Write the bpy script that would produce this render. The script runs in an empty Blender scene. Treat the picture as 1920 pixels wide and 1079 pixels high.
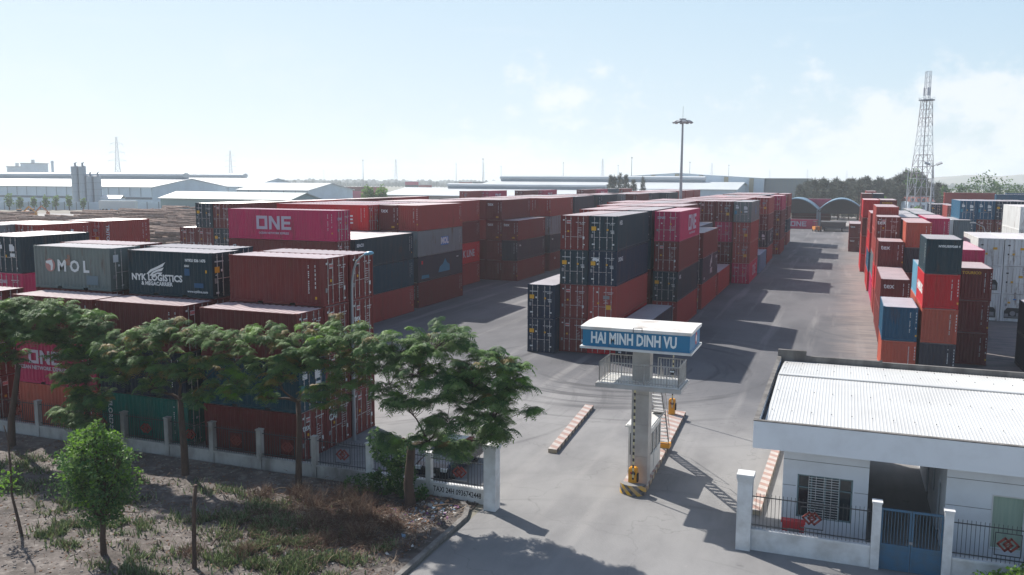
import bpy, bmesh, math, random
from math import sin, cos, pi, radians
from mathutils import Vector, Matrix, noise
SC = bpy.context.scene
COL = SC.collection
R = random.Random(7)

# ---------------------------------------------------------------- camera
CAM_H, YAW, PITCH, ROLL, FPX = 14.603, 0.36311, 0.124447, 0.0055916, 1626.64
def cam_axes():
    fwd = Vector((-sin(YAW), cos(YAW), 0)); right = Vector((cos(YAW), sin(YAW), 0)); up = Vector((0, 0, 1))
    F = fwd * cos(PITCH) - up * sin(PITCH); U = fwd * sin(PITCH) + up * cos(PITCH)
    return right * cos(ROLL) + U * sin(ROLL), U * cos(ROLL) - right * sin(ROLL), F
cd = bpy.data.cameras.new('camera'); cam = bpy.data.objects.new('camera', cd); COL.objects.link(cam)
rx, ux, fx = cam_axes()
cam.matrix_world = Matrix(((rx.x, ux.x, -fx.x, 0), (rx.y, ux.y, -fx.y, 0), (rx.z, ux.z, -fx.z, CAM_H), (0, 0, 0, 1)))
cd.sensor_width = 36; cd.lens = FPX / 1920 * 36; cd.clip_start = 0.3; cd.clip_end = 30000
SC.camera = cam

# ---------------------------------------------------------------- light and sky
SUN = Vector((-0.94, 0.55, 1.0)).normalized()
EL = math.asin(SUN.z); AZ = math.atan2(SUN.x, SUN.y)
sd = bpy.data.lights.new('sun', 'SUN'); so = bpy.data.objects.new('sun', sd); COL.objects.link(so)
sd.energy = 5.0; sd.angle = radians(0.6); sd.color = (1.0, 0.945, 0.87)
so.rotation_euler = SUN.to_track_quat('Z', 'Y').to_euler()
W = bpy.data.worlds.new('World'); SC.world = W; W.use_nodes = True
nt = W.node_tree; nt.nodes.clear()
def N(t, **k):
    n = nt.nodes.new(t)
    for a, b in k.items():
        if a == 'op': n.operation = b
        elif isinstance(a, str) and hasattr(n, a): setattr(n, a, b)
    return n
def lk(a, b): nt.links.new(a, b)
out = N('ShaderNodeOutputWorld'); bg = N('ShaderNodeBackground'); bg.inputs[1].default_value = 0.105
sky = N('ShaderNodeTexSky', sky_type='NISHITA', sun_disc=False, sun_elevation=EL, sun_rotation=AZ % (2 * pi), altitude=0, air_density=1.0, dust_density=1.2, ozone_density=1.6)
tc = N('ShaderNodeTexCoord'); sep = N('ShaderNodeSeparateXYZ'); lk(tc.outputs['Generated'], sep.inputs[0])
def M(op, a, b=None, clamp=False):
    n = N('ShaderNodeMath', op=op); n.use_clamp = clamp
    for i, v in enumerate((a, b)):
        if v is None: continue
        if isinstance(v, (int, float)): n.inputs[i].default_value = v
        else: lk(v, n.inputs[i])
    return n.outputs[0]
def ramp(v, a, b, c=0.0, d=1.0):
    n = N('ShaderNodeMapRange'); n.interpolation_type = 'SMOOTHSTEP'; lk(v, n.inputs[0])
    for i, x in zip((1, 2, 3, 4), (a, b, c, d)): n.inputs[i].default_value = x
    return n.outputs[0]
# cumulus heads: height of the cloud tops varies with bearing, edges broken by fine noise
az = N('ShaderNodeMath', op='ARCTAN2'); lk(sep.outputs[0], az.inputs[0]); lk(sep.outputs[1], az.inputs[1])
cmb = N('ShaderNodeCombineXYZ'); lk(M('MULTIPLY', az.outputs[0], 1.0), cmb.inputs[0]); lk(M('MULTIPLY', sep.outputs[2], 1.35), cmb.inputs[1])
def nz(scale, det, rough, off=(0, 0, 0), w=None, stretch=(1, 1, 1)):
    mp = N('ShaderNodeMapping'); mp.inputs['Location'].default_value = off; mp.inputs['Scale'].default_value = stretch
    lk(cmb.outputs[0], mp.inputs[0])
    n = N('ShaderNodeTexNoise'); n.inputs['Scale'].default_value = scale; n.inputs['Detail'].default_value = det; n.inputs['Roughness'].default_value = rough
    lk(mp.outputs[0], n.inputs[0]); return n.outputs[0]
big = nz(6.5, 3, 0.5, (1.93, 0.3, 0)); fine = nz(24, 6, 0.62, (0.4, 1.2, 0)); 
dens = M('ADD', M('MULTIPLY', big, 0.68), M('MULTIPLY', fine, 0.42))
thr = ramp(sep.outputs[2], 0.02, 0.20, 0.42, 0.685)
cum = ramp(M('SUBTRACT', dens, thr), -0.01, 0.12)
side = ramp(az.outputs[0], -0.55, -0.36, 0.15, 1.0)
cum = M('MULTIPLY', M('MULTIPLY', cum, side), ramp(sep.outputs[2], 0.17, 0.125))
wisp = ramp(nz(5, 8, 0.66, (3.1, 0.7, 0), stretch=(1.0, 6.5, 1)), 0.56, 0.80)
wisp = M('MULTIPLY', wisp, ramp(sep.outputs[2], 0.13, 0.22))
cl = M('ADD', M('MULTIPLY', cum, 0.80), M('MULTIPLY', wisp, 0.55), True)
tint = N('ShaderNodeMixRGB'); tint.blend_type = 'MIX'; lk(cl, tint.inputs[0]); tint.inputs[2].default_value = (6.2, 6.45, 6.7, 1)
# pale moist air low over the horizon, brightest towards the sun; clear sky above
dotp = N('ShaderNodeVectorMath', operation='DOT_PRODUCT'); lk(tc.outputs['Generated'], dotp.inputs[0]); dotp.inputs[1].default_value = Vector((SUN.x, SUN.y, 0)).normalized()
low = M('MULTIPLY', ramp(sep.outputs[2], 0.75, 0.16), ramp(dotp.outputs['Value'], -0.6, 0.75, 0.10, 0.88))
pale = N('ShaderNodeMixRGB'); lk(low, pale.inputs[0]); lk(sky.outputs[0], pale.inputs[1]); 
hv = N('ShaderNodeMixRGB'); lk(ramp(M('ADD', sep.outputs[2], M('MULTIPLY', dotp.outputs['Value'], -0.22)), 0.16, -0.16), hv.inputs[0]); hv.inputs[1].default_value = (3.6, 4.9, 5.95, 1); hv.inputs[2].default_value = (4.6, 5.45, 6.05, 1); lk(hv.outputs[0], pale.inputs[2])
lk(pale.outputs[0], tint.inputs[1]); lk(tint.outputs[0], bg.inputs[0]); lk(bg.outputs[0], out.inputs[0])
SC.view_settings.view_transform = 'Standard'; SC.view_settings.look = 'None'; SC.view_settings.exposure = 0.55; SC.view_settings.gamma = 1
SC.cycles.max_bounces = 6; SC.cycles.diffuse_bounces = 3; SC.cycles.glossy_bounces = 2; SC.cycles.transparent_max_bounces = 6
SC.cycles.volume_bounces = 1; SC.cycles.use_denoising = True

# ---------------------------------------------------------------- materials
def mat(name, col, rough=0.6, metal=0.0, spec=0.5, second=None, nscale=2.0, amount=0.5, nstretch=(1, 1, 1), detail=5, lo=0.4, hi=0.65,
        bump=0.0, bscale=30, third=None, tscale=0.3, tlo=0.45, thi=0.7, tamt=0.6, tstretch=(1, 1, 1), jitter=0.0, alpha=None, coords='world', transl=0.0, emis=None):
    m = bpy.data.materials.new(name); m.use_nodes = True; t = m.node_tree; b = t.nodes['Principled BSDF']
    b.inputs['Roughness'].default_value = rough; b.inputs['Metallic'].default_value = metal; b.inputs['Specular IOR Level'].default_value = spec
    c4 = (*col, 1); src = None
    if coords == 'world': g = t.nodes.new('ShaderNodeNewGeometry').outputs['Position']
    else: g = t.nodes.new('ShaderNodeTexCoord').outputs['Object']
    def layer(src, c2, sc, st, a, z, amt):
        mp = t.nodes.new('ShaderNodeMapping'); mp.inputs['Scale'].default_value = st; t.links.new(g, mp.inputs[0])
        n = t.nodes.new('ShaderNodeTexNoise'); n.inputs['Scale'].default_value = sc; n.inputs['Detail'].default_value = detail; n.inputs['Roughness'].default_value = 0.6
        t.links.new(mp.outputs[0], n.inputs[0])
        r = t.nodes.new('ShaderNodeMapRange'); t.links.new(n.outputs[0], r.inputs[0])
        r.inputs[1].default_value = a; r.inputs[2].default_value = z; r.inputs[3].default_value = 0; r.inputs[4].default_value = amt
        x = t.nodes.new('ShaderNodeMixRGB'); t.links.new(r.outputs[0], x.inputs[0]); x.inputs[2].default_value = (*c2, 1)
        if src is None: x.inputs[1].default_value = c4
        else: t.links.new(src, x.inputs[1])
        return x.outputs[0]
    if second: src = layer(src, second, nscale, nstretch, lo, hi, amount)
    if third: src = layer(src, third, tscale, tstretch, tlo, thi, tamt)
    if jitter:
        oi = t.nodes.new('ShaderNodeObjectInfo'); h = t.nodes.new('ShaderNodeHueSaturation')
        r = t.nodes.new('ShaderNodeMapRange'); t.links.new(oi.outputs['Random'], r.inputs[0]); r.inputs[3].default_value = 1 - jitter; r.inputs[4].default_value = 1 + jitter
        t.links.new(r.outputs[0], h.inputs['Value'])
        if src is None: h.inputs['Color'].default_value = c4
        else: t.links.new(src, h.inputs['Color'])
        src = h.outputs[0]
    if src is None: b.inputs['Base Color'].default_value = c4
    else: t.links.new(src, b.inputs['Base Color'])
    if bump:
        n = t.nodes.new('ShaderNodeTexNoise'); n.inputs['Scale'].default_value = bscale; n.inputs['Detail'].default_value = 6; t.links.new(g, n.inputs[0])
        bp = t.nodes.new('ShaderNodeBump'); bp.inputs['Strength'].default_value = bump; bp.inputs['Distance'].default_value = 0.05
        t.links.new(n.outputs[0], bp.inputs['Height']); t.links.new(bp.outputs[0], b.inputs['Normal'])
    if transl:
        tr = t.nodes.new('ShaderNodeBsdfTranslucent'); mx = t.nodes.new('ShaderNodeMixShader'); mx.inputs[0].default_value = transl
        if src is None: tr.inputs[0].default_value = c4
        else: t.links.new(src, tr.inputs[0])
        o = t.nodes['Material Output']; t.links.new(b.outputs[0], mx.inputs[1]); t.links.new(tr.outputs[0], mx.inputs[2]); t.links.new(mx.outputs[0], o.inputs[0])
    if emis: b.inputs['Emission Color'].default_value = (*emis[0], 1); b.inputs['Emission Strength'].default_value = emis[1]
    return m
MT = {}
PAINT = dict(
 B=(0.160, 0.028, 0.027), R=(0.305, 0.047, 0.041), O=(0.44, 0.095, 0.060), M=(0.46, 0.022, 0.095), S=(0.48, 0.014, 0.022),
 D=(0.013, 0.036, 0.050), N=(0.007, 0.021, 0.048), P=(0.040, 0.042, 0.058), G=(0.20, 0.225, 0.225), T=(0.0, 0.145, 0.115),
 U=(0.014, 0.088, 0.165), L=(0.13, 0.17, 0.19), K=(0.12, 0.30, 0.42), W=(0.66, 0.67, 0.66), E=(0.006, 0.055, 0.085), V=(0.17, 0.20, 0.19))
CNAME = dict(B='maroon', R='rust red', O='orange red', M='magenta', S='bright red', D='dark slate blue', N='navy blue', P='charcoal',
 G='weathered grey', T='teal green', U='mid blue', L='light grey', K='pale blue', W='white', E='dark teal blue', V='grey green')
for k, c in PAINT.items():
    dirt = tuple(0.72 * x + 0.28 * y for x, y in zip(c, (0.09, 0.085, 0.08) if k in 'DNPEU' else (0.10, 0.08, 0.07)))
    rust = (0.11, 0.045, 0.022)
    heavy = 0.75 if k in 'GVW' else 0.4
    MT[k] = mat('paint_' + CNAME[k].replace(' ', '_'), c, 0.55, 0, 0.22, second=dirt, nscale=1.6, nstretch=(1, 1, 0.16), amount=0.65, lo=0.42, hi=0.68,
                third=rust, tscale=1.7, tstretch=(1, 1, 0.22), tlo=0.58, thi=0.70, tamt=heavy, jitter=0.10, bump=0.08, bscale=3)
    tc_ = tuple(min(0.85, 0.42 * x + 0.58 * y) for x, y in zip(c, (0.80, 0.71, 0.71)))  # pale tint carries roof dust and painted sun glare together
    MT['top' + k] = mat('dusty_glare_roof_' + CNAME[k].replace(' ', '_'), tc_, 0.36, 0, 0.5, second=tuple(0.75 * x + 0.02 for x in tc_), nscale=0.55, amount=0.9, lo=0.38, hi=0.7,
                third=rust, tscale=2.2, tlo=0.62, thi=0.74, tamt=0.35, jitter=0.08)
MT['white'] = mat('white_marking', (0.62, 0.64, 0.64), 0.6)
MT['yellow'] = mat('yellow_sticker', (0.62, 0.33, 0.015), 0.55)
MT['redmark'] = mat('red_marking', (0.6, 0.03, 0.03), 0.6)
MT['black'] = mat('black_marking', (0.012, 0.012, 0.014), 0.6)
MT['greymark'] = mat('grey_plate', (0.22, 0.22, 0.23), 0.5)
MT['steel'] = mat('galvanised_steel', (0.52, 0.50, 0.49), 0.45, 0.4, second=(0.2, 0.12, 0.1), nscale=3, amount=0.5)
MT['dark'] = mat('dark_gap', (0.01, 0.01, 0.012), 0.9)
MT['lilac'] = mat('faded_logo_paint', (0.50, 0.42, 0.50), 0.6)
MT['blueink'] = mat('blue_marking', (0.03, 0.16, 0.42), 0.6)
MT['cyanmark'] = mat('cyan_marking', (0.02, 0.20, 0.30), 0.6)

# ---------------------------------------------------------------- mesh helpers
class MB:
    def __init__(s): s.v = []; s.f = []; s.mi = []; s.cur = 0
    def quad(s, a, b, c, d):
        n = len(s.v); s.v += [tuple(a), tuple(b), tuple(c), tuple(d)]; s.f.append((n, n + 1, n + 2, n + 3)); s.mi.append(s.cur)
    def poly(s, pts):
        n = len(s.v); s.v += [tuple(p) for p in pts]; s.f.append(tuple(range(n, n + len(pts)))); s.mi.append(s.cur)
    def box(s, x0, y0, z0, x1, y1, z1, T=None):
        p = [(x0, y0, z0), (x1, y0, z0), (x1, y1, z0), (x0, y1, z0), (x0, y0, z1), (x1, y0, z1), (x1, y1, z1), (x0, y1, z1)]
        if T is not None: p = [tuple(T @ Vector(q)) for q in p]
        n = len(s.v); s.v += p
        for f in ((0, 3, 2, 1), (4, 5, 6, 7), (0, 1, 5, 4), (1, 2, 6, 5), (2, 3, 7, 6), (3, 0, 4, 7)):
            s.f.append(tuple(n + i for i in f)); s.mi.append(s.cur)
    def prism(s, pts, z0, z1):   # polygon in plan, extruded
        n = len(s.v); k = len(pts)
        s.v += [(x, y, z0) for x, y in pts] + [(x, y, z1) for x, y in pts]
        s.f.append(tuple(n + i for i in reversed(range(k)))); s.mi.append(s.cur)
        s.f.append(tuple(n + k + i for i in range(k))); s.mi.append(s.cur)
        for i in range(k):
            j = (i + 1) % k; s.f.append((n + i, n + j, n + k + j, n + k + i)); s.mi.append(s.cur)
    def tube(s, a, b, r0, r1=None, seg=8, cap=True):
        a = Vector(a); b = Vector(b); r1 = r0 if r1 is None else r1
        d = (b - a); 
        if d.length < 1e-6: return
        d.normalize(); x = d.orthogonal().normalized(); y = d.cross(x); n = len(s.v)
        for p, r in ((a, r0), (b, r1)):
            for i in range(seg):
                t = 2 * pi * i / seg; s.v.append(tuple(p + (x * cos(t) + y * sin(t)) * r))
        for i in range(seg):
            j = (i + 1) % seg; s.f.append((n + i, n + j, n + seg + j, n + seg + i)); s.mi.append(s.cur)
        if cap:
            s.f.append(tuple(n + seg + i for i in range(seg))); s.mi.append(s.cur); s.f.append(tuple(n + i for i in reversed(range(seg)))); s.mi.append(s.cur)
    def chain(s, pts, rs, seg=7):
        pts = [Vector(p) for p in pts]; n = len(s.v); k = len(pts)
        for i, p in enumerate(pts):
            d = (pts[min(i + 1, k - 1)] - pts[max(i - 1, 0)]).normalized()
            x = d.cross(Vector((0.13, 0.97, 0.2))).normalized(); y = d.cross(x)
            for q in range(seg):
                t = 2 * pi * q / seg; s.v.append(tuple(p + (x * cos(t) + y * sin(t)) * rs[i]))
        for i in range(k - 1):
            for q in range(seg):
                j = (q + 1) % seg; s.f.append((n + i * seg + q, n + i * seg + j, n + (i + 1) * seg + j, n + (i + 1) * seg + q)); s.mi.append(s.cur)
        s.f.append(tuple(n + (k - 1) * seg + i for i in range(seg))); s.mi.append(s.cur)
    def grid(s, fn, nu, nv):
        n = len(s.v)
        for j in range(nv + 1):
            for i in range(nu + 1): s.v.append(tuple(fn(i / nu, j / nv)))
        for j in range(nv):
            for i in range(nu):
                a = n + j * (nu + 1) + i; s.f.append((a, a + 1, a + nu + 2, a + nu + 1)); s.mi.append(s.cur)
    def mesh(s, name, mats=None, smooth=False):
        me = bpy.data.meshes.new(name); me.from_pydata(s.v, [], s.f)
        if mats:
            for m in mats: me.materials.append(m)
        me.polygons.foreach_set('material_index', s.mi)
        if smooth: me.polygons.foreach_set('use_smooth', [True] * len(s.f))
        me.update(); return me
    def obj(s, name, m, parent=None, smooth=False):
        mats = m if isinstance(m, list) else [m]
        return link(name, s.mesh(name, mats, smooth), parent)
def link(name, me, parent=None, m=None):
    o = bpy.data.objects.new(name, me); COL.objects.link(o)
    if parent is not None: o.parent = parent
    if m is not None:
        ms = m if isinstance(m, list) else [m]
        for i, x in enumerate(ms): o.material_slots[i].link = 'OBJECT'; o.material_slots[i].material = x
    return o
def tag(o, label=None, cat=None, group=None, kind=None):
    if label: o['label'] = label
    if cat: o['category'] = cat
    if group: o['group'] = group
    if kind: o['kind'] = kind
    return o
def thing(name, label, cat, loc=(0, 0, 0), rz=0.0, group=None):
    o = bpy.data.objects.new(name, None); COL.objects.link(o); o.location = loc; o.rotation_euler = (0, 0, rz); o.empty_display_size = 0.2
    return tag(o, label, cat, group)
def copy_tree(root, loc, rz=None, label=None, scale=None):
    r = root.copy(); COL.objects.link(r); r.location = loc
    if rz is not None: r.rotation_euler = (0, 0, rz)
    if scale: r.scale = scale
    if label: r['label'] = label
    for c in list(root.children):
        k = c.copy(); COL.objects.link(k); k.parent = r
        for g in list(c.children):
            q = g.copy(); COL.objects.link(q); q.parent = k
    return r
_txt = {}
def text_mesh(s, size=1.0, bold=0.0, mats=None, key=''):
    k = (s, size, bold, key)
    if k in _txt: return _txt[k]
    c = bpy.data.curves.new('t', 'FONT'); c.body = s; c.size = size; c.offset = bold; c.align_x = 'CENTER'; c.align_y = 'CENTER'; c.resolution_u = 2
    o = bpy.data.objects.new('t', c); COL.objects.link(o); bpy.context.view_layer.update()
    me = bpy.data.meshes.new_from_object(o.evaluated_get(bpy.context.evaluated_depsgraph_get()))
    me.materials.clear(); 
    for m in (mats or []): me.materials.append(m)
    bpy.data.objects.remove(o); bpy.data.curves.remove(c); me.name = 'lettering'; _txt[k] = me
    return me
# ---------------------------------------------------------------- ground
def sheet(name, pts, z, m, kind='structure'):
    b = MB(); b.poly([(x, y, z) for x, y in pts]); return tag(b.obj(name, m), kind=kind)
GRD = mat('dry_ground', (0.20, 0.185, 0.155), 0.95, second=(0.10, 0.12, 0.06), nscale=0.02, amount=0.8, third=(0.28, 0.26, 0.23), tscale=0.1)
g = MB(); S = 4600; g.poly([(-S, -60, 0), (S, -60, 0), (S, S, 0), (-S, S, 0)]); tag(g.obj('ground', GRD), kind='structure')
def paving():
    m = bpy.data.materials.new('worn_paving'); m.use_nodes = True; t = m.node_tree; bs = t.nodes['Principled BSDF']; bs.inputs['Roughness'].default_value = 0.82; bs.inputs['Specular IOR Level'].default_value = 0.35
    nd = t.nodes.new; L_ = t.links.new; g = nd('ShaderNodeNewGeometry').outputs['Position']; sp = nd('ShaderNodeSeparateXYZ'); L_(g, sp.inputs[0]); X, Y = sp.outputs[0], sp.outputs[1]
    def mth(op, a, b=0.0, c=None):
        n = nd('ShaderNodeMath'); n.operation = op
        for i, v in enumerate((a, b, c)):
            if v is None: continue
            if isinstance(v, (int, float)): n.inputs[i].default_value = v
            else: L_(v, n.inputs[i])
        return n.outputs[0]
    def nz(vec, scale, st=(1, 1, 1), det=8, ro=.6, loc=(0, 0, 0)):
        mp = nd('ShaderNodeMapping'); mp.inputs['Scale'].default_value = st; mp.inputs['Location'].default_value = loc; L_(vec, mp.inputs[0]); n = nd('ShaderNodeTexNoise'); n.inputs['Scale'].default_value = scale; n.inputs['Detail'].default_value = det; n.inputs['Roughness'].default_value = ro; L_(mp.outputs[0], n.inputs[0]); return n.outputs[0]
    def rg(v, a, b, c=0., d=1.):
        n = nd('ShaderNodeMapRange'); n.interpolation_type = 'SMOOTHSTEP'; L_(v, n.inputs[0])
        for i, x in zip((1, 2, 3, 4), (a, b, c, d)): n.inputs[i].default_value = x
        return n.outputs[0]
    def mix(f, a, b):
        n = nd('ShaderNodeMixRGB')
        for i, v in enumerate((f, a, b)):
            if isinstance(v, (int, float)): n.inputs[i].default_value = v
            elif isinstance(v, tuple): n.inputs[i].default_value = (*v, 1)
            else: L_(v, n.inputs[i])
        return n.outputs[0]
    big = nz(g, .11, det=6); con = mix(rg(nz(g, .3, (1, .5, 1)), .35, .7), (.235, .232, .23), (.165, .163, .165)); asp = mix(rg(nz(g, .16, (1, .5, 1), 9), .36, .66), (.122, .122, .130), (.078, .079, .087))
    yy = mth('ADD', Y, mth('MULTIPLY', mth('SUBTRACT', big, .5), 26.0)); yy = mth('ADD', yy, mth('MULTIPLY', X, .28)); col = mix(rg(yy, 45, 60), con, asp)
    # dusty light tracks along the lane, then dust at the foot of the right-hand stacks
    tr = rg(nz(g, .55, (1.3, .07, 1), 6, .55), .52, .72); col = mix(mth('MULTIPLY', tr, .45), col, (.27, .262, .255))
    dx = rg(mth('ADD', X, mth('MULTIPLY', mth('SUBTRACT', nz(g, .35, (.5, 1.2, 1)), .5), 6.0)), -1.2, 2.6); dy = rg(Y, 52, 62); dd = mth('MULTIPLY', mth('MULTIPLY', dx, dy), rg(nz(g, .9, (.3, 1.6, 1)), .30, .60, .15, .8)); col = mix(dd, col, (.245, .208, .19))
    # tyre arcs: streaks around the turning centres
    for (cx, cy, k, lo, hi, am) in ((-16.0, 66.0, 1.15, .52, .66, .8), (-30.0, 52.0, .9, .53, .69, .75), (4.0, 92.0, .8, .55, .70, .5), (-6.0, 20.0, .9, .54, .70, .6)):
        ax, ay = mth('SUBTRACT', X, cx), mth('SUBTRACT', Y, cy); rr = mth('SQRT', mth('ADD', mth('MULTIPLY', ax, ax), mth('MULTIPLY', ay, ay))); th = mth('ARCTAN2', ay, ax); cb = nd('ShaderNodeCombineXYZ'); L_(rr, cb.inputs[0]); L_(mth('MULTIPLY', th, 1.4), cb.inputs[1]); cb.inputs[2].default_value = cx
        s = rg(nz(cb.outputs[0], k, (1, .5, 1), 7, .62), lo, hi); msk = rg(rr, 26, 9); col = mix(mth('MULTIPLY', mth('MULTIPLY', s, msk), am), col, (.055, .055, .06))
    oil = rg(nz(g, .75, det=3), .69, .76); col = mix(mth('MULTIPLY', oil, .55), col, (.05, .05, .052))
    sp_ = rg(nz(g, 4.2, det=3), .70, .74); col = mix(mth('MULTIPLY', sp_, .5), col, (.30, .29, .28))
    vo = nd('ShaderNodeTexVoronoi'); vo.feature = 'DISTANCE_TO_EDGE'; vo.inputs['Scale'].default_value = .16; mpv = nd('ShaderNodeMapping'); L_(g, mpv.inputs[0]); 
    ds = nd('ShaderNodeVectorMath'); ds.operation = 'ADD'; nn = nd('ShaderNodeTexNoise'); nn.inputs['Scale'].default_value = .5; nn.inputs['Detail'].default_value = 6; L_(g, nn.inputs[0]); L_(g, ds.inputs[0]); sc_ = nd('ShaderNodeVectorMath'); sc_.operation = 'SCALE'; L_(nn.outputs['Color'], sc_.inputs[0]); sc_.inputs['Scale'].default_value = 3.0; L_(sc_.outputs[0], ds.inputs[1]); L_(ds.outputs[0], vo.inputs[0])
    col = mix(rg(vo.outputs[0], .005, .0, 0, .3), col, (.05, .05, .05))
    L_(col, bs.inputs['Base Color']); b_ = nd('ShaderNodeBump'); b_.inputs['Strength'].default_value = .25; b_.inputs['Distance'].default_value = .05; L_(nz(g, 8), b_.inputs['Height']); L_(b_.outputs[0], bs.inputs['Normal']); return m
PAV = paving(); CON = mat('worn_concrete', (0.225, 0.22, 0.215), 0.8, second=(0.15, 0.148, 0.147), nscale=0.22, amount=0.85, bump=0.2, bscale=9)
sheet('yard_pavement', [(-260, 34.4), (-27, 34.4), (-27, 35.2), (-14.4, 35.2), (-14.4, -50), (140, -50), (140, 330), (-260, 330)], 0.012, PAV)
# soil strip in front of the fence, gently uneven
SOIL = mat('bare_soil', (0.125, 0.106, 0.096), 0.95, second=(0.052, 0.042, 0.036), nscale=0.8, amount=0.85, lo=0.4, hi=0.62, detail=9,
           third=(0.25, 0.225, 0.205), tscale=2.6, tlo=0.52, thi=0.68, tamt=0.7, bump=0.9, bscale=6)
def soil_z(x, y): return 0.10 + 0.10 * noise.noise(Vector((x * 0.5, y * 0.5, 0))) + 0.05 * noise.noise(Vector((x * 1.7, y * 1.7, 3)))
g = MB()
def soilf(u, v):
    x = -75 + 60.25 * u; y = 8 + 26.9 * v
    return (x, y, 0.05 + (soil_z(x, y) - 0.05) * min(1, (1 - u) * 40, 1) if v < 0.995 else 0.03)
g.grid(soilf, 260, 120); tag(g.obj('soil_verge', SOIL, smooth=True), kind='structure')
KERB = mat('kerb_concrete', (0.20, 0.19, 0.18), 0.9, second=(0.10, 0.095, 0.09), nscale=2.5, amount=0.8, bump=0.3, bscale=20)
def kerb_strip(name, pts, w, h, m, label, cat='kerb', seg=1.0):
    b = MB(); pts = [Vector((*p, 0)) for p in pts]
    for a, c in zip(pts, pts[1:]):
        n = max(1, int(round((c - a).length / seg))); d = (c - a).normalized(); q = Vector((-d.y, d.x, 0)) * w / 2; L = (c - a).length / n
        for i in range(n):
            s0 = a + d * (i * L + 0.008); s1 = a + d * ((i + 1) * L - 0.008); b.prism([tuple((s0 - q).xy), tuple((s0 + q).xy)[:2], tuple((s1 + q).xy), tuple((s1 - q).xy)][::-1], 0.0, h)
    return tag(b.obj(name, m), label, cat)
kerb_strip('roadside_kerb', [(-14.62, 10), (-14.62, 32.9), (-14.9, 33.8), (-15.4, 34.4)], 0.22, 0.17, KERB, 'plain grey concrete kerb between the driveway and the littered soil')
STR = {}
def striped(name, a, b, sc, axis='Y', vert=False):
    m = bpy.data.materials.new(name); m.use_nodes = True; t = m.node_tree; bs = t.nodes['Principled BSDF']; bs.inputs['Roughness'].default_value = 0.8
    g = t.nodes.new('ShaderNodeNewGeometry'); sp = t.nodes.new('ShaderNodeSeparateXYZ'); t.links.new(g.outputs['Position'], sp.inputs[0])
    ad = t.nodes.new('ShaderNodeMath'); ad.operation = 'ADD'; t.links.new(sp.outputs[axis], ad.inputs[0])
    mz = t.nodes.new('ShaderNodeMath'); mz.operation = 'MULTIPLY'; t.links.new(sp.outputs['Z' if vert else 'X'], mz.inputs[0]); mz.inputs[1].default_value = 0.6 if not vert else 1.0; t.links.new(mz.outputs[0], ad.inputs[1])
    n = t.nodes.new('ShaderNodeTexNoise'); n.inputs['Scale'].default_value = 5; n.inputs['Detail'].default_value = 6; t.links.new(g.outputs['Position'], n.inputs[0])
    ml = t.nodes.new('ShaderNodeMath'); ml.operation = 'MULTIPLY'; t.links.new(ad.outputs[0], ml.inputs[0]); ml.inputs[1].default_value = sc
    fr = t.nodes.new('ShaderNodeMath'); fr.operation = 'FRACT'; t.links.new(ml.outputs[0], fr.inputs[0])
    st = t.nodes.new('ShaderNodeMath'); st.operation = 'GREATER_THAN'; t.links.new(fr.outputs[0], st.inputs[0]); st.inputs[1].default_value = 0.5
    mx = t.nodes.new('ShaderNodeMixRGB'); t.links.new(st.outputs[0], mx.inputs[0]); mx.inputs[1].default_value = (*a, 1); mx.inputs[2].default_value = (*b, 1)
    r = t.nodes.new('ShaderNodeMapRange'); t.links.new(n.outputs[0], r.inputs[0]); r.inputs[1].default_value = 0.4; r.inputs[2].default_value = 0.7; r.inputs[4].default_value = 0.75
    m2 = t.nodes.new('ShaderNodeMixRGB'); t.links.new(r.outputs[0], m2.inputs[0]); t.links.new(mx.outputs[0], m2.inputs[1]); m2.inputs[2].default_value = (0.30, 0.26, 0.245, 1)
    t.links.new(m2.outputs[0], bs.inputs['Base Color']); return m
REDW = striped('faded_red_white_paint', (0.44, 0.40, 0.37), (0.33, 0.20, 0.165), 1.25)
BLKW = striped('black_cream_kerb_paint', (0.42, 0.33, 0.22), (0.06, 0.05, 0.05), 1.25)
YBK = striped('yellow_black_paint', (0.62, 0.36, 0.03), (0.05, 0.05, 0.06), 2.3, axis='X', vert=True)
def island(name, label, x0, y0, x1, y1, w0, w1, h=0.24, rnd=False):
    t = thing(name, label, 'traffic island', (x0, y0, 0))
    b = MB(); s = MB(); d = (Vector((x1, y1)) - Vector((x0, y0))); 
    pts = [(-w0 / 2, 0), (w0 / 2, 0), (d.x + w1 / 2, d.y), (d.x - w1 / 2, d.y)]
    s.prism(pts, 0, h - 0.004); s.f = s.f[2:]; s.mi = s.mi[2:]; b.poly([(x, y, h) for x, y in pts])
    s.obj('kerb_side', BLKW, t); b.obj('painted_top', REDW, t)
    if rnd:
        q = MB(); arc = [(w0 / 2 * 1.04 * cos(a), w0 / 2 * 0.85 * sin(a)) for a in [pi + pi * i / 12 for i in range(13)]]
        arc = [(x, y + 0.0) for x, y in arc]; q.prism(arc, 0, 0.50); q.obj('rounded_nose', YBK, t)
        q = MB(); q.poly([(x, y, 0.504) for x, y in arc]); q.obj('nose_top', CON, t)
    return t
island('kerb_island', 'low striped concrete lane divider standing alone on the entrance concrete', -13.95, 42.95, -14.62, 52.6, 0.48, 0.55)
isl = island('booth_island', 'long striped traffic island under the gate tower and booth', -8.58, 38.75, -9.3, 53.3, 1.2, 1.45, 0.24, True)
island('kerb_island', 'striped lane divider beside the white gatehouse wall', -2.95, 38.0, -2.7, 50.5, 0.42, 0.42)

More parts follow.
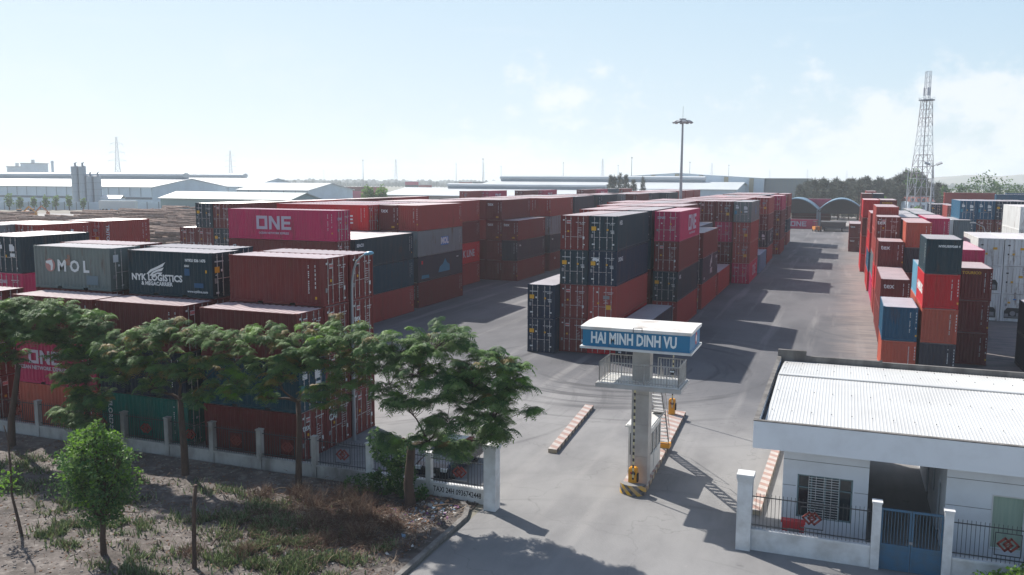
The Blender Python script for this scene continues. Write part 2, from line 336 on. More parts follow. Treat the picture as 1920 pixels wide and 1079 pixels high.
# ---------------------------------------------------------------- containers
CW = 2.438
H2, H9 = 2.591, 2.896
L20, L40 = 6.058, 12.192
_cm = {}
def corr_side(b, x, sgn, y0, y1, z0, z1, pitch=0.278, dep=0.036):
    n = max(1, int(round((y1 - y0) / pitch))); p = (y1 - y0) / n; ys = []
    for i in range(n): ys += [(y0 + i * p, 0), (y0 + i * p + p * 0.27, 0), (y0 + i * p + p * 0.5, dep), (y0 + i * p + p * 0.77, dep)]
    ys.append((y1, 0)); k = len(b.v)
    for y, d in ys: b.v.append((x - sgn * d, y, z0)); b.v.append((x - sgn * d, y, z1))
    for i in range(len(ys) - 1):
        f = (k + 2 * i, k + 2 * i + 2, k + 2 * i + 3, k + 2 * i + 1); b.f.append(f if sgn > 0 else f[::-1]); b.mi.append(b.cur)
def corr_end(b, y, x0, x1, z0, z1, pitch=0.25, dep=0.045):
    n = int(round((x1 - x0) / pitch)); p = (x1 - x0) / n; xs = []
    for i in range(n): xs += [(x0 + i * p, 0), (x0 + i * p + p * 0.3, 0), (x0 + i * p + p * 0.5, dep), (x0 + i * p + p * 0.8, dep)]
    xs.append((x1, 0)); k = len(b.v)
    for x, d in xs: b.v.append((x, y - d, z0)); b.v.append((x, y - d, z1))
    for i in range(len(xs) - 1): b.f.append((k + 2 * i + 2, k + 2 * i, k + 2 * i + 1, k + 2 * i + 3)); b.mi.append(b.cur)
def cmeshes(L, H):
    k = (L, H)
    if k in _cm: return _cm[k]
    w = CW; b = MB(); g = 0.011; q = 0.012
    for x in (q, w - q - 0.10):
        for y in (q, L - q - 0.12): b.box(x, y, 0.12, x + 0.10, y + 0.12, H - 0.12)
    for x in (0, w - 0.162):
        for y in (0, L - 0.178):
            for z in (g, H - 0.118 - 0.004): b.box(x, y, z, x + 0.162, y + 0.178, z + 0.118)
    for x in (q + 0.004, w - q - 0.064):
        b.box(x, 0.13, H - 0.085, x + 0.06, L - 0.13, H - 0.02)
    zb = 0.17
    for x in (q + 0.004, w - q - 0.054):
        if L < 7:
            ys = [0.13, L / 2 - 1.22, L / 2 - 0.86, L / 2 + 0.86, L / 2 + 1.22, L - 0.13]
            for a, c in ((0, 1), (2, 3), (4, 5)): b.box(x, ys[a], 0.02, x + 0.05, ys[c], zb)
            for a, c in ((1, 2), (3, 4)): b.box(x, ys[a], 0.135, x + 0.05, ys[c], zb)
        else: b.box(x, 0.13, 0.02, x + 0.05, L - 0.13, zb)
    b.box(0.12, q + 0.003, 0.025, w - 0.12, q + 0.10, 0.16); b.box(0.12, q + 0.003, H - 0.14, w - 0.12, q + 0.10, H - 0.03)
    b.box(0.12, L - q - 0.10, 0.025, w - 0.12, L - q - 0.003, 0.17); b.box(0.12, L - q - 0.10, H - 0.13, w - 0.12, L - q - 0.003, H - 0.03)
    corr_side(b, q + 0.016, -1, 0.13, L - 0.13, zb - 0.02, H - 0.08); corr_side(b, w - q - 0.016, 1, 0.13, L - 0.13, zb - 0.02, H - 0.08)
    corr_end(b, L - q - 0.02, 0.11, w - 0.11, 0.16, H - 0.12)
    b.box(0.07, 0.14, 0.14, w - 0.07, L - 0.14, 0.16)
    body = b.mesh('container_body', [MT['B']])
    b = MB(); n = int(L / 0.418); p = (L - 0.28) / n; k0 = 0; pr = []
    for i in range(n): pr += [(0.14 + i * p, 0), (0.14 + i * p + p * 0.4, 0), (0.14 + i * p + p * 0.5, -0.022), (0.14 + i * p + p * 0.9, -0.022)]
    pr.append((L - 0.14, 0))
    for y, d in pr: b.v.append((0.045, y, H - 0.016 + d)); b.v.append((w - 0.045, y, H - 0.016 + d))
    for i in range(len(pr) - 1): b.f.append((2 * i, 2 * i + 1, 2 * i + 3, 2 * i + 2)); b.mi.append(0)
    b.box(0.16, 0.03, H - 0.028, w - 0.16, 0.14, H - 0.014); b.box(0.16, L - 0.14, H - 0.028, w - 0.16, L - 0.03, H - 0.014)
    roof = b.mesh('container_roof', [MT['topB']])
    doors = []; rods = []; both = []
    for s in (0, 1):
        b = MB(); x0 = 0.125 if s == 0 else w / 2 + 0.006; x1 = w / 2 - 0.006 if s == 0 else w - 0.125; y = q + 0.030; z0 = 0.165; z1 = H - 0.145
        b.box(x0, y + 0.012, z0, x1, y + 0.05, z1); fr = 0.055
        b.box(x0, y - 0.004, z0, x0 + fr, y + 0.012, z1); b.box(x1 - fr, y - 0.004, z0, x1, y + 0.012, z1)
        n = 5; hh = (z1 - z0) / n
        for i in range(n + 1):
            zc = z0 + i * hh; a = max(z0, zc - 0.05); c = min(z1, zc + 0.05); b.box(x0 + fr, y - 0.002, a, x1 - fr, y + 0.012, c)
        for zc in (z0 + 0.15, z0 + hh * 1.6, z0 + hh * 3.4, z1 - 0.15): 
            xx = x0 - 0.03 if s == 0 else x1 - 0.03; b.box(xx, y - 0.014, zc - 0.05, xx + 0.06, y - 0.004, zc + 0.05)
        nr = len(b.f)
        r = MB()
        for t in (0.30, 0.72) if s == 0 else (0.28, 0.70):
            xr = x0 + (x1 - x0) * t; r.tube((xr, y - 0.03, z0 - 0.07), (xr, y - 0.03, z1 + 0.06), 0.023, seg=5)
            for zc in (z0 + 0.12, z0 + 0.75, z0 + 1.35, z1 - 0.12): r.box(xr - 0.045, y - 0.035, zc - 0.03, xr + 0.045, y - 0.005, zc + 0.03)
            r.box(xr - 0.01, y - 0.05, z0 + 0.93, xr + 0.34 * (1 if s == 0 else -1) + (0.01), y - 0.035, z0 + 0.965)
        doors.append(b.mesh('container_door', [MT['B']])); rods.append(r.mesh('lock_rod', [MT['steel']]))
        o = len(b.v); b.v += r.v; b.f += [tuple(i + o for i in f) for f in r.f]; b.mi += [1] * len(r.f)
        both.append(b.mesh('container_door', [MT['B'], MT['steel']]))
    _cm[k] = (body, roof, doors, rods, both); return _cm[k]
def decal_boxes(items, name):
    """items: (material index, x, z, w, h) thin plates 4 mm thick facing -y at y=0"""
    b = MB()
    for mi, x, z, w, h in items: b.cur = mi; b.box(x, -0.004, z, x + w, 0, z + h)
    return b.mesh(name, DM)
DM = [MT['white'], MT['yellow'], MT['redmark'], MT['greymark'], MT['black'], MT['cyanmark']]
def dashes(r, x, z, w, h, n, mi=0, vert=False):
    o = []
    for i in range(n):
        if r.random() < 0.12: continue
        t = i / n
        if vert: o.append((mi, x, z - t * h, w * (0.7 + 0.3 * r.random()), h / n * 0.6))
        else: o.append((mi, x + t * w, z, w / n * 0.62, h))
    return o
def door_marks(kind, seed):
    r = random.Random(seed); it = []
    top = 2.35
    if kind == 'D':     # dark blue boxes: word line, number line, yellow plate, round plate, warning, white plates
        it += dashes(r, 0.22, top - 0.30, 0.75, 0.075, 9) + dashes(r, 1.42, top - 0.30, 0.80, 0.06, 11) + dashes(r, 1.75, top - 0.42, 0.40, 0.05, 5)
        it += [(1, 0.20, 1.45, 0.40, 0.34), (0, 0.72, 1.50, 0.14, 0.14), (1, 1.50, 1.45, 0.15, 0.15), (0, 1.80, 1.42, 0.33, 0.05), (0, 1.85, 1.31, 0.30, 0.04), (0, 1.85, 1.22, 0.30, 0.04), (3, 0.17, 0.85, 0.18, 0.30), (0, 0.26, 0.26, 0.24, 0.11), (0, 2.0, 0.26, 0.16, 0.12), (0, 0.26, 1.3, 0.12, 0.05)]
    elif kind == 'B':   # maroon boxes: red plate, warning triangle, columns of small print
        it += [(0, 0.55, top - 0.35, 0.35, 0.26), (2, 0.56, top - 0.30, 0.33, 0.16), (1, 0.62, 1.28, 0.15, 0.14), (3, 0.17, 0.75, 0.16, 0.24), (0, 1.95, 0.72, 0.15, 0.22), (0, 0.22, top - 0.12, 0.14, 0.10)]
        it += dashes(r, 1.36, top - 0.28, 0.82, 0.06, 11) + dashes(r, 1.70, top - 0.40, 0.40, 0.05, 5)
        for i in range(7): it += dashes(r, 1.50, 1.65 - i * 0.13, 0.36, 0.035, 5)
        it += [(0, 1.98, 0.22, 0.16, 0.08)]
    elif kind == 'Y':   # with large yellow plate low on the right
        it += [(0, 0.72, top - 0.30, 0.14, 0.14), (1, 0.80, 1.12, 0.16, 0.13), (1, 1.55, 0.68, 0.42, 0.38), (3, 1.3, 1.55, 0.55, 0.30), (0, 0.2, 0.35, 0.16, 0.12)]
        it += dashes(r, 1.36, top - 0.26, 0.82, 0.06, 10) + dashes(r, 1.70, top - 0.38, 0.40, 0.05, 5)
        for i in range(3): it += dashes(r, 1.35, 1.42 - i * 0.12, 0.42, 0.04, 5)
    elif kind == 'M':
        it += dashes(r, 1.42, top - 0.30, 0.75, 0.06, 10) + dashes(r, 1.62, top - 0.42, 0.4, 0.05, 5)
        it += [(0, 0.62, 1.46, 0.13, 0.12), (1, 1.50, 1.40, 0.13, 0.12), (3, 0.2, 0.75, 0.2, 0.22), (0, 0.85, 0.28, 0.16, 0.06), (0, 2.0, 0.28, 0.15, 0.07)]
        for i in range(4): it += dashes(r, 1.45, 1.20 - i * 0.12, 0.5, 0.035, 6)
    elif kind == 'W':
        it += dashes(r, 1.30, top - 0.16, 0.85, 0.07, 11) + [(4, 0.3, 1.9, 0.22, 0.14), (1, 0.75, 0.95, 0.22, 0.20), (4, 0.32, 0.95, 0.14, 0.16), (1, 1.45, 1.5, 0.38, 0.24)]
    else:
        it += [(0, 0.28, 2.05, 0.3, 0.13), (0, 0.28, 1.70, 0.42, 0.28), (0, 1.40, 1.9, 0.35, 0.13), (0, 1.40, 1.55, 0.48, 0.36), (0, 1.45, 1.15, 0.45, 0.24), (1, 1.0, 1.1, 0.12, 0.18), (5, 0.15, 0.9, 0.3, 0.5), (0, 2.0, 0.3, 0.1, 0.1)]
    return decal_boxes(it, 'lettering')
_dm = {}
def dmark(kind, v):
    k = (kind, v)
    if k not in _dm: _dm[k] = door_marks(kind, hash(kind) % 97 if False else sum(map(ord, kind)) * 7 + v)
    return _dm[k]
def strip_mesh(v, H):
    r = random.Random(v); it = dashes(r, 0, 0, 0.07, 1.55, 15, 0, True) + dashes(r, 0.42, -0.05, 0.06, 1.35, 6, 0, True) + ([(1, 0.42, -1.75, 0.11, 0.14)] if v % 3 else [])
    return decal_boxes(it, 'number_lettering')
_st = {}
def place_decal(root, L, H, face, u, z, me, name, m=None, tilt=0.0, scale=1.0, flat=False):
    """face in local frame: x0 x1 y0 y1; u measured from the left as seen from outside; me lies in XZ facing -y, or in XY facing +z when flat (lettering)"""
    o = link(name, me, root)
    if m is not None: o.material_slots[0].link = 'OBJECT'; o.material_slots[0].material = m
    e = 0.004 + 0.0016 * (len(root.children) % 14)
    if face == 'y0': X, O = Vector((1, 0, 0)), Vector((0, 0.0, 0)); 
    elif face == 'x1': X, O = Vector((0, 1, 0)), Vector((CW - 0.010, 0, 0))
    elif face == 'x0': X, O = Vector((0, -1, 0)), Vector((0.010, L, 0))
    else: X, O = Vector((-1, 0, 0)), Vector((CW, L - 0.022, 0))
    nrm = X.cross(Vector((0, 0, 1)))      # outward
    Z = Vector((0, 0, 1))
    p = O + X * u + Z * z + nrm * e
    if flat: A, B, C = X, Z, nrm           # local x, y, z
    else: A, B, C = X, -nrm, Z
    mm = Matrix(((A.x, B.x, C.x, p.x), (A.y, B.y, C.y, p.y), (A.z, B.z, C.z, p.z), (0, 0, 0, 1)))
    o.matrix_local = mm @ Matrix.Rotation(tilt, 4, 'Z') @ Matrix.Diagonal((scale, scale, scale, 1)); return o
NC = 0
ORD = ['ground', 'second', 'third', 'fourth', 'fifth']
KEEP = set(map(int, '0 1 2 3 4 5 6 7 8 9 10 11 14 15 18 19 20 21 22 23 27 31 32 33 34 35 38 39 43 47 51 55 63 67 71 74 75 76 77 78 81 84 87 88 89 90 91 94 95 98 99 103 107 111 115 119 120 121 122 123 127 131 135 136 137 138 139 140 141 142 143 144 145 146 150 154 155 156 157 158 161 162 166 170 174 177 178 182 186 190 194 198 202 206 210 214 218 222 234 246 250 254 258 262 278 282 286 290 294 302 318 330 333 334 337 338 342 346 350 353 357 361 365 369 373 377 381 385 398 399 400 401 402 403 404 405 406 407 408 409 410 411 412 413 414 415 419 423 424 425 426 427 428 429 430 434 438 442 446 447 450 454 458 462 466 467 468 469 470 473 474 478 482 486 487 488 489 490 491 492 493 494 495 496 497 498 499 500 501 502 503 507 511 515 519 523 527 531 535 539 543 547 551 555 559 563 567 571 583 584 585 586 587 588 589 590 591 592 594 595 596 597 598 600 601 602 603 604 606 607 608 612 613 614 615 616 620 624 628 632 633 634 635 636 637 638 639 640 641 642 643 647 651 652 654 655 656 660 664 667 668 669 670 671 672 673 676 680 681 685 686 690 694 697 700 702 703 706 707 710 711 714 715 719 737 738 745 747 748 749'.split())); MASS = []
def container(x0, y0, z0, L, H, face, color, label, group, detail=2, dm=None, strips='', extra=None):
    """face: world direction the doors look"""
    global NC; NC += 1
    if KEEP is not None and NC - 1 not in KEEP: MASS.append((x0, y0, z0, L, H, face, color)); return None
    if len(label.split()) > 16: print('LONG', label)
    w = CW; cx, cy = x0, y0
    rz, ox, oy = {'S': (0, x0, y0), 'N': (pi, x0 + w, y0 + L), 'E': (pi / 2, x0 + L, y0), 'W': (-pi / 2, x0, y0 + w)}[face]
    t = thing('shipping_container', label, 'shipping container', (ox, oy, z0), rz, group)
    body, roof, doors, rods, both = cmeshes(L, H)
    link('body', body, t, MT[color]); link('roof', roof, t, MT['top' + color])
    if detail >= 1:
        for s in (0, 1):
            if detail == 2:
                d = link('door', doors[s], t, MT[color]); link('lock_rods', rods[s], d)
            else: link('door', both[s], t, [MT[color], MT['steel']])
    else:
        for s in (0, 1): link('door', doors[s], t, MT[color])
    if dm: place_decal(t, L, H, 'y0', 0, 0 if H < 2.7 else 0.22, dmark(dm, NC % 4), 'lettering')
    # strips: letters of the WORLD faces that carry the number strip
    loc = {'S': dict(S='y0', N='y1', E='x1', W='x0'), 'N': dict(S='y1', N='y0', E='x0', W='x1'), 'E': dict(E='y0', W='y1', S='x0', N='x1'), 'W': dict(W='y0', E='y1', S='x1', N='x0')}[face]
    for f in strips:
        v = NC % 5
        if v not in _st: _st[v] = strip_mesh(v, H)
        lf = loc[f]; u = (L if lf[0] == 'x' else CW) - (0.95 if lf[0] == 'x' else 0.55)
        place_decal(t, L, H, lf, u, H - 0.45, _st[v], 'number_lettering')
    for ex in (extra or []): ex(t, L, H, loc)
    return t
def word(f, s, u, z, size, m='white', bold=0.0, tilt=0.0, name='lettering'):
    return lambda t, L, H, loc: place_decal(t, L, H, loc[f], u if u >= 0 else ((L if loc[f][0] == 'x' else CW) + u), z, text_mesh(s, size, bold, [MT['white']]), name, MT[m], tilt, 1.0, True)
def shape(f, me_fn, u, z, m='white', sc=1.0, name='emblem'):
    def go(t, L, H, loc):
        me = me_fn() ; return place_decal(t, L, H, loc[f], u if u >= 0 else ((L if loc[f][0] == 'x' else CW) + u), z, me, name, MT[m] if m else None, 0, sc, True)
    return go
_sh = {}
def polys(key, plist, mats=('white',)):
    def f():
        if key not in _sh:
            b = MB()
            for it in plist:
                if isinstance(it, tuple) and isinstance(it[0], int): b.cur, pts = it
                else: pts = it
                b.poly([(x, y, 0) for x, y in pts])
            _sh[key] = b.mesh('emblem', [MT[k] for k in mats])
        return _sh[key]
    return f
# the square "ONE" wordmark, unit height, centred
def one_polys(k=1.0):
    w = 0.24; H = 1.0; P = []
    def r(x0, y0, x1, y1): P.append([(x0, y0), (x1, y0), (x1, y1), (x0, y1)])
    r(0, 0, w, H); r(w, 0, 0.98, w * 0.9); r(w, H - w * 0.9, 0.74, H); r(0.74, w * 0.9, 0.98, H)
    x = 1.12; r(x, 0, x + w, H); r(x + 0.72, 0, x + 0.96, H); P.append([(x + w, H), (x + w, H - 0.35), (x + 0.72, 0), (x + 0.72, 0.35)])
    x = 2.22; r(x, 0, x + w, H); r(x + w, 0, x + 0.85, w * 0.85); r(x + w, 0.40, x + 0.78, 0.60); r(x + w, H - w * 0.85, x + 0.85, H)
    return [[((a - 1.53) , (b - 0.5)) for a, b in q] for q in P]
ONE = polys('one', one_polys())
def wing():
    P = []
    for i, (s, a) in enumerate(((1.0, 0.0), (0.80, -0.16), (0.60, -0.30))):
        up = [(0.0 + 0.25 * i, 0.0 - 0.02 * i), (0.35 * s + 0.22 * i, 0.30 * s), (0.8 * s + 0.2 * i, 0.47 * s), (1.55 * s + 0.18 * i, 0.80 * s + a * 0.6)]
        lo = [(1.32 * s + 0.18 * i, 0.52 * s + a * 0.6), (0.85 * s + 0.2 * i, 0.33 * s), (0.45 * s + 0.22 * i, 0.18 * s), (0.16 + 0.25 * i, 0.0 - 0.02 * i)]
        P.append([(x, y + a * 0.5) for x, y in lo[::-1]][::-1] and [(x, y + a * 0.5) for x, y in up + lo][::-1])
    return P
WING = polys('wing', wing())
def disc(r, n=20, cx=0, cy=0): return [(cx + r * cos(2 * pi * i / n), cy + r * sin(2 * pi * i / n)) for i in range(n)]
# ---------------------------------------------------------------- container stacks
def tname(i, n):
    if i == n - 1: return 'top'
    return ('bottom', 'second', 'third', 'fourth')[i]
DMK = dict(B='B', R='Y', O='Y', M='M', S='B', D='D', N='D', P='D', G='B', T='M', U='X', L='X', K='X', W='W', E='X', V='M')
def stack(desc, x0, y0, L, face, tiers, group, H=H9, detail=2, strips='', door=True, opt=None, jit=0.03, hs=None):
    z = 0.03; n = len(tiers); opt = opt or {}
    for i, c in enumerate(tiers):
        h = hs[i] if hs else H
        o = opt.get(i, {})
        label = '%s container with %s' % (CNAME[c], o['look']) if 'look' in o else '%s container, %s tier, %s' % (CNAME[c], tname(i, n), desc)
        if 'look' in o and len(label.split()) < 15: label += ', %s tier' % tname(i, n)
        dm = o.get('dm', DMK[c] if door and detail >= 1 else None)
        if o.get('face', face) == 'N' and 'dm' not in o: dm = None
        ex = list(o.get('ex', []))
        if c == 'M' and face == 'S' and door: ex.append(shape('S', ONE, 0.66, h - 0.62, 'lilac', 0.24))
        dx = R.uniform(-jit, jit) if i else 0; dy = R.uniform(-jit, jit) * 1.6 if i else 0
        container(x0 + dx, y0 + dy, z, L, h, o.get('face', face), c, label, group, detail=o.get('detail', detail), dm=dm, strips=o.get('strips', strips), extra=ex)
        z += h + 0.003
    return z
TEX = lambda f='S', u=0.70, z=2.25, s=0.66: word(f, 'tex', u, z, s, 'white', 0.012)
PLATE = lambda f='S': shape(f, polys('plate', [[(-0.19, -0.1), (0.19, -0.1), (0.19, 0.1), (-0.19, 0.1)]]), 1.75, 0.42, 'yellow')
GN = 'containers stacked along the front fence'
# near-left block: 20 ft boxes lying along X, doors to the right
stack('front row by the fence, far left edge', -53.0, 36.45, L20, 'E', 'BBB', GN, H2, strips='S')
def mol(t, L, H, loc):
    place_decal(t, L, H, loc['S'], 3.15, 1.38, text_mesh('M O L', 0.95, 0.035, [MT['white']]), 'lettering', MT['white'], 0, 1, True)
    place_decal(t, L, H, loc['S'], 1.33, 1.42, polys('gatordisc', [(0, disc(0.40)), ], ('redmark',))(), 'emblem', MT['faded'], 0, 1, True)
    place_decal(t, L, H, loc['S'], 1.25, 1.44, polys('gator', [[(-0.28, 0.22), (0.22, 0.30), (0.30, 0.0), (0.24, -0.30), (0.10, -0.36), (0.12, -0.06), (-0.05, 0.06), (-0.26, 0.08)]])(), 'emblem', MT['white'], 0, 1, True).location.xyz
    place_decal(t, L, H, loc['E'], 0.45, 1.95, polys('doorplate', [[(-0.2, -0.22), (0.2, -0.22), (0.2, 0.22), (-0.2, 0.22)]])(), 'emblem', MT['white'], 0, 1, True)
    for (u, z, w, h) in ((2.75, 1.75, 0.42, 0.42),):
        place_decal(t, L, H, loc['S'], u, z, polys('rustpatch', [[(-0.05, -0.3), (0.22, -0.28), (0.2, 0.34), (0.02, 0.36), (-0.02, 0.1), (-0.2, 0.06)]])(), 'rust_patch', MT['rustp'], 0, 1, True)
    place_decal(t, L, H, loc['S'], 4.65, 0.62, polys('bluepatch', [[(-0.45, -0.28), (0.45, -0.28), (0.45, 0.28), (-0.45, 0.28)]])(), 'paint_patch', MT['bluep'], 0, 1, True)
MT['faded'] = mat('faded_red_disc', (0.42, 0.20, 0.18), 0.7); MT['rustp'] = mat('rust_patch', (0.30, 0.13, 0.07), 0.8, second=(0.22, 0.2, 0.19), nscale=6, amount=0.8)
MT['bluep'] = mat('blue_grey_patch', (0.12, 0.17, 0.20), 0.6); MT['bluesq'] = mat('blue_square', (0.01, 0.07, 0.16), 0.6)
stack('front row by the fence, second from the left', -44.9, 36.4, L20, 'E', 'OMB', GN, H2, strips='S',
      opt={1: dict(ex=[word('S', 'OCEAN NETWORK EXPRESS', 2.0, 0.95, 0.30, 'lilac', 0.01), shape('S', ONE, 2.2, 1.6, 'lilac', 0.8)], look='pale square lettering behind the leftmost tree')})
stack('front row by the fence, middle stack', -38.6, 36.45, L20, 'E', 'TNB', GN, H2, strips='S', opt={0: dict(ex=[word('S', 'FLORENS', 0.62, 1.25, 0.42, 'white', 0.01, -pi / 2), ], look='vertical white lettering behind the fence')})
stack('front row by the fence, right end', -31.45, 36.45, L20, 'E', 'BEB', GN, H2, strips='', opt={0: dict(ex=[TEX('E', 0.55, 1.75, 0.5)], look='small white letters on its door, behind the fence'), 1: dict(dm='X')})
def nyk(t, L, H, loc):
    f = loc['S']
    place_decal(t, L, H, f, 2.1, 1.02, text_mesh('NYK LOGISTICS', 0.52, 0.02, [MT['white']]), 'lettering', MT['white'], 0, 1, True)
    place_decal(t, L, H, f, 2.1, 0.68, text_mesh('& MEGACARRIER', 0.30, 0.012, [MT['white']]), 'lettering', MT['white'], 0, 1, True)
    place_decal(t, L, H, f, 1.35, 1.22, WING(), 'emblem', MT['white'], 0, 0.92, True)
    place_decal(t, L, H, f, 5.0, 0.36, text_mesh('www.nykline.com', 0.20, 0.006, [MT['white']]), 'lettering', MT['white'], 0, 1, True)
    place_decal(t, L, H, f, 4.9, 2.12, text_mesh('NYKU 536 1475', 0.21, 0.012, [MT['white']]), 'lettering', MT['white'], 0, 1, True)
    place_decal(t, L, H, f, 4.3, 1.80, text_mesh('22G1', 0.16, 0.008, [MT['white']]), 'lettering', MT['white'], 0, 1, True)
    for (u, z, w, h) in ((4.3, 1.45, 0.18, 0.2), (5.1, 0.72, 0.32, 0.13)):
        place_decal(t, L, H, f, u, z, polys('sq%d' % int(w * 100), [[(-w, -h), (w, -h), (w, h), (-w, h)]])(), 'paint_patch', MT['bluesq'], 0, 1, True)
    place_decal(t, L, H, f, 5.62, 1.52, polys('ysq', [[(-.05, -.08), (.05, -.08), (.05, .08), (-.05, .08)]])(), 'sticker', MT['yellow'], 0, 1, True)
GM = 'containers in the rows behind the front fence row'
stack('second row from the fence, left stack', -46.5, 39.36, L20, 'E', 'BBBV', GM, H2, strips='', opt={3: dict(ex=[mol], look='rust stains, red disc and faded white letters')})
stack('second row from the fence, middle stack', -38.85, 39.1, L20, 'E', 'BNBD', GM, H2, strips='', opt={3: dict(ex=[nyk], look='white wing emblem and white lettering')})
MT['redsq'] = MT['redmark']
stack('second row from the fence, right stack', -31.45, 38.92, L20, 'E', 'BBBB', GM, H2, strips='', opt={3: dict(strips='S', look='plain long side, behind the street lamp'), 0: dict(ex=[word('E', 'CAI', 0.6, 1.7, 0.5, 'white', 0.015)], look='white letters on its door, second row')})
stack('third row from the fence, left stack', -47.2, 41.98, L20, 'E', 'BBDB', GM, H2)
stack('third row from the fence, middle stack', -39.9, 41.72, L20, 'E', 'BNBN', GM, H2)
stack('third row from the fence, right stack', -31.40, 41.52, L20, 'E', 'BBBB', GM, H2, opt={2: dict(ex=[TEX('E', 0.6, 1.55, 0.5)], look='white letters on its door, beside the street lamp'),
      3: dict(ex=[shape('E', polys('blk', [[(-.2, -.22), (.2, -.22), (.2, .22), (-.2, .22)]]), 0.55, 2.1, 'black'), shape('E', polys('blkf', [[(-.1, -.14), (-.03, -.14), (0.0, -.02), (.1, -.02), (.1, .03), (0.01, .03), (.02, .09), (.14, .10), (.14, .15), (-.06, .15)]]), 0.55, 2.1, 'yellow')], look='black square emblem on its door')})
stack('block at the left edge, doors to the camera', -56.15, 44.4, L20, 'S', 'BBMD', GM, H2, opt={3: dict(dm='X', look='many white stickers on its doors'), 2: dict(look='pink doors at the left edge')})
stack('block at the left edge, next to the stickered doors', -58.7, 44.4, L20, 'S', 'BBMB', GM, H2)
GL = 'containers beside the log yard'
def triton(t, L, H, loc): place_decal(t, L, H, loc['E'], 0.62, 1.25, text_mesh('TRITON', 0.52, 0.015, [MT['white']]), 'lettering', MT['white'], -pi / 2, 1, True)
def patch(t, L, H, loc):
    place_decal(t, L, H, loc['E'], 2.9, 1.4, polys('darkpatch', [[(-.95, -.5), (.85, -.5), (.85, .5), (-.95, .5)]])(), 'paint_patch', MT['darkp'], 0, 1, True)
    for u, z in ((2.7, 1.3), (3.25, 1.35), (3.8, 1.85)): place_decal(t, L, H, loc['E'], u, z, polys('wsq', [[(-.16, -.16), (.1, -.2), (.2, .12), (-.1, .2)]])(), 'sticker', MT['white'], 0, 1, True)
MT['darkp'] = mat('dark_red_patch', (0.05, 0.015, 0.02), 0.6)
stack('log yard row, nearest stack', -70.64, 49.8, L20, 'S', 'DNDG', GL, H2, strips='E')
stack('log yard row, middle stack', -68.2, 56.0, L20, 'S', 'BBBR', GL, H2, strips='E', opt={3: dict(ex=[triton, patch], look='vertical white letters and dark patch beside the logs')})
stack('log yard row, far stack', -68.2, 63.35, L20, 'S', 'BBBR', GL, H2, strips='E', opt={3: dict(ex=[triton], look='vertical white letters, far end beside the logs')})
stack('log yard second row, nearest stack', -73.2, 50.0, L20, 'S', 'BBBR', GL, H2)
stack('log yard second row, middle stack', -70.75, 56.1, L20, 'S', 'BBBL', GL, H2)
stack('log yard second row, far stack', -70.75, 63.4, L20, 'S', 'BBRB', GL, H2)
stack('log yard third row, middle stack', -73.3, 56.1, L20, 'S', 'BBBR', GL, H2)
# mid-left block
GK = 'containers in the left yard block'
def one_big(f, u, z, s, sub=True):
    o = [shape(f, ONE, u, z, 'lilac', s)]
    if sub: o.append(word(f, 'OCEAN NETWORK EXPRESS', u, z - s * 0.78, s * 0.21, 'lilac', 0.01))
    return o
def side_txt(s, u, z, size, m='white', f='E', b=0.01, tilt=0.0): return word(f, s, u, z, size, m, b, tilt)
stack('lengthwise stack facing the camera, left block', -55.9, 69.2, L40, 'E', 'BBBM', GK, strips='', opt={3: dict(strips='S', dm='M', ex=one_big('S', 5.25, 1.62, 1.28) + [shape('E', ONE, 0.55, 2.1, 'lilac', 0.24)], look='large pale square lettering facing the camera'),
      2: dict(ex=[word('S', 'tex', 0.72, 1.9, 0.7, 'white', 0.02, -pi / 2)], look='vertical white letters, under the magenta one')})
stack('left block, first stack right of the magenta box', -46.25, 72.7, L40, 'N', 'RED', GK, strips='E', opt={2: dict(ex=[word('E', 'SEACO', 0.95, 2.25, 0.42, 'white', 0.02)], look='small white word at its near top corner')})
stack('left block, second column of the first slot', -48.72, 72.75, L40, 'N', 'BBP', GK)
stack('left block, third column of the first slot', -51.2, 72.75, L40, 'N', 'BBB', GK)
stack('left block, fourth column of the first slot', -53.7, 72.75, L40, 'N', 'BBD', GK)
def blogo(t, L, H, loc):
    place_decal(t, L, H, loc['E'], 7.0, 1.45, polys('plaque', [[(-1.05, -.5), (1.05, -.5), (1.05, .5), (-1.05, .5)]])(), 'emblem', MT['blueink'], 0, 1, True)
    place_decal(t, L, H, loc['E'], 7.0, 1.45, text_mesh('MOL', 1.0, 0.06, [MT['white']]), 'lettering', MT['white'], 0, 1, True).location += Vector((0.004, 0, 0)) * 0
def cma(t, L, H, loc):
    place_decal(t, L, H, loc['E'], 6.9, 1.35, polys('cmaw', [[(-1.7, -.65), (1.5, -.65), (1.4, .1), (.7, .35), (.2, .9), (-.4, .3), (-1.3, .0)]])(), 'emblem', MT['cyanmark'], 0, 1, True)
    place_decal(t, L, H, loc['E'], 1.7, .55, polys('cmab', [[(-.9, -.2), (1.1, -.2), (1.0, .15), (-.8, .2)]])(), 'emblem', MT['cyanmark'], 0, 1, True)
    place_decal(t, L, H, loc['E'], 1.0, 2.2, polys('rsq', [[(-.2, -.2), (.2, -.2), (.2, .2), (-.2, .2)]])(), 'emblem', MT['redmark'], 0, 1, True)
    place_decal(t, L, H, loc['E'], 10.6, 2.2, polys('wsq2', [[(-.3, -.06), (.3, -.06), (.3, .06), (-.3, .06)]])(), 'sticker', MT['white'], 0, 1, True)
stack('left block, second slot, column next to the lane', -46.69, 86.86, L40, 'N', 'BPGR', GK, strips='ES', opt={2: dict(ex=[blogo], strips='E', look='blue plaque with white letters'), 1: dict(ex=[cma], strips='', look='worn cyan emblem on its side')})
stack('left block, second slot, second column', -49.13, 86.8, L40, 'N', 'BBBB', GK, strips='S', opt={3: dict(ex=[TEX(), PLATE()], look='white letters and yellow plate on its end, second slot')})
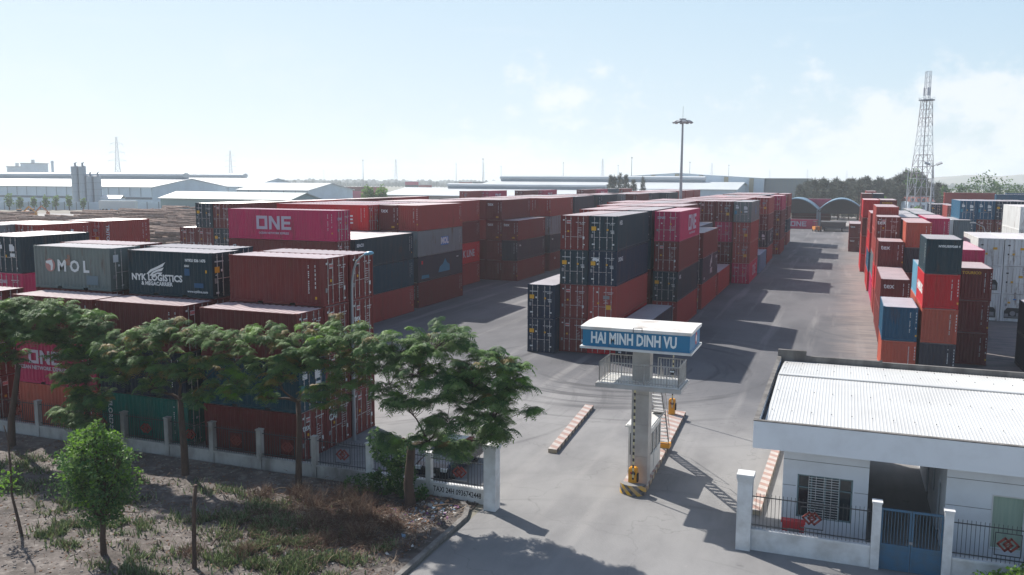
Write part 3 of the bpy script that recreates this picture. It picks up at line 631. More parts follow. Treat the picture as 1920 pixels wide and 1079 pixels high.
stack('left block, lengthwise red stack behind the magenta box', -61.8, 85.2, L40, 'E', 'BBBS', GK, strips='S', opt={3: dict(ex=[word('S', 'K LINE', 8.3, 1.2, 1.3, 'white', 0.03)], look='large white serif lettering, behind the magenta one')})
for i, (c, x) in enumerate(zip('RBSRB', (-61.9, -61.9, -62, -61.8, -61.9))):
    stack('left block, lengthwise row %s behind the red one' % ('one', 'two', 'three', 'four', 'five')[i], x, 87.85 + i * 2.5, L40, 'E', 'BB' + 'BR'[i % 2] + c, GK, detail=1)
stack('left block, third slot, next to the lane', -50.65, 101.7, L40, 'N', 'RSBR', GK, strips='E', opt={1: dict(ex=[word('E', 'K LINE', 8.3, 1.35, 1.35, 'white', 0.03)], strips='E', look='large white serif lettering beside the lane')})
stack('left block, third slot, second column', -53.1, 101.8, L40, 'N', 'BRBR', GK, detail=1)
stack('left block, third slot, third column', -55.6, 101.8, L40, 'N', 'BRBB', GK, detail=1)
stack('left block, third slot, fourth column', -58.1, 101.8, L40, 'N', 'BRBR', GK, detail=1)
sm = lambda s, z=2.2: word('E', s, 1.2, z, 0.45, 'white', 0.012)
stack('left block, fourth slot, low stack next to the lane', -45.74, 116.1, L40, 'N', 'BPB', GK, strips='ES', opt={2: dict(ex=[TEX(), PLATE()], look='white letters and yellow plate, top of the low stack'), 1: dict(ex=[sm('hex.')], look='small white word, middle of the low stack')})
stack('left block, fourth slot, tall second column', -48.2, 116.1, L40, 'N', 'BBBB', GK, strips='S', opt={3: dict(ex=[TEX(), PLATE()], strips='ES', look='white letters on its end, top of fourth slot'), 2: dict(ex=[TEX(), PLATE()], look='white letters on its end, third tier of fourth slot')})
for i, c in enumerate('BRB'): stack('left block, fourth slot, column %s behind' % ('three', 'four', 'five')[i], -50.7 - 2.5 * i, 116.2, L40, 'N', 'BBR' + c, GK, detail=1)
stack('left block, fifth slot, next to the lane', -45.75, 130.9, L40, 'N', 'BPGR', GK, strips='ES', opt={2: dict(ex=[word('E', 'RAL', 6.6, 1.5, 1.3, 'white', 0.03)], look='faint white letters, fifth slot'), 1: dict(ex=[sm('hex.')], strips='E', look='small white word, fifth slot'), 0: dict(ex=[word('E', 'CAI', 2.5, 1.9, 0.5, 'white', 0.012)], strips='E', look='white letters, bottom of fifth slot')})
stack('left block, fifth slot, second column', -48.2, 130.9, L40, 'N', 'BBBR', GK, strips='S')
for i, c in enumerate('RBR'): stack('left block, fifth slot, column %s behind' % ('three', 'four', 'five')[i], -50.7 - 2.5 * i, 131, L40, 'N', 'BBR' + c, GK, detail=1)
stack('left block, sixth slot, next to the lane', -46.1, 145.6, L40, 'N', 'BBBP', GK, detail=1)
for i, c in enumerate('BRDB'): stack('left block, sixth slot, column %s behind' % ('two', 'three', 'four', 'five')[i], -48.6 - 2.5 * i, 145.6, L40, 'N', 'BBR' + c, GK, detail=1)
# far crosswise part of the left block, end faces and sides toward the camera
for (x, y, cs, nm, ex) in ((-49.0, 162.5, 'BBBR', 'first', None), (-46.4, 165, 'BBBD', 'second', None), (-45.3, 178.5, 'BBBG', 'third', 'X'), (-43.0, 180, 'BBBB', 'fourth', None), (-43.2, 196, 'BBBP', 'fifth', None), (-41.0, 205, 'BBBD', 'sixth', None)):
    op = {3: dict(ex=[shape('E', polys('xx', [[(-1.1, -.9), (-.3, -.9), (1.1, .9), (.3, .9)], [(-1.1, .9), (-.3, .9), (1.1, -.9), (.3, -.9)]]), 6.5, 1.45, 'redmark')], look='red cross emblem on pale side')} if ex else None
    stack('far part of the left block, %s stack' % nm, x, y, L40, 'N', cs, GK, detail=1, strips='S', opt=op)
    stack('far part of the left block, %s stack, inner column' % nm, x - 2.5, y, L40, 'N', 'BBB' + R.choice('RBR'), GK, detail=1)
    stack('far part of the left block, %s stack, third column' % nm, x - 5.0, y, L40, 'N', 'BBB' + R.choice('RBG'), GK, detail=1)
k = 0
for y in (222, 236, 250, 264):
    for x, c in ((-44.5, 'R'), (-47, 'B'), (-49.5, 'R'), (-52, 'S')):
        k += 1; stack('distant end of the left block, place %d' % k, x, y, L40, 'N', 'BB' + R.choice('BR') + c, GK, detail=0, door=False)
# far-left column rising over the magenta box
GF = 'containers at the back of the left block'
stack('back column, doors left of the magenta box', -71.0, 82.2, L40, 'S', 'BDBD', GF, opt={3: dict(look='yellow plate, left of the magenta box')})
stack('back column, second from the left', -68.5, 82.2, L40, 'S', 'BRDB', GF)
for i, (c, y) in enumerate(zip('SBR', (95.2, 108.6, 121.6))): stack('back column, slot %s going away' % ('two', 'three', 'four')[i], -68.5, y, L40, 'S', 'BBR' + c, GF, detail=1)
stack('back column, low stack with dark red doors', -73.5, 82.3, L40, 'S', 'BBB', GF)
# farther red and magenta boxes in front of the white warehouse
GO = 'containers far behind the left block'
for i, (x, y, c) in enumerate(((-88, 195, 'R'), (-86, 203.5, 'M'), (-81.5, 216, 'B'), (-80, 228, 'M'), (-74, 248, 'B'), (-73.5, 261, 'M'), (-73, 274, 'E'), (-71.5, 287, 'R'))):
    stack('far row before the white warehouse, place %s' % ('one', 'two', 'three', 'four', 'five', 'six', 'seven', 'eight')[i], x, y, L40, 'S', 'BBR' + c, GO, detail=1,
          opt={3: dict(ex=[shape('E', ONE, 6, 1.45, 'lilac', 1.3)], look='pale square letters, far row place %d' % (i + 1))} if c == 'M' else None)
for i, c in enumerate('RRBRM'):
    stack('far crosswise red row, place %s' % ('one', 'two', 'three', 'four', 'five')[i], -66 + i * 12.5, 302, L40, 'E', 'BB' + c, GO, detail=0, door=False, H=H9)
# central block
GC = 'containers in the central block'
A3 = word('E', 'HEX.', 1.15, 2.3, 0.5, 'white', 0.015)
def horse(t, L, H, loc):
    place_decal(t, L, H, loc['S'], 0.60, 2.12, polys('horse', [[(-.36, -.05), (-.2, .1), (-.3, .22), (-.12, .16), (0, .2), (.2, .1), (.36, .18), (.3, .02), (.38, -.12), (.2, -.06), (.1, -.18), (.02, -.06), (-.15, -.04), (-.25, -.16), (-.22, -.02)]])(), 'emblem', MT['white'], 0, 1, True)
    place_decal(t, L, H, loc['E'], 1.25, 2.15, text_mesh('DONG', 0.5, 0.015, [MT['white']]), 'lettering', MT['white'], 0, 1, True)
stack('central block, front right stack', -19.66, 69.68, L40, 'S', 'SRND', GC, opt={3: dict(ex=[A3], look='yellow plate, top of front right stack'), 2: dict(ex=[horse], look='white running horse emblem'), 0: dict(look='bright doors, partly behind the gate sign')})
stack('central block, front stack second from left', -22.12, 69.6, L40, 'S', 'BBDB', GC)
stack('central block, low front stack at its left end', -24.60, 68.47, L40, 'S', 'NN', GC)
stack('central block, single box behind the gate sign', -16.93, 68.5, L40, 'S', 'P', GC)
stack('central block, second slot right column', -19.95, 84.6, L40, 'S', 'BBED', GC)
stack('central block, second slot middle column', -22.42, 84.6, L40, 'S', 'BBBB', GC)
stack('central block, second slot left column', -24.9, 84.6, L40, 'S', 'BBBR', GC)
stack('central block, tall stack facing the lane with magenta top', -16.92, 83.04, L40, 'S', 'RDBM', GC, strips='', opt={3: dict(ex=[shape('E', ONE, 7.3, 1.62, 'lilac', 1.55), word('E', 'OCEAN NETWORK EXPRESS', 7.3, 0.52, 0.28, 'lilac', 0.01)], look='large pale letters on a stack facing the lane'),
      2: dict(look='red plate, under the magenta top', dm='B'), 1: dict(ex=[A3], look='small white word, second tier facing the lane')})
def nyks(t, L, H, loc):
    place_decal(t, L, H, loc['E'], 5.4, 1.45, WING(), 'emblem', MT['white'], 0.25, 1.5, True)
    place_decal(t, L, H, loc['E'], 6.6, 0.95, text_mesh('NYK', 0.9, 0.03, [MT['white']]), 'lettering', MT['white'], 0, 1, True)
    place_decal(t, L, H, loc['E'], 1.2, 0.5, text_mesh('NYK', 0.4, 0.01, [MT['white']]), 'lettering', MT['white'], 0, 1, True)
    place_decal(t, L, H, loc['E'], 10.9, 2.3, text_mesh('NYKU', 0.5, 0.02, [MT['white']]), 'lettering', MT['white'], 0, 1, True)
stack('central block, third slot, three high facing the lane', -16.9, 98.5, L40, 'S', 'RPB', GC, strips='E', opt={1: dict(ex=[nyks], dm='X', look='white wing emblem, third slot')})
for i, c in enumerate('BRBR'): stack('central block, third slot, column %s from the lane' % ORD[i + 1], -19.55 - 2.48 * i, 99.0, L40, 'S', 'BBB' + c, GC, detail=1)
stack('central block, single box at the lane in the fourth slot', -16.9, 112.0, L40, 'S', 'R', GC)
stack('central block, fourth slot, low pale roofed stack', -19.5, 112.4, L40, 'S', 'BBL', GC)
for i, c in enumerate('BDRR'): stack('central block, fourth slot, column %s from the lane' % ORD[i + 1], -22.0 - 2.48 * i, 112.8, L40, 'S', 'BBR' + c, GC, detail=1)
stack('central block, fifth slot, right of the two door stacks', -17.1, 126.6, L40, 'S', 'BBMB', GC, opt={3: dict(dm='Y')})
stack('central block, fifth slot, left of the two door stacks', -19.6, 126.6, L40, 'S', 'BBBB', GC)
for i, c in enumerate('RBR'): stack('central block, fifth slot, hidden column %s' % ('one', 'two', 'three')[i], -22.1 - 2.48 * i, 126.8, L40, 'S', 'BBB' + c, GC, detail=1)
stack('central block, grey topped stack at the lane', -14.43, 125.9, L40, 'S', 'MRRV', GC, opt={3: dict(dm='X', ex=[word('E', 'A', 6.4, 1.5, 1.8, 'blueink', 0.04)], look='blue emblem, beside the lane'), 2: dict(dm='Y'), 1: dict(dm='Y'), 0: dict(ex=[shape('E', ONE, 7.0, 1.5, 'lilac', 1.5)], look='pale letters at the foot of the grey topped stack')})
stack('central block, lone pale blue box on the lane', -14.35, 141.4, L40, 'S', 'K', GC, opt={0: dict(dm=None)})
stack('central block, stack behind the pale blue box', -14.55, 158.2, L40, 'S', 'RPBR', GC, detail=1, opt={1: dict(ex=[nyks], dm='X', look='white wing emblem, behind the pale blue box'), 3: dict(dm='Y')})
stack('central block, magenta topped far stack at the lane', -13.75, 179.3, L40, 'S', 'RBBM', GC, detail=1, opt={0: dict(dm='Y'), 2: dict(dm='Y'), 1: dict(dm='Y')})
stack('central block, last stack at the lane', -14.1, 206.5, L40, 'S', 'RNBR', GC, detail=1, opt={3: dict(dm='Y')})
for j, (y, cs) in enumerate(((142, 'RRBR'), (157.5, 'RBSR'), (172, 'BRLR'), (193, 'LRRB'), (208, 'RRBB'))):
    for i, c in enumerate(cs):
        stack('central block, far slot %s, column %s from the lane' % (ORD[j].replace('ground', 'first'), ('first', 'second', 'third', 'fourth')[i]), -17.1 - 2.5 * i, y, L40, 'S', 'BBR' + c, GC, detail=0 if j > 2 else 1, door=j < 3)
# right block (doors away from the camera: closed ends face it)
GR = 'containers in the right block'
stack('right block, lowest box at the near left corner', 3.2, 70.7, L20, 'N', 'OU', GR, H2, strips='S', opt={0: dict(look='plain end, under the blue one, right block'), 1: dict(look='plain end, right block near corner')})
def hs(t, L, H, loc): place_decal(t, L, H, loc['W'], 3.2, 1.3, text_mesh('HAMBURG', 0.95, 0.04, [MT['white']]), 'lettering', MT['white'], 0, 1, True)
stack('right block, tall near stack of four colours', 5.85, 70.7, L20, 'N', 'POSD', GR, H2, strips='S', opt={3: dict(strips='W', ex=[word('S', 'NYKU559268 4', 1.55, 2.05, 0.22, 'white', 0.012)], look='white number line, top of the tall near stack'), 2: dict(ex=[hs], look='end facing the camera, under the slate top')})
stack('right block, three high dark stack right of the tall one', 8.8, 76.9, L20, 'N', 'BBB', GR, H2, strips='S', opt={2: dict(ex=[word('S', 'TOURICO', 0.95, 2.2, 0.30, 'yellow', 0.012)], look='small pale word, right of the tall stack')})
stack('right block, pale stack half hidden by the tall one', 5.9, 77.3, L20, 'N', 'ROK', GR, H2)
stack('right block, pair at the lane behind the blue box', 3.5, 84.9, L40, 'N', 'BB', GR, strips='S', opt={1: dict(ex=[TEX()], look='white letters on its end, behind the blue box')})
stack('right block, three high at the lane', 3.6, 97.6, L20, 'N', 'RSB', GR, strips='S', hs=(H9, H2, H9), opt={2: dict(ex=[TEX()], look='white letters on its end, three high stack at the lane')})
stack('right block, four high with doors and white letters', 3.55, 104.0, L20, 'S', 'RSRB', GR, hs=(H2, H2, H9, H2), opt={3: dict(ex=[TEX('S', 0.5, 1.95)], dm='B', look='lock rods and white letters, right block')})
stack('right block, orange stack in the second column', 6.1, 98.0, L40, 'N', 'BRPO', GR, H2, strips='S', opt={3: dict(look='plain end and bright left side, second column')})
stack('right block, magenta topped stack in the third column', 9.0, 110.3, L40, 'N', 'BRBM', GR, H2, strips='S', opt={3: dict(ex=[], look='plain end, third column')})
stack('right block, slot behind the lettered doors', 3.6, 110.6, L40, 'N', 'MLRR', GR)
stack('right block, second column behind the orange stack', 6.1, 112.5, L40, 'N', 'BBRL', GR, H2)
stack('right block, second column, next one back', 6.1, 125.5, L40, 'N', 'BRBL', GR, H2)
stack('right block, third column, next one back', 8.8, 124.5, L40, 'N', 'BRBL', GR, H2)
stack('right block, third column, farther back', 8.8, 137.5, L40, 'N', 'BRBG', GR, H2)
stack('right block, lane column with white letters', 3.4, 124, L40, 'N', 'SUSR', GR, H2, strips='W')
stack('right block, lane column farther back', 3.6, 137, L40, 'N', 'RSB', GR, H9)
stack('right block, far tall stack with bright red top', 2.95, 150.5, L40, 'N', 'SRBS', GR)
stack('right block, far tall stack with small yellow word', 5.45, 150.5, L40, 'N', 'BBBB', GR, opt={3: dict(ex=[word('S', 'TOURICO', 1.0, 2.4, 0.34, 'yellow', 0.01)], look='small yellow word, far tall stack')})
stack('right block, far mixed stack of three', 3.55, 172.0, L40, 'N', 'RPB', GR)
stack('right block, low far pair by the lane', 1.35, 193.0, L40, 'N', 'BB', GR, strips='S', opt={i: dict(ex=[TEX()], look='white letters, %s of the low far pair' % w_) for i, w_ in ((0, 'bottom'), (1, 'top'))})
stack('right block, farthest maroon stack', 3.9, 226, L40, 'N', 'BRBB', GR)
stack('right block, farthest navy stack', 6.6, 226, L40, 'N', 'BRBN', GR)
stack('right block, tip behind the farthest stacks', 5.3, 242, L40, 'N', 'BRBR', GR, H9 + 0.1)
# right edge: reefers, magenta, grey boxes, cross containers
GX = 'containers at the right edge'
stack('right edge, box with pink roof behind the dark stack', 9.2, 84.5, L40, 'N', 'RBM', GX, H9)
def fridge(t, L, H, loc):
    b = MB(); z0 = 0.35; ex_ = MT['black']
    b.prism([(0.25, 0), (2.19, 0), (2.19, 0.0), (0.25, 0.0)], 0, 0) if False else None
    pts = [(-0.85, 0.0), (-0.85, 0.75), (-0.6, 1.1), (0.6, 1.1), (0.85, 0.75), (0.85, 0.0)]
    b.poly([(x, y, 0) for x, y in pts]); place_decal(t, L, H, loc['S'], 1.22, 0.35, b.mesh('fan_opening', [MT['black']]), 'fan_opening', None, 0, 1, True)
    b = MB(); b.tube((0, 0, 0), (0, 0, 0.03), 0.26, seg=16); b.box(-0.8, -0.42, 0, 0.8, -0.34, 0.03); b.box(0.35, -0.3, 0, 0.75, 0.05, 0.05); b.box(-0.75, -0.32, 0, -0.4, -0.05, 0.05)
    place_decal(t, L, H, loc['S'], 1.15, 0.88, b.mesh('fan', [MT['greymark']]), 'fan', None, 0, 1, True)
    for u, z, w_, h_, m_ in ((0.75, 2.0, .12, .1, 'yellow'), (1.25, 2.35, .14, .06, 'blueink'), (1.6, 2.1, .16, .1, 'white'), (0.5, 1.75, .1, .14, 'greymark')):
        place_decal(t, L, H, loc['S'], u, z, polys('rp%s%d' % (m_, int(w_ * 100)), [[(-w_, -h_), (w_, -h_), (w_, h_), (-w_, h_)]], (m_,))(), 'sticker', None, 0, 1, True)
for i in range(4):
    stack('refrigerated block, column %s from the left' % ('one', 'two', 'three', 'four')[i], 13.46 + i * 2.49, 102.7, L40, 'N', 'WWW', GX, H9, opt={0: dict(ex=[fridge], look='cooling unit, bottom of column %d' % (i + 1)), 1: dict(ex=[fridge], look='cooling unit, middle of column %d' % (i + 1)) if i == 0 else dict(dm='W', face='S', look='stickers, middle of column %d' % (i + 1)), 2: dict(face='S', dm='W', look='lock rods, top of column %d' % (i + 1))})
stack('right edge, dark low stack behind the gatehouse', 13.6, 73.2, L20, 'N', 'PP', GX, H2)
stack('right edge, second dark low stack', 15.4, 76.5, L20, 'S', 'P', GX, H2)
def hsd(t, L, H, loc): place_decal(t, L, H, loc['S'], 8.8, 1.7, text_mesh('HSD', 1.0, 0.05, [MT['white']]), 'lettering', MT['white'], 0, 1, True)
for nm, x, y, L_, f, cs, o in (
    ('long box over the blue ones', 25.4, 262, L40, 'E', 'BBBR', None), ('long box beside the long red one', 41.0, 268, L40, 'E', 'UUUU', None), ('long box with white letters', 34.0, 236, L40, 'E', 'BBUU', {3: dict(ex=[hsd], look='white letters facing the camera')}),
    ('navy box behind the lamp pole', 21.3, 250, L40, 'S', 'BBN', None), ('second navy box behind the lamp pole', 23.8, 250, L40, 'S', 'BBN', None),
    ('narrow red box in the right group', 23.9, 238, L40, 'S', 'BBR', None),
    ('pale blue sided box, first', 17.1, 153, L40, 'S', 'BBUU', {3: dict(dm='X')}), ('dark doors beside the pale blue box', 19.6, 153, L40, 'S', 'BBBU', {3: dict(dm='X')}), ('dark doors, third in line', 22.1, 153, L40, 'S', 'BBBN', None), ('dark doors, fourth in line', 24.6, 153, L40, 'S', 'BBBN', None),
    ('slate box in front of the blue group', 21.9, 192, L40, 'S', 'BUD', None),
    ('coral sided box', 22.7, 179, L40, 'S', 'BBR', None), ('teal end behind the white boxes', 25.2, 179, L40, 'S', 'BBE', None), ('second teal end behind the white boxes', 27.7, 179, L40, 'S', 'BBT', None), ('red end behind the white boxes', 30.2, 179, L40, 'S', 'BBR', None),
    ('tall white box at the right edge', 20.0, 120, L40, 'N', 'WWWW', None), ('second tall white box at the right edge', 22.5, 120, L40, 'N', 'WWWW', None),
    ('low pale box behind the third column', 13.6, 150, L40, 'N', 'BBW', None), ('low pale box, next one', 16.1, 150, L40, 'N', 'BBL', None)):
    stack('right group, ' + nm, x, y, L_, f, cs, 'containers in the far right group', H9, detail=1, opt=o)
print('containers', NC)
# ---------------------------------------------------------------- gate tower with sign
WHT = mat('aged_white_paint', (0.62, 0.62, 0.60), 0.55, second=(0.42, 0.39, 0.35), nscale=1.2, amount=0.55, lo=0.45, hi=0.75, nstretch=(1, 1, 0.4), bump=0.05, bscale=6)
ALU = mat('grey_cladding', (0.44, 0.43, 0.415), 0.45, 0.15, second=(0.27, 0.24, 0.22), nscale=1.1, amount=0.5)
SEAM = mat('panel_joint', (0.10, 0.10, 0.10), 0.8)
SBLU = mat('sign_blue', (0.006, 0.15, 0.30), 0.4, second=(0.015, 0.18, 0.32), nscale=0.8, amount=0.5)
SWH = mat('sign_letter_white', (0.70, 0.74, 0.74), 0.5)
RAILM = mat('railing_grey', (0.42, 0.42, 0.41), 0.5, 0.2, second=(0.25, 0.2, 0.17), nscale=4, amount=0.5)
YEL = mat('barrier_yellow', (0.68, 0.30, 0.010), 0.45, second=(0.50, 0.24, 0.03), nscale=3, amount=0.6)
GLAS = mat('dark_glass', (0.02, 0.03, 0.035), 0.08, 0, 0.8)
tw = thing('gate_tower', 'slim gate tower with blue name board, white roof and railed platform on the striped island', 'gate tower', (-8.6, 39.9, 0))
def OB(b, name, m, par, off): 
    b.v = [(x - off[0], y - off[1], z - off[2]) for x, y, z in b.v]; return b.obj(name, m, par)
to = (-8.6, 39.9, 0)
b = MB(); cx0, cx1, cy0, cy1 = -8.9, -8.08, 39.45, 40.15
for z0, z1 in ((0.24, 1.55), (1.562, 3.1), (3.112, 4.55), (4.562, 5.06), (5.24, 5.9), (5.912, 6.84)): b.box(cx0, cy0, z0, cx1, cy1, z1)
OB(b, 'column', ALU, tw, to); b = MB(); b.box(cx0 + .02, cy0 + .02, 0.24, cx1 - .02, cy1 - .02, 6.84); OB(b, 'column_core', SEAM, tw, to)
b = MB(); b.box(-10.35, 38.5, 5.06, -6.5, 40.62, 5.24); OB(b, 'platform', WHT, tw, to)
b = MB(); b.box(-10.42, 38.44, 5.0, -6.43, 38.497, 5.20); b.box(-10.42, 40.623, 5.0, -6.43, 40.68, 5.20); b.box(-10.42, 38.5, 5.0, -10.353, 40.62, 5.20); b.box(-6.497, 38.5, 5.0, -6.43, 40.62, 5.20); OB(b, 'platform_edge', ALU, tw, to)
b = MB(); zt = 6.18
def rail(b, p, q, z0, z1, step=0.13, r=0.013):
    p = Vector(p); q = Vector(q); n = max(2, int((q - p).length / step))
    for i in range(n + 1):
        s = p.lerp(q, i / n); big_ = i in (0, n) or i % 8 == 0
        b.tube((s.x, s.y, z0), (s.x, s.y, z1), 0.028 if big_ else r, seg=5)
    for z, rr in ((z1, 0.030), (z0 + 0.10, 0.018)): b.tube((p.x, p.y, z), (q.x, q.y, z), rr, seg=6)
for nm, p, q in (('railing', (-10.27, 38.58, 0), (-6.58, 38.58, 0)), ('railing', (-10.27, 38.58, 0), (-10.27, 40.54, 0)), ('railing', (-6.58, 38.58, 0), (-6.58, 40.54, 0)), ('railing', (-10.27, 40.54, 0), (-9.0, 40.54, 0)), ('railing', (-7.9, 40.54, 0), (-6.58, 40.54, 0))):
    b = MB(); rail(b, p, q, 5.24, zt); OB(b, nm, RAILM, tw, to)
# sign box
X0, X1, Y0, Y1 = -11.0, -6.06, 38.2, 41.0
b = MB(); b.box(X0, Y0, 6.97, X1, Y1, 7.74); OB(b, 'name_board', SBLU, tw, to)
b = MB(); n = len(b.v); rz0, rz1 = 7.743, 7.88
b.box(X0 - .07, Y0 - .07, rz0, X1 + .07, Y1 + .07, rz1)
rp = [(X0 - .07, Y0 - .07), (X1 + .07, Y0 - .07), (X1 + .07, Y1 + .07), (X0 - .07, Y1 + .07)]
ym = (Y0 + Y1) / 2
b.poly([(X0 - .09, Y0 - .09, 7.884), (X1 + .09, Y0 - .09, 7.884), (X1 + .09, ym, 7.95), (X0 - .09, ym, 7.95)]); b.poly([(X0 - .09, ym, 7.95), (X1 + .09, ym, 7.95), (X1 + .09, Y1 + .09, 7.884), (X0 - .09, Y1 + .09, 7.884)])
b.poly([(X1 + .09, Y0 - .09, 7.884), (X1 + .09, Y1 + .09, 7.884), (X1 + .09, ym, 7.95)]); b.poly([(X0 - .09, Y1 + .09, 7.884), (X0 - .09, Y0 - .09, 7.884), (X0 - .09, ym, 7.95)])
ROOFW = mat('sign_roof_white', (0.66, 0.64, 0.61), 0.5, second=(0.36, 0.30, 0.24), nscale=0.9, amount=0.85, lo=0.48, hi=0.72)
OB(b, 'board_roof', ROOFW, tw, to)
b = MB(); b.box(X0 - .10, Y0 - .12, 6.86, X1 + .10, Y1 + .12, 6.967); OB(b, 'board_tray', WHT, tw, to)
b = MB(); b.cur = 0
for x in (-9.75, -7.35): b.box(x, Y0 - .004, 6.97, x + .02, Y0, 7.74)
b.tube((-8.6, Y0 - .10, 7.95), (-8.6, Y0 - .10, 7.72), 0.015, seg=5); b.tube((-8.6, Y0 - .10, 7.95), (-8.2, Y0 - .10, 7.97), 0.015, seg=5); b.tube((-8.2, Y0 - .10, 7.97), (-8.2, Y0 - .10, 7.8), .015, seg=5); b.tube((-8.6, Y0 - .08, 7.72), (-8.05, Y0 - .06, 7.76), .01, seg=5)
OB(b, 'board_joint', SEAM, tw, to)
o = link('lettering', text_mesh('HAI MINH DINH VU', 0.62, 0.022, [SWH]), tw); o.matrix_local = Matrix.Translation(Vector((-8.62, Y0 - 0.012, 7.355)) - Vector(to)) @ Matrix.Rotation(pi / 2, 4, 'X')
_w = max(v.co.x for v in o.data.vertices) - min(v.co.x for v in o.data.vertices); o.scale = (3.95 / _w, 0.50 / 0.62 * 1.42, 1)
REDL = mat('emblem_red', (0.42, 0.03, 0.03), 0.5)
b = MB(); b.poly([(X1 + .006, 39.9 + .26 * cos(a), 7.36 + .30 * sin(a)) for a in [2 * pi * i / 20 for i in range(20)]]); OB(b, 'emblem', REDL, tw, to)
b = MB(); b.poly([(X1 + .010, 39.9 + .13 * cos(a), 7.36 + .17 * sin(a)) for a in [2 * pi * i / 14 for i in range(14)]]); OB(b, 'emblem_centre', SWH, tw, to)
# stairs from the platform down to the island
b = MB(); A = Vector((-8.12, 40.7, 5.1)); B = Vector((-8.3, 43.0, 2.9)); C_ = Vector((-8.4, 43.6, 2.9)); D_ = Vector((-8.5, 45.6, 0.45))
for s in (-0.30, 0.30):
    for p, q in ((A, B), (C_, D_)):
        p2 = p + Vector((s, 0, 0)); q2 = q + Vector((s, 0, 0)); d = (q2 - p2)
        b.quad(p2 + Vector((-.02, 0, .1)), q2 + Vector((-.02, 0, .1)), q2 + Vector((-.02, 0, -.12)), p2 + Vector((-.02, 0, -.12))); b.quad(p2 + Vector((.02, 0, .1)), p2 + Vector((.02, 0, -.12)), q2 + Vector((.02, 0, -.12)), q2 + Vector((.02, 0, .1)))
        b.quad(p2 + Vector((-.02, 0, .1)), p2 + Vector((.02, 0, .1)), q2 + Vector((.02, 0, .1)), q2 + Vector((-.02, 0, .1)))
for p, q, n in ((A, B, 9), (C_, D_, 10)):
    for i in range(n):
        s = p.lerp(q, (i + .5) / n); b.box(s.x - .28, s.y - .12, s.z - .02, s.x + .28, s.y + .12, s.z + .015)
b.box(-8.68, 42.95, 2.82, -8.02, 43.65, 2.88)
OB(b, 'stairs', ALU, tw, to)
b = MB(); b.box(-8.85, 45.35, 0.244, -8.12, 45.9, 0.46); OB(b, 'stair_foot', YEL, tw, to)
for s in (-0.30, 0.30):
    b = MB(); b.tube(A + Vector((s, 0, .95)), B + Vector((s, 0, .95)), .02, seg=5); b.tube(C_ + Vector((s, 0, .95)), D_ + Vector((s, 0, .95)), .02, seg=5)
    for i in range(5):
        for p, q in ((A, B), (C_, D_)):
            t_ = p.lerp(q, i / 4) + Vector((s, 0, 0)); b.tube(t_, t_ + Vector((0, 0, .95)), .012, seg=4)
    OB(b, 'stair_rail', RAILM, tw, to)
def small_box(name, lab, cat, x, y, z, w, d, h, m):
    b = MB(); b.box(-w / 2, -d / 2, 0, w / 2, d / 2, h); b.box(-w / 2 + .02, -d / 2 - .02, .02, w / 2 - .02, -d / 2, h - .02); o = b.obj(name, m); o.location = (x, y, z); return tag(o, lab, cat)
b = MB(); b.box(-.12, -.07, 0, .12, .07, .10); b.box(-.05, -.02, -.1, .05, .02, 0); b.cur = 1; b.box(-.10, -.075, .015, .10, -.07, .085)
o = b.obj('floodlight', [MT['black'], MT['white']]); o.location = (-6.85, 38.45, 5.98); tag(o, 'small black floodlight clipped to the tower platform railing', 'floodlight')
# booth
bt = thing('guard_booth', 'narrow white guard booth with side windows behind the gate tower column', 'guard booth', (-8.75, 42.0, 0.24))
b = MB(); b.box(-.55, -1.35, 0, .52, 1.35, .95); b.box(-.55, -1.35, 2.05, .52, 1.35, 2.38)
for x in (-.55, .44):
    for y in (-1.35, -0.45, .42, 1.27): b.box(x, y, .95, x + .08, y + .08, 2.05)
b.obj('wall', WHT, bt)
for y0, y1 in ((-1.27, -.45), (-.37, .42), (.50, 1.27)):
    for x in (-.50, .47): b = MB(); b.box(x, y0, .95, x + .02, y1, 2.05); b.obj('window', GLAS, bt)
b = MB(); b.box(-.47, -1.32, .95, .44, -1.30, 2.05); b.obj('window', GLAS, bt)
b = MB(); b.box(-.68, -1.5, 2.38, .64, 1.5, 2.46); b.box(-.62, -1.44, 2.46, .58, 1.44, 2.50); b.obj('roof', WHT, bt)
b = MB(); b.box(.522, -.37, .1, .55, .40, .9); b.obj('door', WHT, bt)
# barriers
POLE = striped('barrier_pole_paint', (0.62, 0.55, 0.30), (0.02, 0.02, 0.02), 3.2, vert=True)
def barrier(x, y, lab, top):
    t = thing('barrier', lab, 'barrier', (x, y, 0.24))
    b = MB(); pr = [(-.19, -.17), (.19, -.17), (.19, .17), (-.19, .17)]; b.prism(pr, 0, .88); b.prism([(a * .93, c * .93) for a, c in pr], .88, .94); b.prism([(a * .7, c * .7) for a, c in pr], .94, .98)
    b.box(-.13, -.178, .12, .13, -.172, .62); b.obj('cabinet', YEL, t)
    b = MB(); b.tube((.05, -.21, .72), (.05, -.17, .72), .09, seg=12); b.box(.2, -.12, .3, .26, .08, .7); b.obj('hinge', MT['black'], t)
    b = MB(); b.box(.01, -.26, .45, .09, -.215, top); b.obj('boom', POLE, t)
    b = MB(); b.poly([(-.06 + .05 * cos(2 * pi * i / 12), -.180, .74 + .05 * sin(2 * pi * i / 12)) for i in range(12)]); b.obj('emblem', REDL, t)
barrier(-8.62, 38.85, 'yellow barrier cabinet with raised striped boom at the rounded island nose', 4.75)
barrier(-9.28, 52.35, 'yellow barrier cabinet at the far end of the striped island', 5.3)
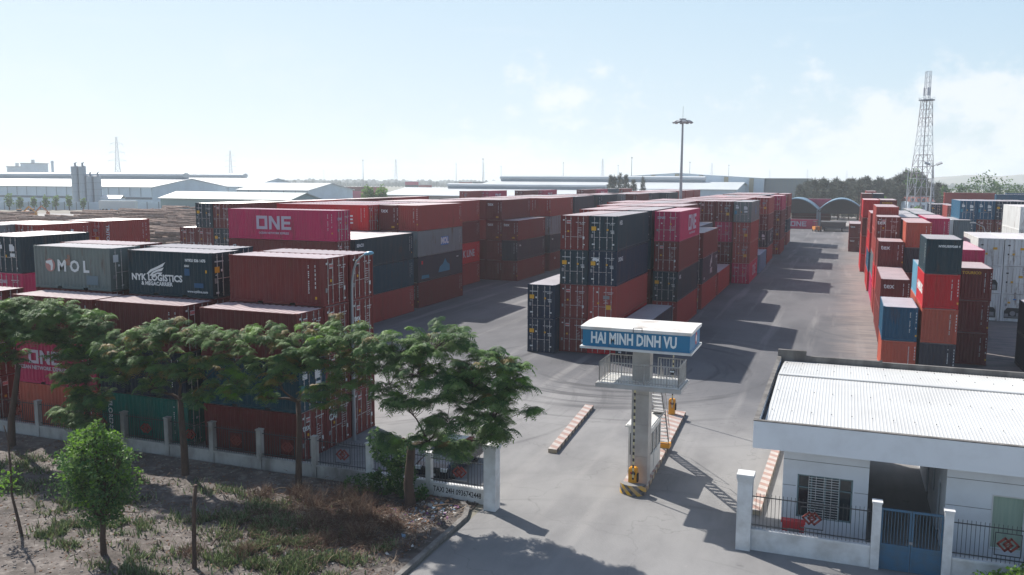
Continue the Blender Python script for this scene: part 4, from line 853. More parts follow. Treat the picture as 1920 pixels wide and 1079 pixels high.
# ---------------------------------------------------------------- gatehouse
WALL = mat('painted_render_white', (0.72, 0.74, 0.76), 0.7, second=(0.56, 0.56, 0.56), nscale=0.9, amount=0.5, lo=0.45, hi=0.75, bump=0.05, bscale=12)
PARA = mat('weathered_parapet', (0.17, 0.16, 0.15), 0.9, second=(0.07, 0.065, 0.06), nscale=1.3, amount=0.85, nstretch=(1, 1, 0.3))
gh = thing('gatehouse', 'white single storey gatehouse with deep fascia and ribbed white roof', 'building', (-2.98, 35.6, 0)); go = (-2.98, 35.6, 0)
XR = 22.0
b = MB(); b.box(-2.98, 35.6, 3.78, XR, 35.78, 4.9); b.box(-2.98, 35.783, 3.78, -2.80, 49.6, 4.9); b.box(-2.797, 35.783, 3.78, XR, 49.4, 3.88); OB(b, 'fascia', WALL, gh, go)
b = MB(); b.box(-2.99, 35.59, 4.903, XR, 35.79, 4.94); b.box(-2.99, 35.793, 4.903, -2.79, 49.6, 4.95); OB(b, 'coping', PARA, gh, go)
b = MB(); b.box(-2.99, 49.45, 3.88, -1.5, 49.68, 5.32); b.box(-1.55, 47.9, 3.9, -1.4, 49.45, 5.30) if False else None
b.box(-1.497, 49.45, 3.88, 2.2, 49.64, 5.05); b.box(2.203, 49.45, 3.88, XR, 49.66, 5.0); b.box(2.2, 49.42, 3.88, 2.35, 49.447, 5.12)
OB(b, 'parapet', PARA, gh, go)
RIB = mat('ribbed_roof_white', (0.60, 0.60, 0.585), 0.42, 0.1, 0.5, second=(0.47, 0.46, 0.44), nscale=0.35, amount=0.6, lo=0.4, hi=0.7, third=(0.36, 0.30, 0.25), tscale=1.5, tlo=0.66, thi=0.8, tamt=0.4)
def ribbed(b, x0, x1, ya, za, yb, zb, pitch=0.135, hgt=0.014):
    n = int((x1 - x0) / pitch)
    for i in range(n):
        xs = [x0 + i * pitch, x0 + (i + .62) * pitch, x0 + (i + .70) * pitch, x0 + (i + .92) * pitch, x0 + (i + 1) * pitch]; hs = [0, 0, hgt, hgt, 0]
        for k in range(4): b.quad((xs[k], ya, za + hs[k]), (xs[k + 1], ya, za + hs[k + 1]), (xs[k + 1], yb, zb + hs[k + 1]), (xs[k], yb, zb + hs[k]))
YR = 44.4
b = MB(); ribbed(b, -2.62, XR, 35.95, 4.62, YR, 5.02); OB(b, 'roof_sheet', RIB, gh, go)
b = MB(); ribbed(b, -2.62, XR, YR, 5.02, 49.35, 4.72); OB(b, 'roof_sheet', RIB, gh, go)
b = MB(); b.box(-2.6, YR - .16, 5.045, XR, YR + .16, 5.075); b.box(-2.6, YR - .20, 5.03, XR, YR - .16, 5.06); OB(b, 'ridge_cap', RIB, gh, go)
b = MB()
for yy, zz in ((38.2, 4.78), (41.4, 4.92), (46.4, 4.93), (48.4, 4.82)):
    for i in range(int((XR + 2.4) / 0.8)): b.box(-2.45 + i * .8, yy - .02, zz, -2.41 + i * .8, yy + .02, zz + .03)
OB(b, 'roof_screws', PARA, gh, go)
b = MB(); b.box(-2.79, 35.79, 4.5, XR, 35.94, 4.56); b.box(-2.79, 35.95, 4.5, -2.63, 49.4, 4.56); OB(b, 'gutter', PARA, gh, go)
WY = 36.6
def wall_with_hole(b, x0, x1, y, z0, z1, hx0, hx1, hz0, hz1, d=0.2):
    b.box(x0, y, z0, hx0, y + d, z1); b.box(hx1, y, z0, x1, y + d, z1); b.box(hx0, y, z0, hx1, y + d, hz0); b.box(hx0, y, hz1, hx1, y + d, z1)
b = MB(); wall_with_hole(b, -1.80, 1.50, WY, 0.02, 3.78, -1.22, 0.92, 0.74, 2.57); b.box(-1.80, WY + .203, 0.02, -1.6, 48.9, 3.78); b.box(1.3, WY + .203, 0.02, 1.50, 48.9, 3.78); b.box(-1.6, 48.7, .02, 1.3, 48.9, 3.78)
wall_with_hole(b, 4.30, XR, WY, 0.02, 3.78, 5.95, 7.0, 0.55, 2.62); OB(b, 'wall', WALL, gh, go)
b = MB(); z0 = 0.02
for a, c in ((37.0, 38.3), (39.2, 40.6), (41.5, 43.0), (44, 48.9)): b.box(4.30, a if a > 37.1 else WY + .203, .02, 4.48, c, 3.78)
for a, c, z_ in ((38.3, 39.2, 2.3), (40.6, 41.5, 2.5), (43.0, 44.0, 2.3)): b.box(4.30, a, z_, 4.48, c, 3.78)
b.box(4.30, 40.6, .02, 4.48, 41.5, 1.0); OB(b, 'passage_wall', WALL, gh, go)
for a, c, z_, zl in ((38.3, 39.2, 2.3, .02), (40.6, 41.5, 2.5, 1.0), (43.0, 44.0, 2.3, .02)):
    b = MB(); b.box(4.36, a, zl, 4.40, c, z_); OB(b, 'window' if zl > .5 else 'door', GLAS, gh, go)
b = MB()
for zz in (1.35, 2.05, 3.15):
    b.box(-1.804, WY - .004, zz, 1.504, WY, zz + .02) if zz > 2.6 else (b.box(-1.804, WY - .004, zz, -1.28, WY, zz + .02), b.box(.98, WY - .004, zz, 1.504, WY, zz + .02))
    b.box(4.30, WY - .004, zz, 5.9, WY, zz + .02) if zz < 2.7 else b.box(4.30, WY - .004, zz, XR, WY, zz + .02)
    if zz < 2.7: b.box(7.06, WY - .004, zz, XR, WY, zz + .02)
OB(b, 'wall_groove', PARA, gh, go)
FRM = mat('teal_grey_frame', (0.16, 0.24, 0.25), 0.5); CURT = mat('pale_green_curtain', (0.34, 0.42, 0.33), 0.7, second=(0.2, 0.3, 0.24), nscale=5, nstretch=(1, 1, .05), amount=.8)
wn = MB(); wn.box(-1.22, WY + .10, .74, .92, WY + .12, 2.57); w_ = OB(wn, 'window', GLAS, gh, go)
b = MB()
for x in (-1.22, -.70, -.16, .38, .86): b.box(x, WY + .05, .74, x + .06, WY + .09, 2.57)
b.box(-1.22, WY + .05, .74, .92, WY + .09, .80); b.box(-1.22, WY + .05, 2.51, .92, WY + .09, 2.57); b.box(-1.22, WY + .05, 2.0, .92, WY + .09, 2.04)
OB(b, 'frame', FRM, w_, go)
b = MB()
for i in range(17): z = .80 + i * .105; b.box(-.78, WY - .03, z, .40, WY - .018, z + .022)
for x in (-.78, -.5, -.19, .1, .39): b.box(x, WY - .016, .78, x + .02, WY - .004, 2.55)
OB(b, 'grille', WHT, w_, go)
wn = MB(); wn.box(5.95, WY + .10, .55, 7.0, WY + .12, 2.62); w_ = OB(wn, 'window', CURT, gh, go)
b = MB(); b.box(5.90, WY - .02, .50, 7.05, WY + .0 - .004, .55); b.box(5.90, WY - .02, 2.62, 7.05, WY - .004, 2.67); b.box(5.90, WY - .02, .55, 5.95, WY - .004, 2.62); b.box(7.0, WY - .02, .55, 7.05, WY - .004, 2.62); OB(b, 'frame', WHT, w_, go)
b = MB(); b.box(-.42, -.16, 0, .42, .16, .62); b.box(-.46, -.18, .62, .46, .18, .70); b.cur = 1; b.box(-.20, -.165, .1, .24, -.16, .40)
o = b.obj('fire_hose_box', [mat('box_red', (.45, .02, .03), .5), MT['greymark']]); o.location = (-1.25, 34.95, 0.5); tag(o, 'red metal box behind the front railing under the grilled window', 'fire box')
# ---------------------------------------------------------------- gate pillars, walls and railings
FWL = mat('stained_fence_wall', (0.42, 0.41, 0.39), 0.85, second=(0.17, 0.155, 0.14), nscale=0.9, amount=0.85, lo=0.45, hi=0.68, nstretch=(1, 1, 0.5), detail=8, bump=0.2, bscale=12)
FCL = mat('cleaner_fence_wall', (0.66, 0.67, 0.67), 0.8, second=(0.38, 0.37, 0.35), nscale=1.2, amount=0.6, bump=0.08, bscale=12)
BAR = mat('fence_bar_dark', (0.045, 0.05, 0.055), 0.5, 0.3)
EMB = mat('emblem_rust_red', (0.20, 0.028, 0.018), 0.6)
def pillar(x, y, w, h, m, lab, name='gate_pillar', cap=0.05):
    b = MB(); b.box(-w / 2, -w / 2, 0, w / 2, w / 2, h - .28)
    b.box(-w / 2 - cap * .5, -w / 2 - cap * .5, h - .28, w / 2 + cap * .5, w / 2 + cap * .5, h - .18); b.box(-w / 2 - cap, -w / 2 - cap, h - .18, w / 2 + cap, w / 2 + cap, h)
    for z in (.8, 1.6): b.box(-w / 2 - .003, -w / 2 - .003, z, w / 2 + .003, w / 2 + .003, z + .012)
    o = b.obj(name, m); o.location = (x, y, 0); return tag(o, lab, 'pillar')
pillar(-13.98, 34.4, .56, 3.02, FCL, 'tall white gate pillar at the end of the lettered wall, under the tree')
pillar(-3.08, 34.32, .56, 3.12, FCL, 'tall white gate pillar on the gatehouse side of the entrance')
def post(x, y, w, h, m, lab): 
    b = MB(); b.box(-w / 2, -w / 2, 0, w / 2, w / 2, h); b.box(-w / 2 - .03, -w / 2 - .03, h, w / 2 + .03, w / 2 + .03, h + .06)
    o = b.obj('fence_post', m); o.location = (x, y, 0); return tag(o, lab, 'fence post')
def diamond(b, cx, cz, s, y0, y1, k=.045):
    def ring(cx_, r):
        P = [(cx_ + r, cz), (cx_, cz + r), (cx_ - r, cz), (cx_, cz - r)]
        for p, q in zip(P, P[1:] + P[:1]):
            d = Vector((q[0] - p[0], 0, q[1] - p[1])).normalized(); nn = Vector((-d.z, 0, d.x)) * k
            A_, B_ = Vector((p[0], y0, p[1])), Vector((q[0], y0, q[1])); A_ = A_ - d * k * .9; B_ = B_ + d * k * .9
            for yy in (0, y1 - y0): b.quad(A_ - nn + Vector((0, yy, 0)), B_ - nn + Vector((0, yy, 0)), B_ + nn + Vector((0, yy, 0)), A_ + nn + Vector((0, yy, 0)))
            b.quad(A_ - nn, A_ - nn + Vector((0, y1 - y0, 0)), B_ - nn + Vector((0, y1 - y0, 0)), B_ - nn); b.quad(A_ + nn, B_ + nn, B_ + nn + Vector((0, y1 - y0, 0)), A_ + nn + Vector((0, y1 - y0, 0)))
    ring(cx - s * .42, s); ring(cx + s * .42, s)
    b.tube((cx - s * .45, (y0 + y1) / 2, cz - s * .12), (cx + s * .45, (y0 + y1) / 2, cz + s * .12), .022, seg=4)
def fence(x0, x1, y, zb, zt, mw, lab, ex, emb=EMB, text=None, y1=None, tilt=None):
    """low wall and a railing panel above it"""
    t = thing('railing_fence', lab, 'fence', ((x0 + x1) / 2, y, 0), 0, 'railing panels of the boundary fence'); h = (x1 - x0) / 2
    b = MB(); b.box(-h, -.10, 0, h, .10, zb - .10); b.box(-h, -.15, zb - .10, h, .15, zb); b.box(-h, -.104, zb - .42, h, .104, zb - .405); b.obj('low_wall', mw, t)
    b = MB(); n = int((x1 - x0) / .145); fx0, fx1, fz0, fz1 = ex - .42 - (x0 + x1) / 2, ex + .42 - (x0 + x1) / 2, (zb + zt) / 2 - .47 + .02, (zb + zt) / 2 + .47 - .05
    for i in range(1, n):
        x = -h + (x1 - x0) * i / n
        if fx0 < x < fx1 and emb: b.box(x - .009, -.009, zb, x + .009, .009, fz0); b.box(x - .009, -.009, fz1, x + .009, .009, zt)
        else: b.box(x - .009, -.009, zb, x + .009, .009, zt)
    for z in (zb + .12, zt - .16): b.box(-h, -.016, z, h, .016, z + .035)
    if emb:
        for x in (fx0, fx1): b.box(x - .015, -.016, fz0, x + .015, .016, fz1)
        for z in (fz0, fz1 - .03): b.box(fx0, -.018, z, fx1, .018, z + .03)
    b.obj('railing', BAR, t)
    if emb: b = MB(); diamond(b, ex - (x0 + x1) / 2, (fz0 + fz1) / 2, .235, -.03, .03, .032); b.obj('emblem', emb, t)
    return t
xs = [-48.2, -45.16, -41.9, -38.8, -35.65, -32.69, -29.8, -26.86, -23.62, -20.5, -17.34, -14.28]; fy = 35.1
lab = ['at the far left edge', 'second from the left edge', 'behind the leftmost tree trunk', 'left of the teal container', 'in front of the teal container, left half', 'in front of the teal container, right half', 'in front of the maroon container, left', 'right of the third tree trunk', 'left of the corner of the stacks', 'in front of the open yard', 'beside the big tree trunk with the car behind', ]
for i in range(len(xs) - 1):
    y = 35.1 if i < 9 else (35.0 if i == 9 else 34.86); last = i >= 9
    f = fence(xs[i] + .15, xs[i + 1] - (.15 if i < 10 else .0), y, .66 if not last else .72, 2.0 if not last else 1.98, FCL if last else FWL, 'dark railing with red diamond emblem, panel ' + ['at the far left edge', 'second from the left edge', 'third from the left', 'left of the teal container', 'before the left of the teal container', 'before the right of the teal container', 'before the maroon end of the front row', 'between second and third tree trunks', 'left of the dark shrub', 'behind the dark shrub', 'above the black spray-painted writing'][i], (xs[i] + xs[i + 1]) / 2 + (.0 if i < 10 else .05))
    if i == 10:
        o = link('lettering', text_mesh('TAXI 24H 0936742448', 0.36, 0.006, [MT['black']]), f); o.matrix_local = Matrix.Translation((-0.10, -.106, .40)) @ Matrix.Rotation(pi / 2, 4, 'X') @ Matrix.Rotation(-.03, 4, 'Z')
        _w = max(v.co.x for v in o.data.vertices) - min(v.co.x for v in o.data.vertices); o.scale = (2.40 / _w, 1, 1)
for i, x in enumerate(xs[:-1]):
    post(x, 35.1 if i < 9 else 34.98, .27, 2.02 + .07 * (i % 3 == 0), FWL if i < 9 else FCL, 'square concrete fence post, ' + ['at the frame edge', 'first whole one from the left', 'second from the left, stained', 'partly behind hanging leaves', 'left of the teal container end', 'before the middle of the teal container', 'at the right end of the teal container', 'between second and third trees, tall', 'at the corner of the container stacks', 'hidden behind the dark shrub', 'white one left of the writing'][i])
fence(-2.80, 1.59, 34.32, .90, 2.34, FCL, 'dark railing with red diamonds on the white wall before the grilled window', -.55)
fence(4.36, 12.2, 34.32, .90, 2.34, FCL, 'dark railing with faded red diamonds right of the blue gate', 6.15)
for x, l in ((1.75, 'white gate post left of the blue double gate'), (4.19, 'white gate post right of the blue double gate')): post(x, 34.30, .31, 2.60, FCL, l)
GB = mat('gate_blue_paint', (0.035, 0.115, 0.20), 0.5, second=(0.06, 0.10, 0.13), nscale=3, amount=0.6)
gt = thing('double_gate', 'blue steel double gate with barred upper panels between white posts', 'gate', (2.97, 34.3, 0.03))
for s in (-1, 1):
    b = MB(); x0, x1 = (-1.06, -.01) if s < 0 else (.01, 1.06)
    for x in (x0, x1 - .07): b.box(x, -.03, 0, x + .07, .03, 2.38)
    for z in (0, .92, 2.30): b.box(x0 + .07, -.03, z, x1 - .07, .03, z + .08)
    b.box(x0 + .07, -.012, .08, x1 - .07, .012, .92); b.box(x0 + .16, -.02, .2, x1 - .16, -.012, .8)
    for i in range(8): x = x0 + .14 + i * .11; b.box(x, -.01, 1.0, x + .018, .01, 2.30)
    lf = b.obj('gate_leaf', GB, gt)
b = MB(); b.box(-.06, -.05, 1.1, .06, -.03, 1.2); b.obj('latch', MT['greymark'], gt)
# ---------------------------------------------------------------- parked car behind the fence
CARP = mat('car_paint_dark', (0.012, 0.02, 0.032), 0.18, 0.4, 0.7); TYR = mat('tyre_rubber', (0.015, 0.015, 0.015), 0.85); CHR = mat('chrome', (0.5, 0.5, 0.5), 0.2, 0.9); CGL = mat('car_glass', (0.02, 0.035, 0.05), 0.06, 0, 0.6)
car = thing('parked_car', 'dark sedan parked behind the fence, half hidden by the big tree', 'car', (-18.0, 38.75, 0.03))
prof = [(-2.28, .32), (-2.32, .55), (-2.22, .74), (-1.9, .84), (-1.0, .97), (-.9, 1.0), (1.35, 1.02), (2.15, .98), (2.30, .85), (2.32, .45), (2.25, .30)]
def car_ring(b, prof, w0, inset):
    k = len(prof); base = len(b.v)
    for sx in (-1, -.86, .86, 1):
        for y, z in prof: b.v.append((sx * w0, y, z - (0.05 if abs(sx) == 1 and z > .7 else 0)))
    for a in range(3):
        for i in range(k - 1): b.f.append((base + a * k + i, base + (a + 1) * k + i, base + (a + 1) * k + i + 1, base + a * k + i + 1)); b.mi.append(b.cur)
    b.f.append(tuple(base + i for i in range(k))); b.mi.append(b.cur); b.f.append(tuple(base + 3 * k + i for i in reversed(range(k)))); b.mi.append(b.cur)
b = MB(); car_ring(b, prof, .90, 0); b.box(-.84, -2.2, .2, .84, 2.2, .34); b.obj('body', CARP, car)
cab = [(-1.0, .97), (-.25, 1.42), (.1, 1.47), (.9, 1.46), (1.2, 1.38), (1.85, 1.0)]
b = MB(); n = len(b.v)
for sx in (-1, 1):
    for y, z in cab: b.v.append((sx * (.82 - (z - .97) * .32), y, z))
k = len(cab); b.f.append(tuple(range(k))); b.mi.append(0); b.f.append(tuple(reversed(range(k, 2 * k)))); b.mi.append(0)
b.obj('side_glass', CGL, car)
b = MB(); f_ = lambda i, e=0: [(-(.82 - (cab[i][1] - .97) * .32), cab[i][0], cab[i][1] + e), ((.82 - (cab[i][1] - .97) * .32), cab[i][0], cab[i][1] + e)]
b.quad(*f_(0, .004), *f_(1, .004)[::-1]); b.obj('windscreen', CGL, car); b = MB(); b.quad(*f_(4, .004), *f_(5, .004)[::-1]); b.obj('rear_window', CGL, car)
b = MB(); [b.quad(*f_(i, .004), *f_(i + 1, .004)[::-1]) for i in (1, 2, 3)]
for sx in (-1, 1):
    for y0, y1 in ((-.15, -.07), (.52, .60), (1.25, 1.33)): b.quad((sx * .825, y0, .98), (sx * .825, y1, .98), (sx * .665, y1, 1.45), (sx * .665, y0, 1.45))
b.obj('roof', CARP, car)
for x in (-.88, .66):
    for y in (-1.42, 1.42):
        b = MB(); b.tube((x, y, .32), (x + .22, y, .32), .32, seg=20); w_ = b.obj('wheel', TYR, car); b = MB(); b.tube((x - .012 if x < 0 else x + .2, y, .32), (x + .02 if x < 0 else x + .232, y, .32), .2, seg=14); b.obj('rim', CHR, w_)
b = MB(); b.box(-.5, -2.335, .42, .5, -2.30, .68); b.obj('grille', MT['black'], car)
for x in (-.84, .52): b = MB(); b.box(x, -2.31, .58, x + .32, -2.12, .74); b.obj('headlight', MT['white'], car)
for x in (-.98, .86): b = MB(); b.box(x, -.85, .98, x + .14, -.70, 1.10); b.obj('mirror', CARP, car)
b = MB(); b.box(-.26, -2.345, .36, .26, -2.335, .47); b.obj('number_plate', MT['white'], car)
# ---------------------------------------------------------------- lamps
GPOL = mat('lamp_pole_grey', (0.30, 0.32, 0.34), 0.45, 0.4)
LHB = mat('lamp_head_blue', (0.16, 0.36, 0.50), 0.3)
sl = thing('street_lamp', 'curved grey street lamp with pale blue head in front of the container doors', 'street lamp', (-24.92, 40.9, 0))
b = MB(); P = [(0, 0, 0), (0, 0, 4), (0, 0, 8.3), (0.03, 0, 9.0), (.12, 0, 9.6), (.33, 0, 10.1), (.62, 0, 10.38), (.85, 0, 10.5)]; b.chain(P, [.11, .095, .075, .07, .062, .055, .05, .05], 10); b.obj('pole', GPOL, sl)
b = MB(); b.chain([(.80, 0, 10.48), (.9, 0, 10.52), (1.05, 0, 10.58), (1.22, 0, 10.62), (1.34, 0, 10.62), (1.40, 0, 10.60)], [.05, .10, .14, .14, .09, .02], 12); b.v = [(x, y * 1.1, 10.55 + (z - 10.55) * .75) for x, y, z in b.v]; b.obj('lamp_head', LHB, sl, smooth=True)
def mast(x, y, h, lab, grp=None, r=.38, big_=True):
    t = thing('light_mast', lab, 'light mast', (x, y, 0), 0, grp)
    b = MB(); b.tube((0, 0, 0), (0, 0, h), r, r * .42, seg=10); b.obj('pole', GPOL, t)
    b = MB(); b.tube((0, 0, h - .5), (0, 0, h + .25), .5, .55, seg=12); b.tube((0, 0, h + .25), (0, 0, h + 2.2), .03, seg=4)
    for i in range(12): a = 2 * pi * i / 12; b.tube((.4 * cos(a), .4 * sin(a), h), (1.25 * cos(a), 1.25 * sin(a), h - .15), .04, seg=4)
    b.obj('lamp_ring', GPOL, t)
    if big_:
        for i in range(10):
            a = 2 * pi * i / 10; b = MB(); T_ = Matrix.Translation((1.3 * cos(a), 1.3 * sin(a), h - .25)) @ Matrix.Rotation(a, 4, 'Z') @ Matrix.Rotation(.5, 4, 'Y'); b.box(-.32, -.26, -.12, .32, .26, .12, T_); b.obj('floodlight', GPOL, t)
    return t
mast(-24.5, 140.4, 24.0, 'tall light mast with a crown of floodlights rising from the central block', r=.34)
def lamp2(x, y, h, lab, heads=True):
    t = thing('lamp_pole', lab, 'lamp pole', (x, y, 0)); b = MB(); b.tube((0, 0, 0), (0, 0, h), .17, .09, seg=8); b.obj('pole', mat('pole_pale', (.42, .44, .46), .5) if 'pale' not in bpy.data.materials else None, t)
    if heads:
        for s in (-1, 1):
            b = MB(); b.tube((0, 0, h - .3), (s * .5, -.3, h + .05), .05, seg=5); T_ = Matrix.Translation((s * .8, -.5, h + .15)) @ Matrix.Rotation(s * -.4, 4, 'Y') @ Matrix.Rotation(.4, 4, 'X'); b.box(-.42, -.3, -.08, .42, .3, .08, T_); b.obj('floodlight', GPOL, t)
lamp2(12.3, 146, 17.1, 'pale pole with two floodlights in front of the lattice tower, right block')
lamp2(12.6, 205, 16.9, 'plain thin pole left of the lattice tower', False)
def lowlamp(x, y, h, lab):
    t = thing('lamp_pole', lab, 'lamp pole', (x, y, 0)); b = MB(); b.chain([(0, 0, 0), (0, 0, h * .8), (-.4, 0, h * .95), (-1.4, 0, h)], [.09, .07, .05, .04], 6); b.obj('pole', GPOL, t); b = MB(); b.box(-1.9, -.15, h - .05, -1.3, .15, h + .08); b.obj('lamp_head', GPOL, t)
lowlamp(16.2, 117, 9.7, 'curved thin lamp pole among the right edge containers')
# ---------------------------------------------------------------- vegetation
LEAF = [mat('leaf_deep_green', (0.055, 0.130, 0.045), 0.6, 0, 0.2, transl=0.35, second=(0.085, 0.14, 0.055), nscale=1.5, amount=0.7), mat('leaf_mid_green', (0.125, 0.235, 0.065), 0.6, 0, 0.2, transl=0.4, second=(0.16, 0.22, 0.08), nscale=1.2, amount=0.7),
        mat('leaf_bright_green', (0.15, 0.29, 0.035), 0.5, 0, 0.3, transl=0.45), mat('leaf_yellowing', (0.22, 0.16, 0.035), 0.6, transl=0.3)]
BARK = mat('brown_bark', (0.085, 0.052, 0.038), 0.9, second=(0.045, 0.03, 0.024), nscale=5, amount=0.8, nstretch=(1, 1, .3), bump=0.5, bscale=14)
def rosette(b, r, c, rad, nf=None, mi=0, up=None):
    """one drooping tuft of feathery compound leaves"""
    nf = nf or r.randint(9, 12); a0 = r.random() * 6.28
    tilt = Vector((r.uniform(-.35, .35), r.uniform(-.45, .25), 1)).normalized() if up is None else up
    X = tilt.orthogonal().normalized(); Y = tilt.cross(X)
    for k in range(nf):
        a = a0 + 2 * pi * k / nf + r.uniform(-.3, .3); L = rad * r.uniform(.7, 1.15); d = X * cos(a) + Y * sin(a); side = tilt.cross(d).normalized()
        rise = r.uniform(.25, .75); drp = r.uniform(.9, 1.75); np_ = 8
        b.cur = mi if r.random() > .2 else (1 if mi == 0 else 0)
        for j in range(1, np_ + 1):
            t = j / np_; p = Vector(c) + d * (L * t * (1 - .22 * t)) + tilt * (L * (rise * t - drp * t * t * .62))
            w = L * .30 * math.sin(pi * min(1, t * .90 + .10)) ** .7 * r.uniform(.8, 1.15); hl = L / np_ * .34; fw = d * hl + tilt * (-hl * .5 * t)
            for s in (-1, 1):
                tip = p + side * (s * w) + Vector((0, 0, -w * r.uniform(.2, .7))) + fw * 1.2
                if s > 0: b.quad(p - fw, p + fw * .7, tip + fw * .35, tip - fw * .5)
                else: b.quad(p - fw, tip - fw * .5, tip + fw * .35, p + fw * .7)
def flame_tree(label, base, trunk, blobs, seed, leafmix=(0, 1, 1, 1), rad=.62, group='feathery trees along the fence', dens=1.75):
    r = random.Random(seed); t = thing('feathery_tree', label, 'tree', (base[0], base[1], .1), 0, group); o = Vector((base[0], base[1], 0.1))
    tb = MB(); cb = MB(); P = [Vector(p) for p in trunk[0]]; tb.chain([p - o for p in P], trunk[1], 10)
    fork = P[-1]; r0 = trunk[1][-1]; nodes = [(fork, r0)]
    for bi, (cx, cy, cz, rx_, ry_, rz_, n) in enumerate(sorted(blobs, key=lambda q: (Vector(q[:3]) - fork).length)):
        c = Vector((cx, cy, cz)); st, rs = min(nodes, key=lambda q: (q[0] - c).length + (2.0 if q[0].z > cz - .2 else 0) + (.5 if q[0] is fork and len(nodes) > 9 else 0))
        m1 = st.lerp(c, .4) + Vector((r.uniform(-.2, .2), r.uniform(-.2, .2), r.uniform(-.1, .2))); m2 = st.lerp(c, .75) + Vector((r.uniform(-.2, .2), r.uniform(-.2, .2), r.uniform(-.25, .05)))
        end = c + Vector((0, 0, -rz_ * .3)); rr = rs * r.uniform(.55, .72); pts = [st, st.lerp(m1, .5) + Vector((r.uniform(-.08, .08), 0, r.uniform(-.05, .1))), m1, m2, end]; tb.chain([p - o for p in pts], [rr, rr * .86, rr * .72, rr * .5, rr * .28], 7)
        nodes += [(m1, rr * .8), (m2, rr * .62)]
        for i in range(int(n * dens)):
            while True:
                q = Vector((r.uniform(-1, 1), r.uniform(-1, 1), r.uniform(-.75, 1)))
                if .30 < q.length < 1: break
            p = c + Vector((q.x * rx_ * 1.05, q.y * ry_, q.z * rz_ * 1.15)); src = m2.lerp(end, r.random()) if r.random() > .35 else m1.lerp(m2, r.random()); mid = src.lerp(p, .55) + Vector((r.uniform(-.12, .12), r.uniform(-.12, .12), r.uniform(-.12, .12)))
            tb.chain([src - o, mid - o, p - o], [max(.014, rr * .24), max(.01, rr * .14), .009], 4)
            mi = r.choice(leafmix); 
            if r.random() < .02: mi = 3
            if r.random() < .06 + .16 * (q.z > .35): mi = 2  # brighter leaves favoured near the top, painting sunlit crowns into leaf colour
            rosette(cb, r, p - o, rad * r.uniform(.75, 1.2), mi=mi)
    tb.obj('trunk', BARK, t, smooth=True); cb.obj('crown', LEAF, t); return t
flame_tree('broad feathery tree with forking red-brown trunk nearest the entrance', (-17.33, 33.08), ([(-17.33, 33.08, 0), (-17.42, 33.05, 1.2), (-17.30, 33.05, 2.4), (-17.25, 33.05, 2.95)], [.27, .21, .18, .19]),
    [(-15.9, 33.2, 7.75, 1.5, 1.6, .75, 26), (-17.7, 33.0, 7.3, 1.1, 1.4, .6, 16), (-13.9, 33.0, 6.9, 1.4, 1.5, .7, 26), (-12.4, 32.8, 6.3, .8, 1.2, .75, 15), (-15.2, 32.6, 6.1, 1.4, 1.3, .6, 20), (-17.0, 32.4, 5.3, 1.0, 1.1, .55, 13), (-13.3, 32.7, 5.2, .9, 1.2, .7, 16), (-15.0, 32.3, 4.6, 1.1, 1.1, .45, 13), (-18.4, 32.9, 6.6, .9, 1.1, .6, 11), (-16.0, 32.2, 3.6, .75, .8, .45, 8), (-17.9, 32.4, 3.3, .5, .7, .4, 6), (-12.9, 32.9, 4.2, .5, .7, .5, 7), (-15.2, 33.0, 3.2, .9, .7, .5, 9), (-11.6, 32.9, 5.0, .35, .4, .3, 3), (-13.9, 33.3, 3.8, .75, .5, .5, 9), (-18.9, 32.8, 7.4, .8, 1.0, .5, 9), (-18.3, 32.5, 5.4, .6, .8, .4, 6), (-16.6, 32.6, 6.5, 1.2, 1.0, .5, 12), (-14.3, 32.5, 5.6, 1.2, 1.0, .5, 12)], 11, rad=.58, dens=1.95, leafmix=(0, 0, 1, 1, 1))
flame_tree('slender feathery tree with straight trunk before the corner of the stacks', (-23.31, 33.22), ([(-23.31, 33.22, 0), (-23.25, 33.2, 1.5), (-23.15, 33.2, 3.2), (-23.2, 33.2, 4.3)], [.17, .14, .12, .11]),
    [(-24.7, 33.0, 7.3, 1.1, 1.2, .5, 14), (-22.9, 33.1, 7.2, 1.2, 1.3, .7, 18), (-20.9, 33.2, 7.7, 1.5, 1.4, .65, 26), (-21.6, 33.0, 6.7, 1.3, 1.2, .6, 18), (-25.1, 32.8, 6.1, .9, 1.0, .4, 9), (-23.2, 32.7, 6.0, 1.0, 1.0, .4, 9), (-20.4, 33.0, 6.4, .8, 1.0, .6, 10), (-22.0, 32.8, 5.0, .9, .8, .35, 7), (-24.0, 32.7, 5.4, 1.0, .8, .4, 9), (-20.2, 32.8, 5.6, .9, .8, .5, 9), (-22.6, 32.6, 6.3, 1.2, .8, .4, 10), (-21.0, 32.5, 4.7, .8, .6, .4, 7), (-24.8, 32.5, 4.7, .8, .6, .35, 6)], 22, leafmix=(0, 1, 1, 1, 1, 1, 3), rad=.54, dens=1.6)
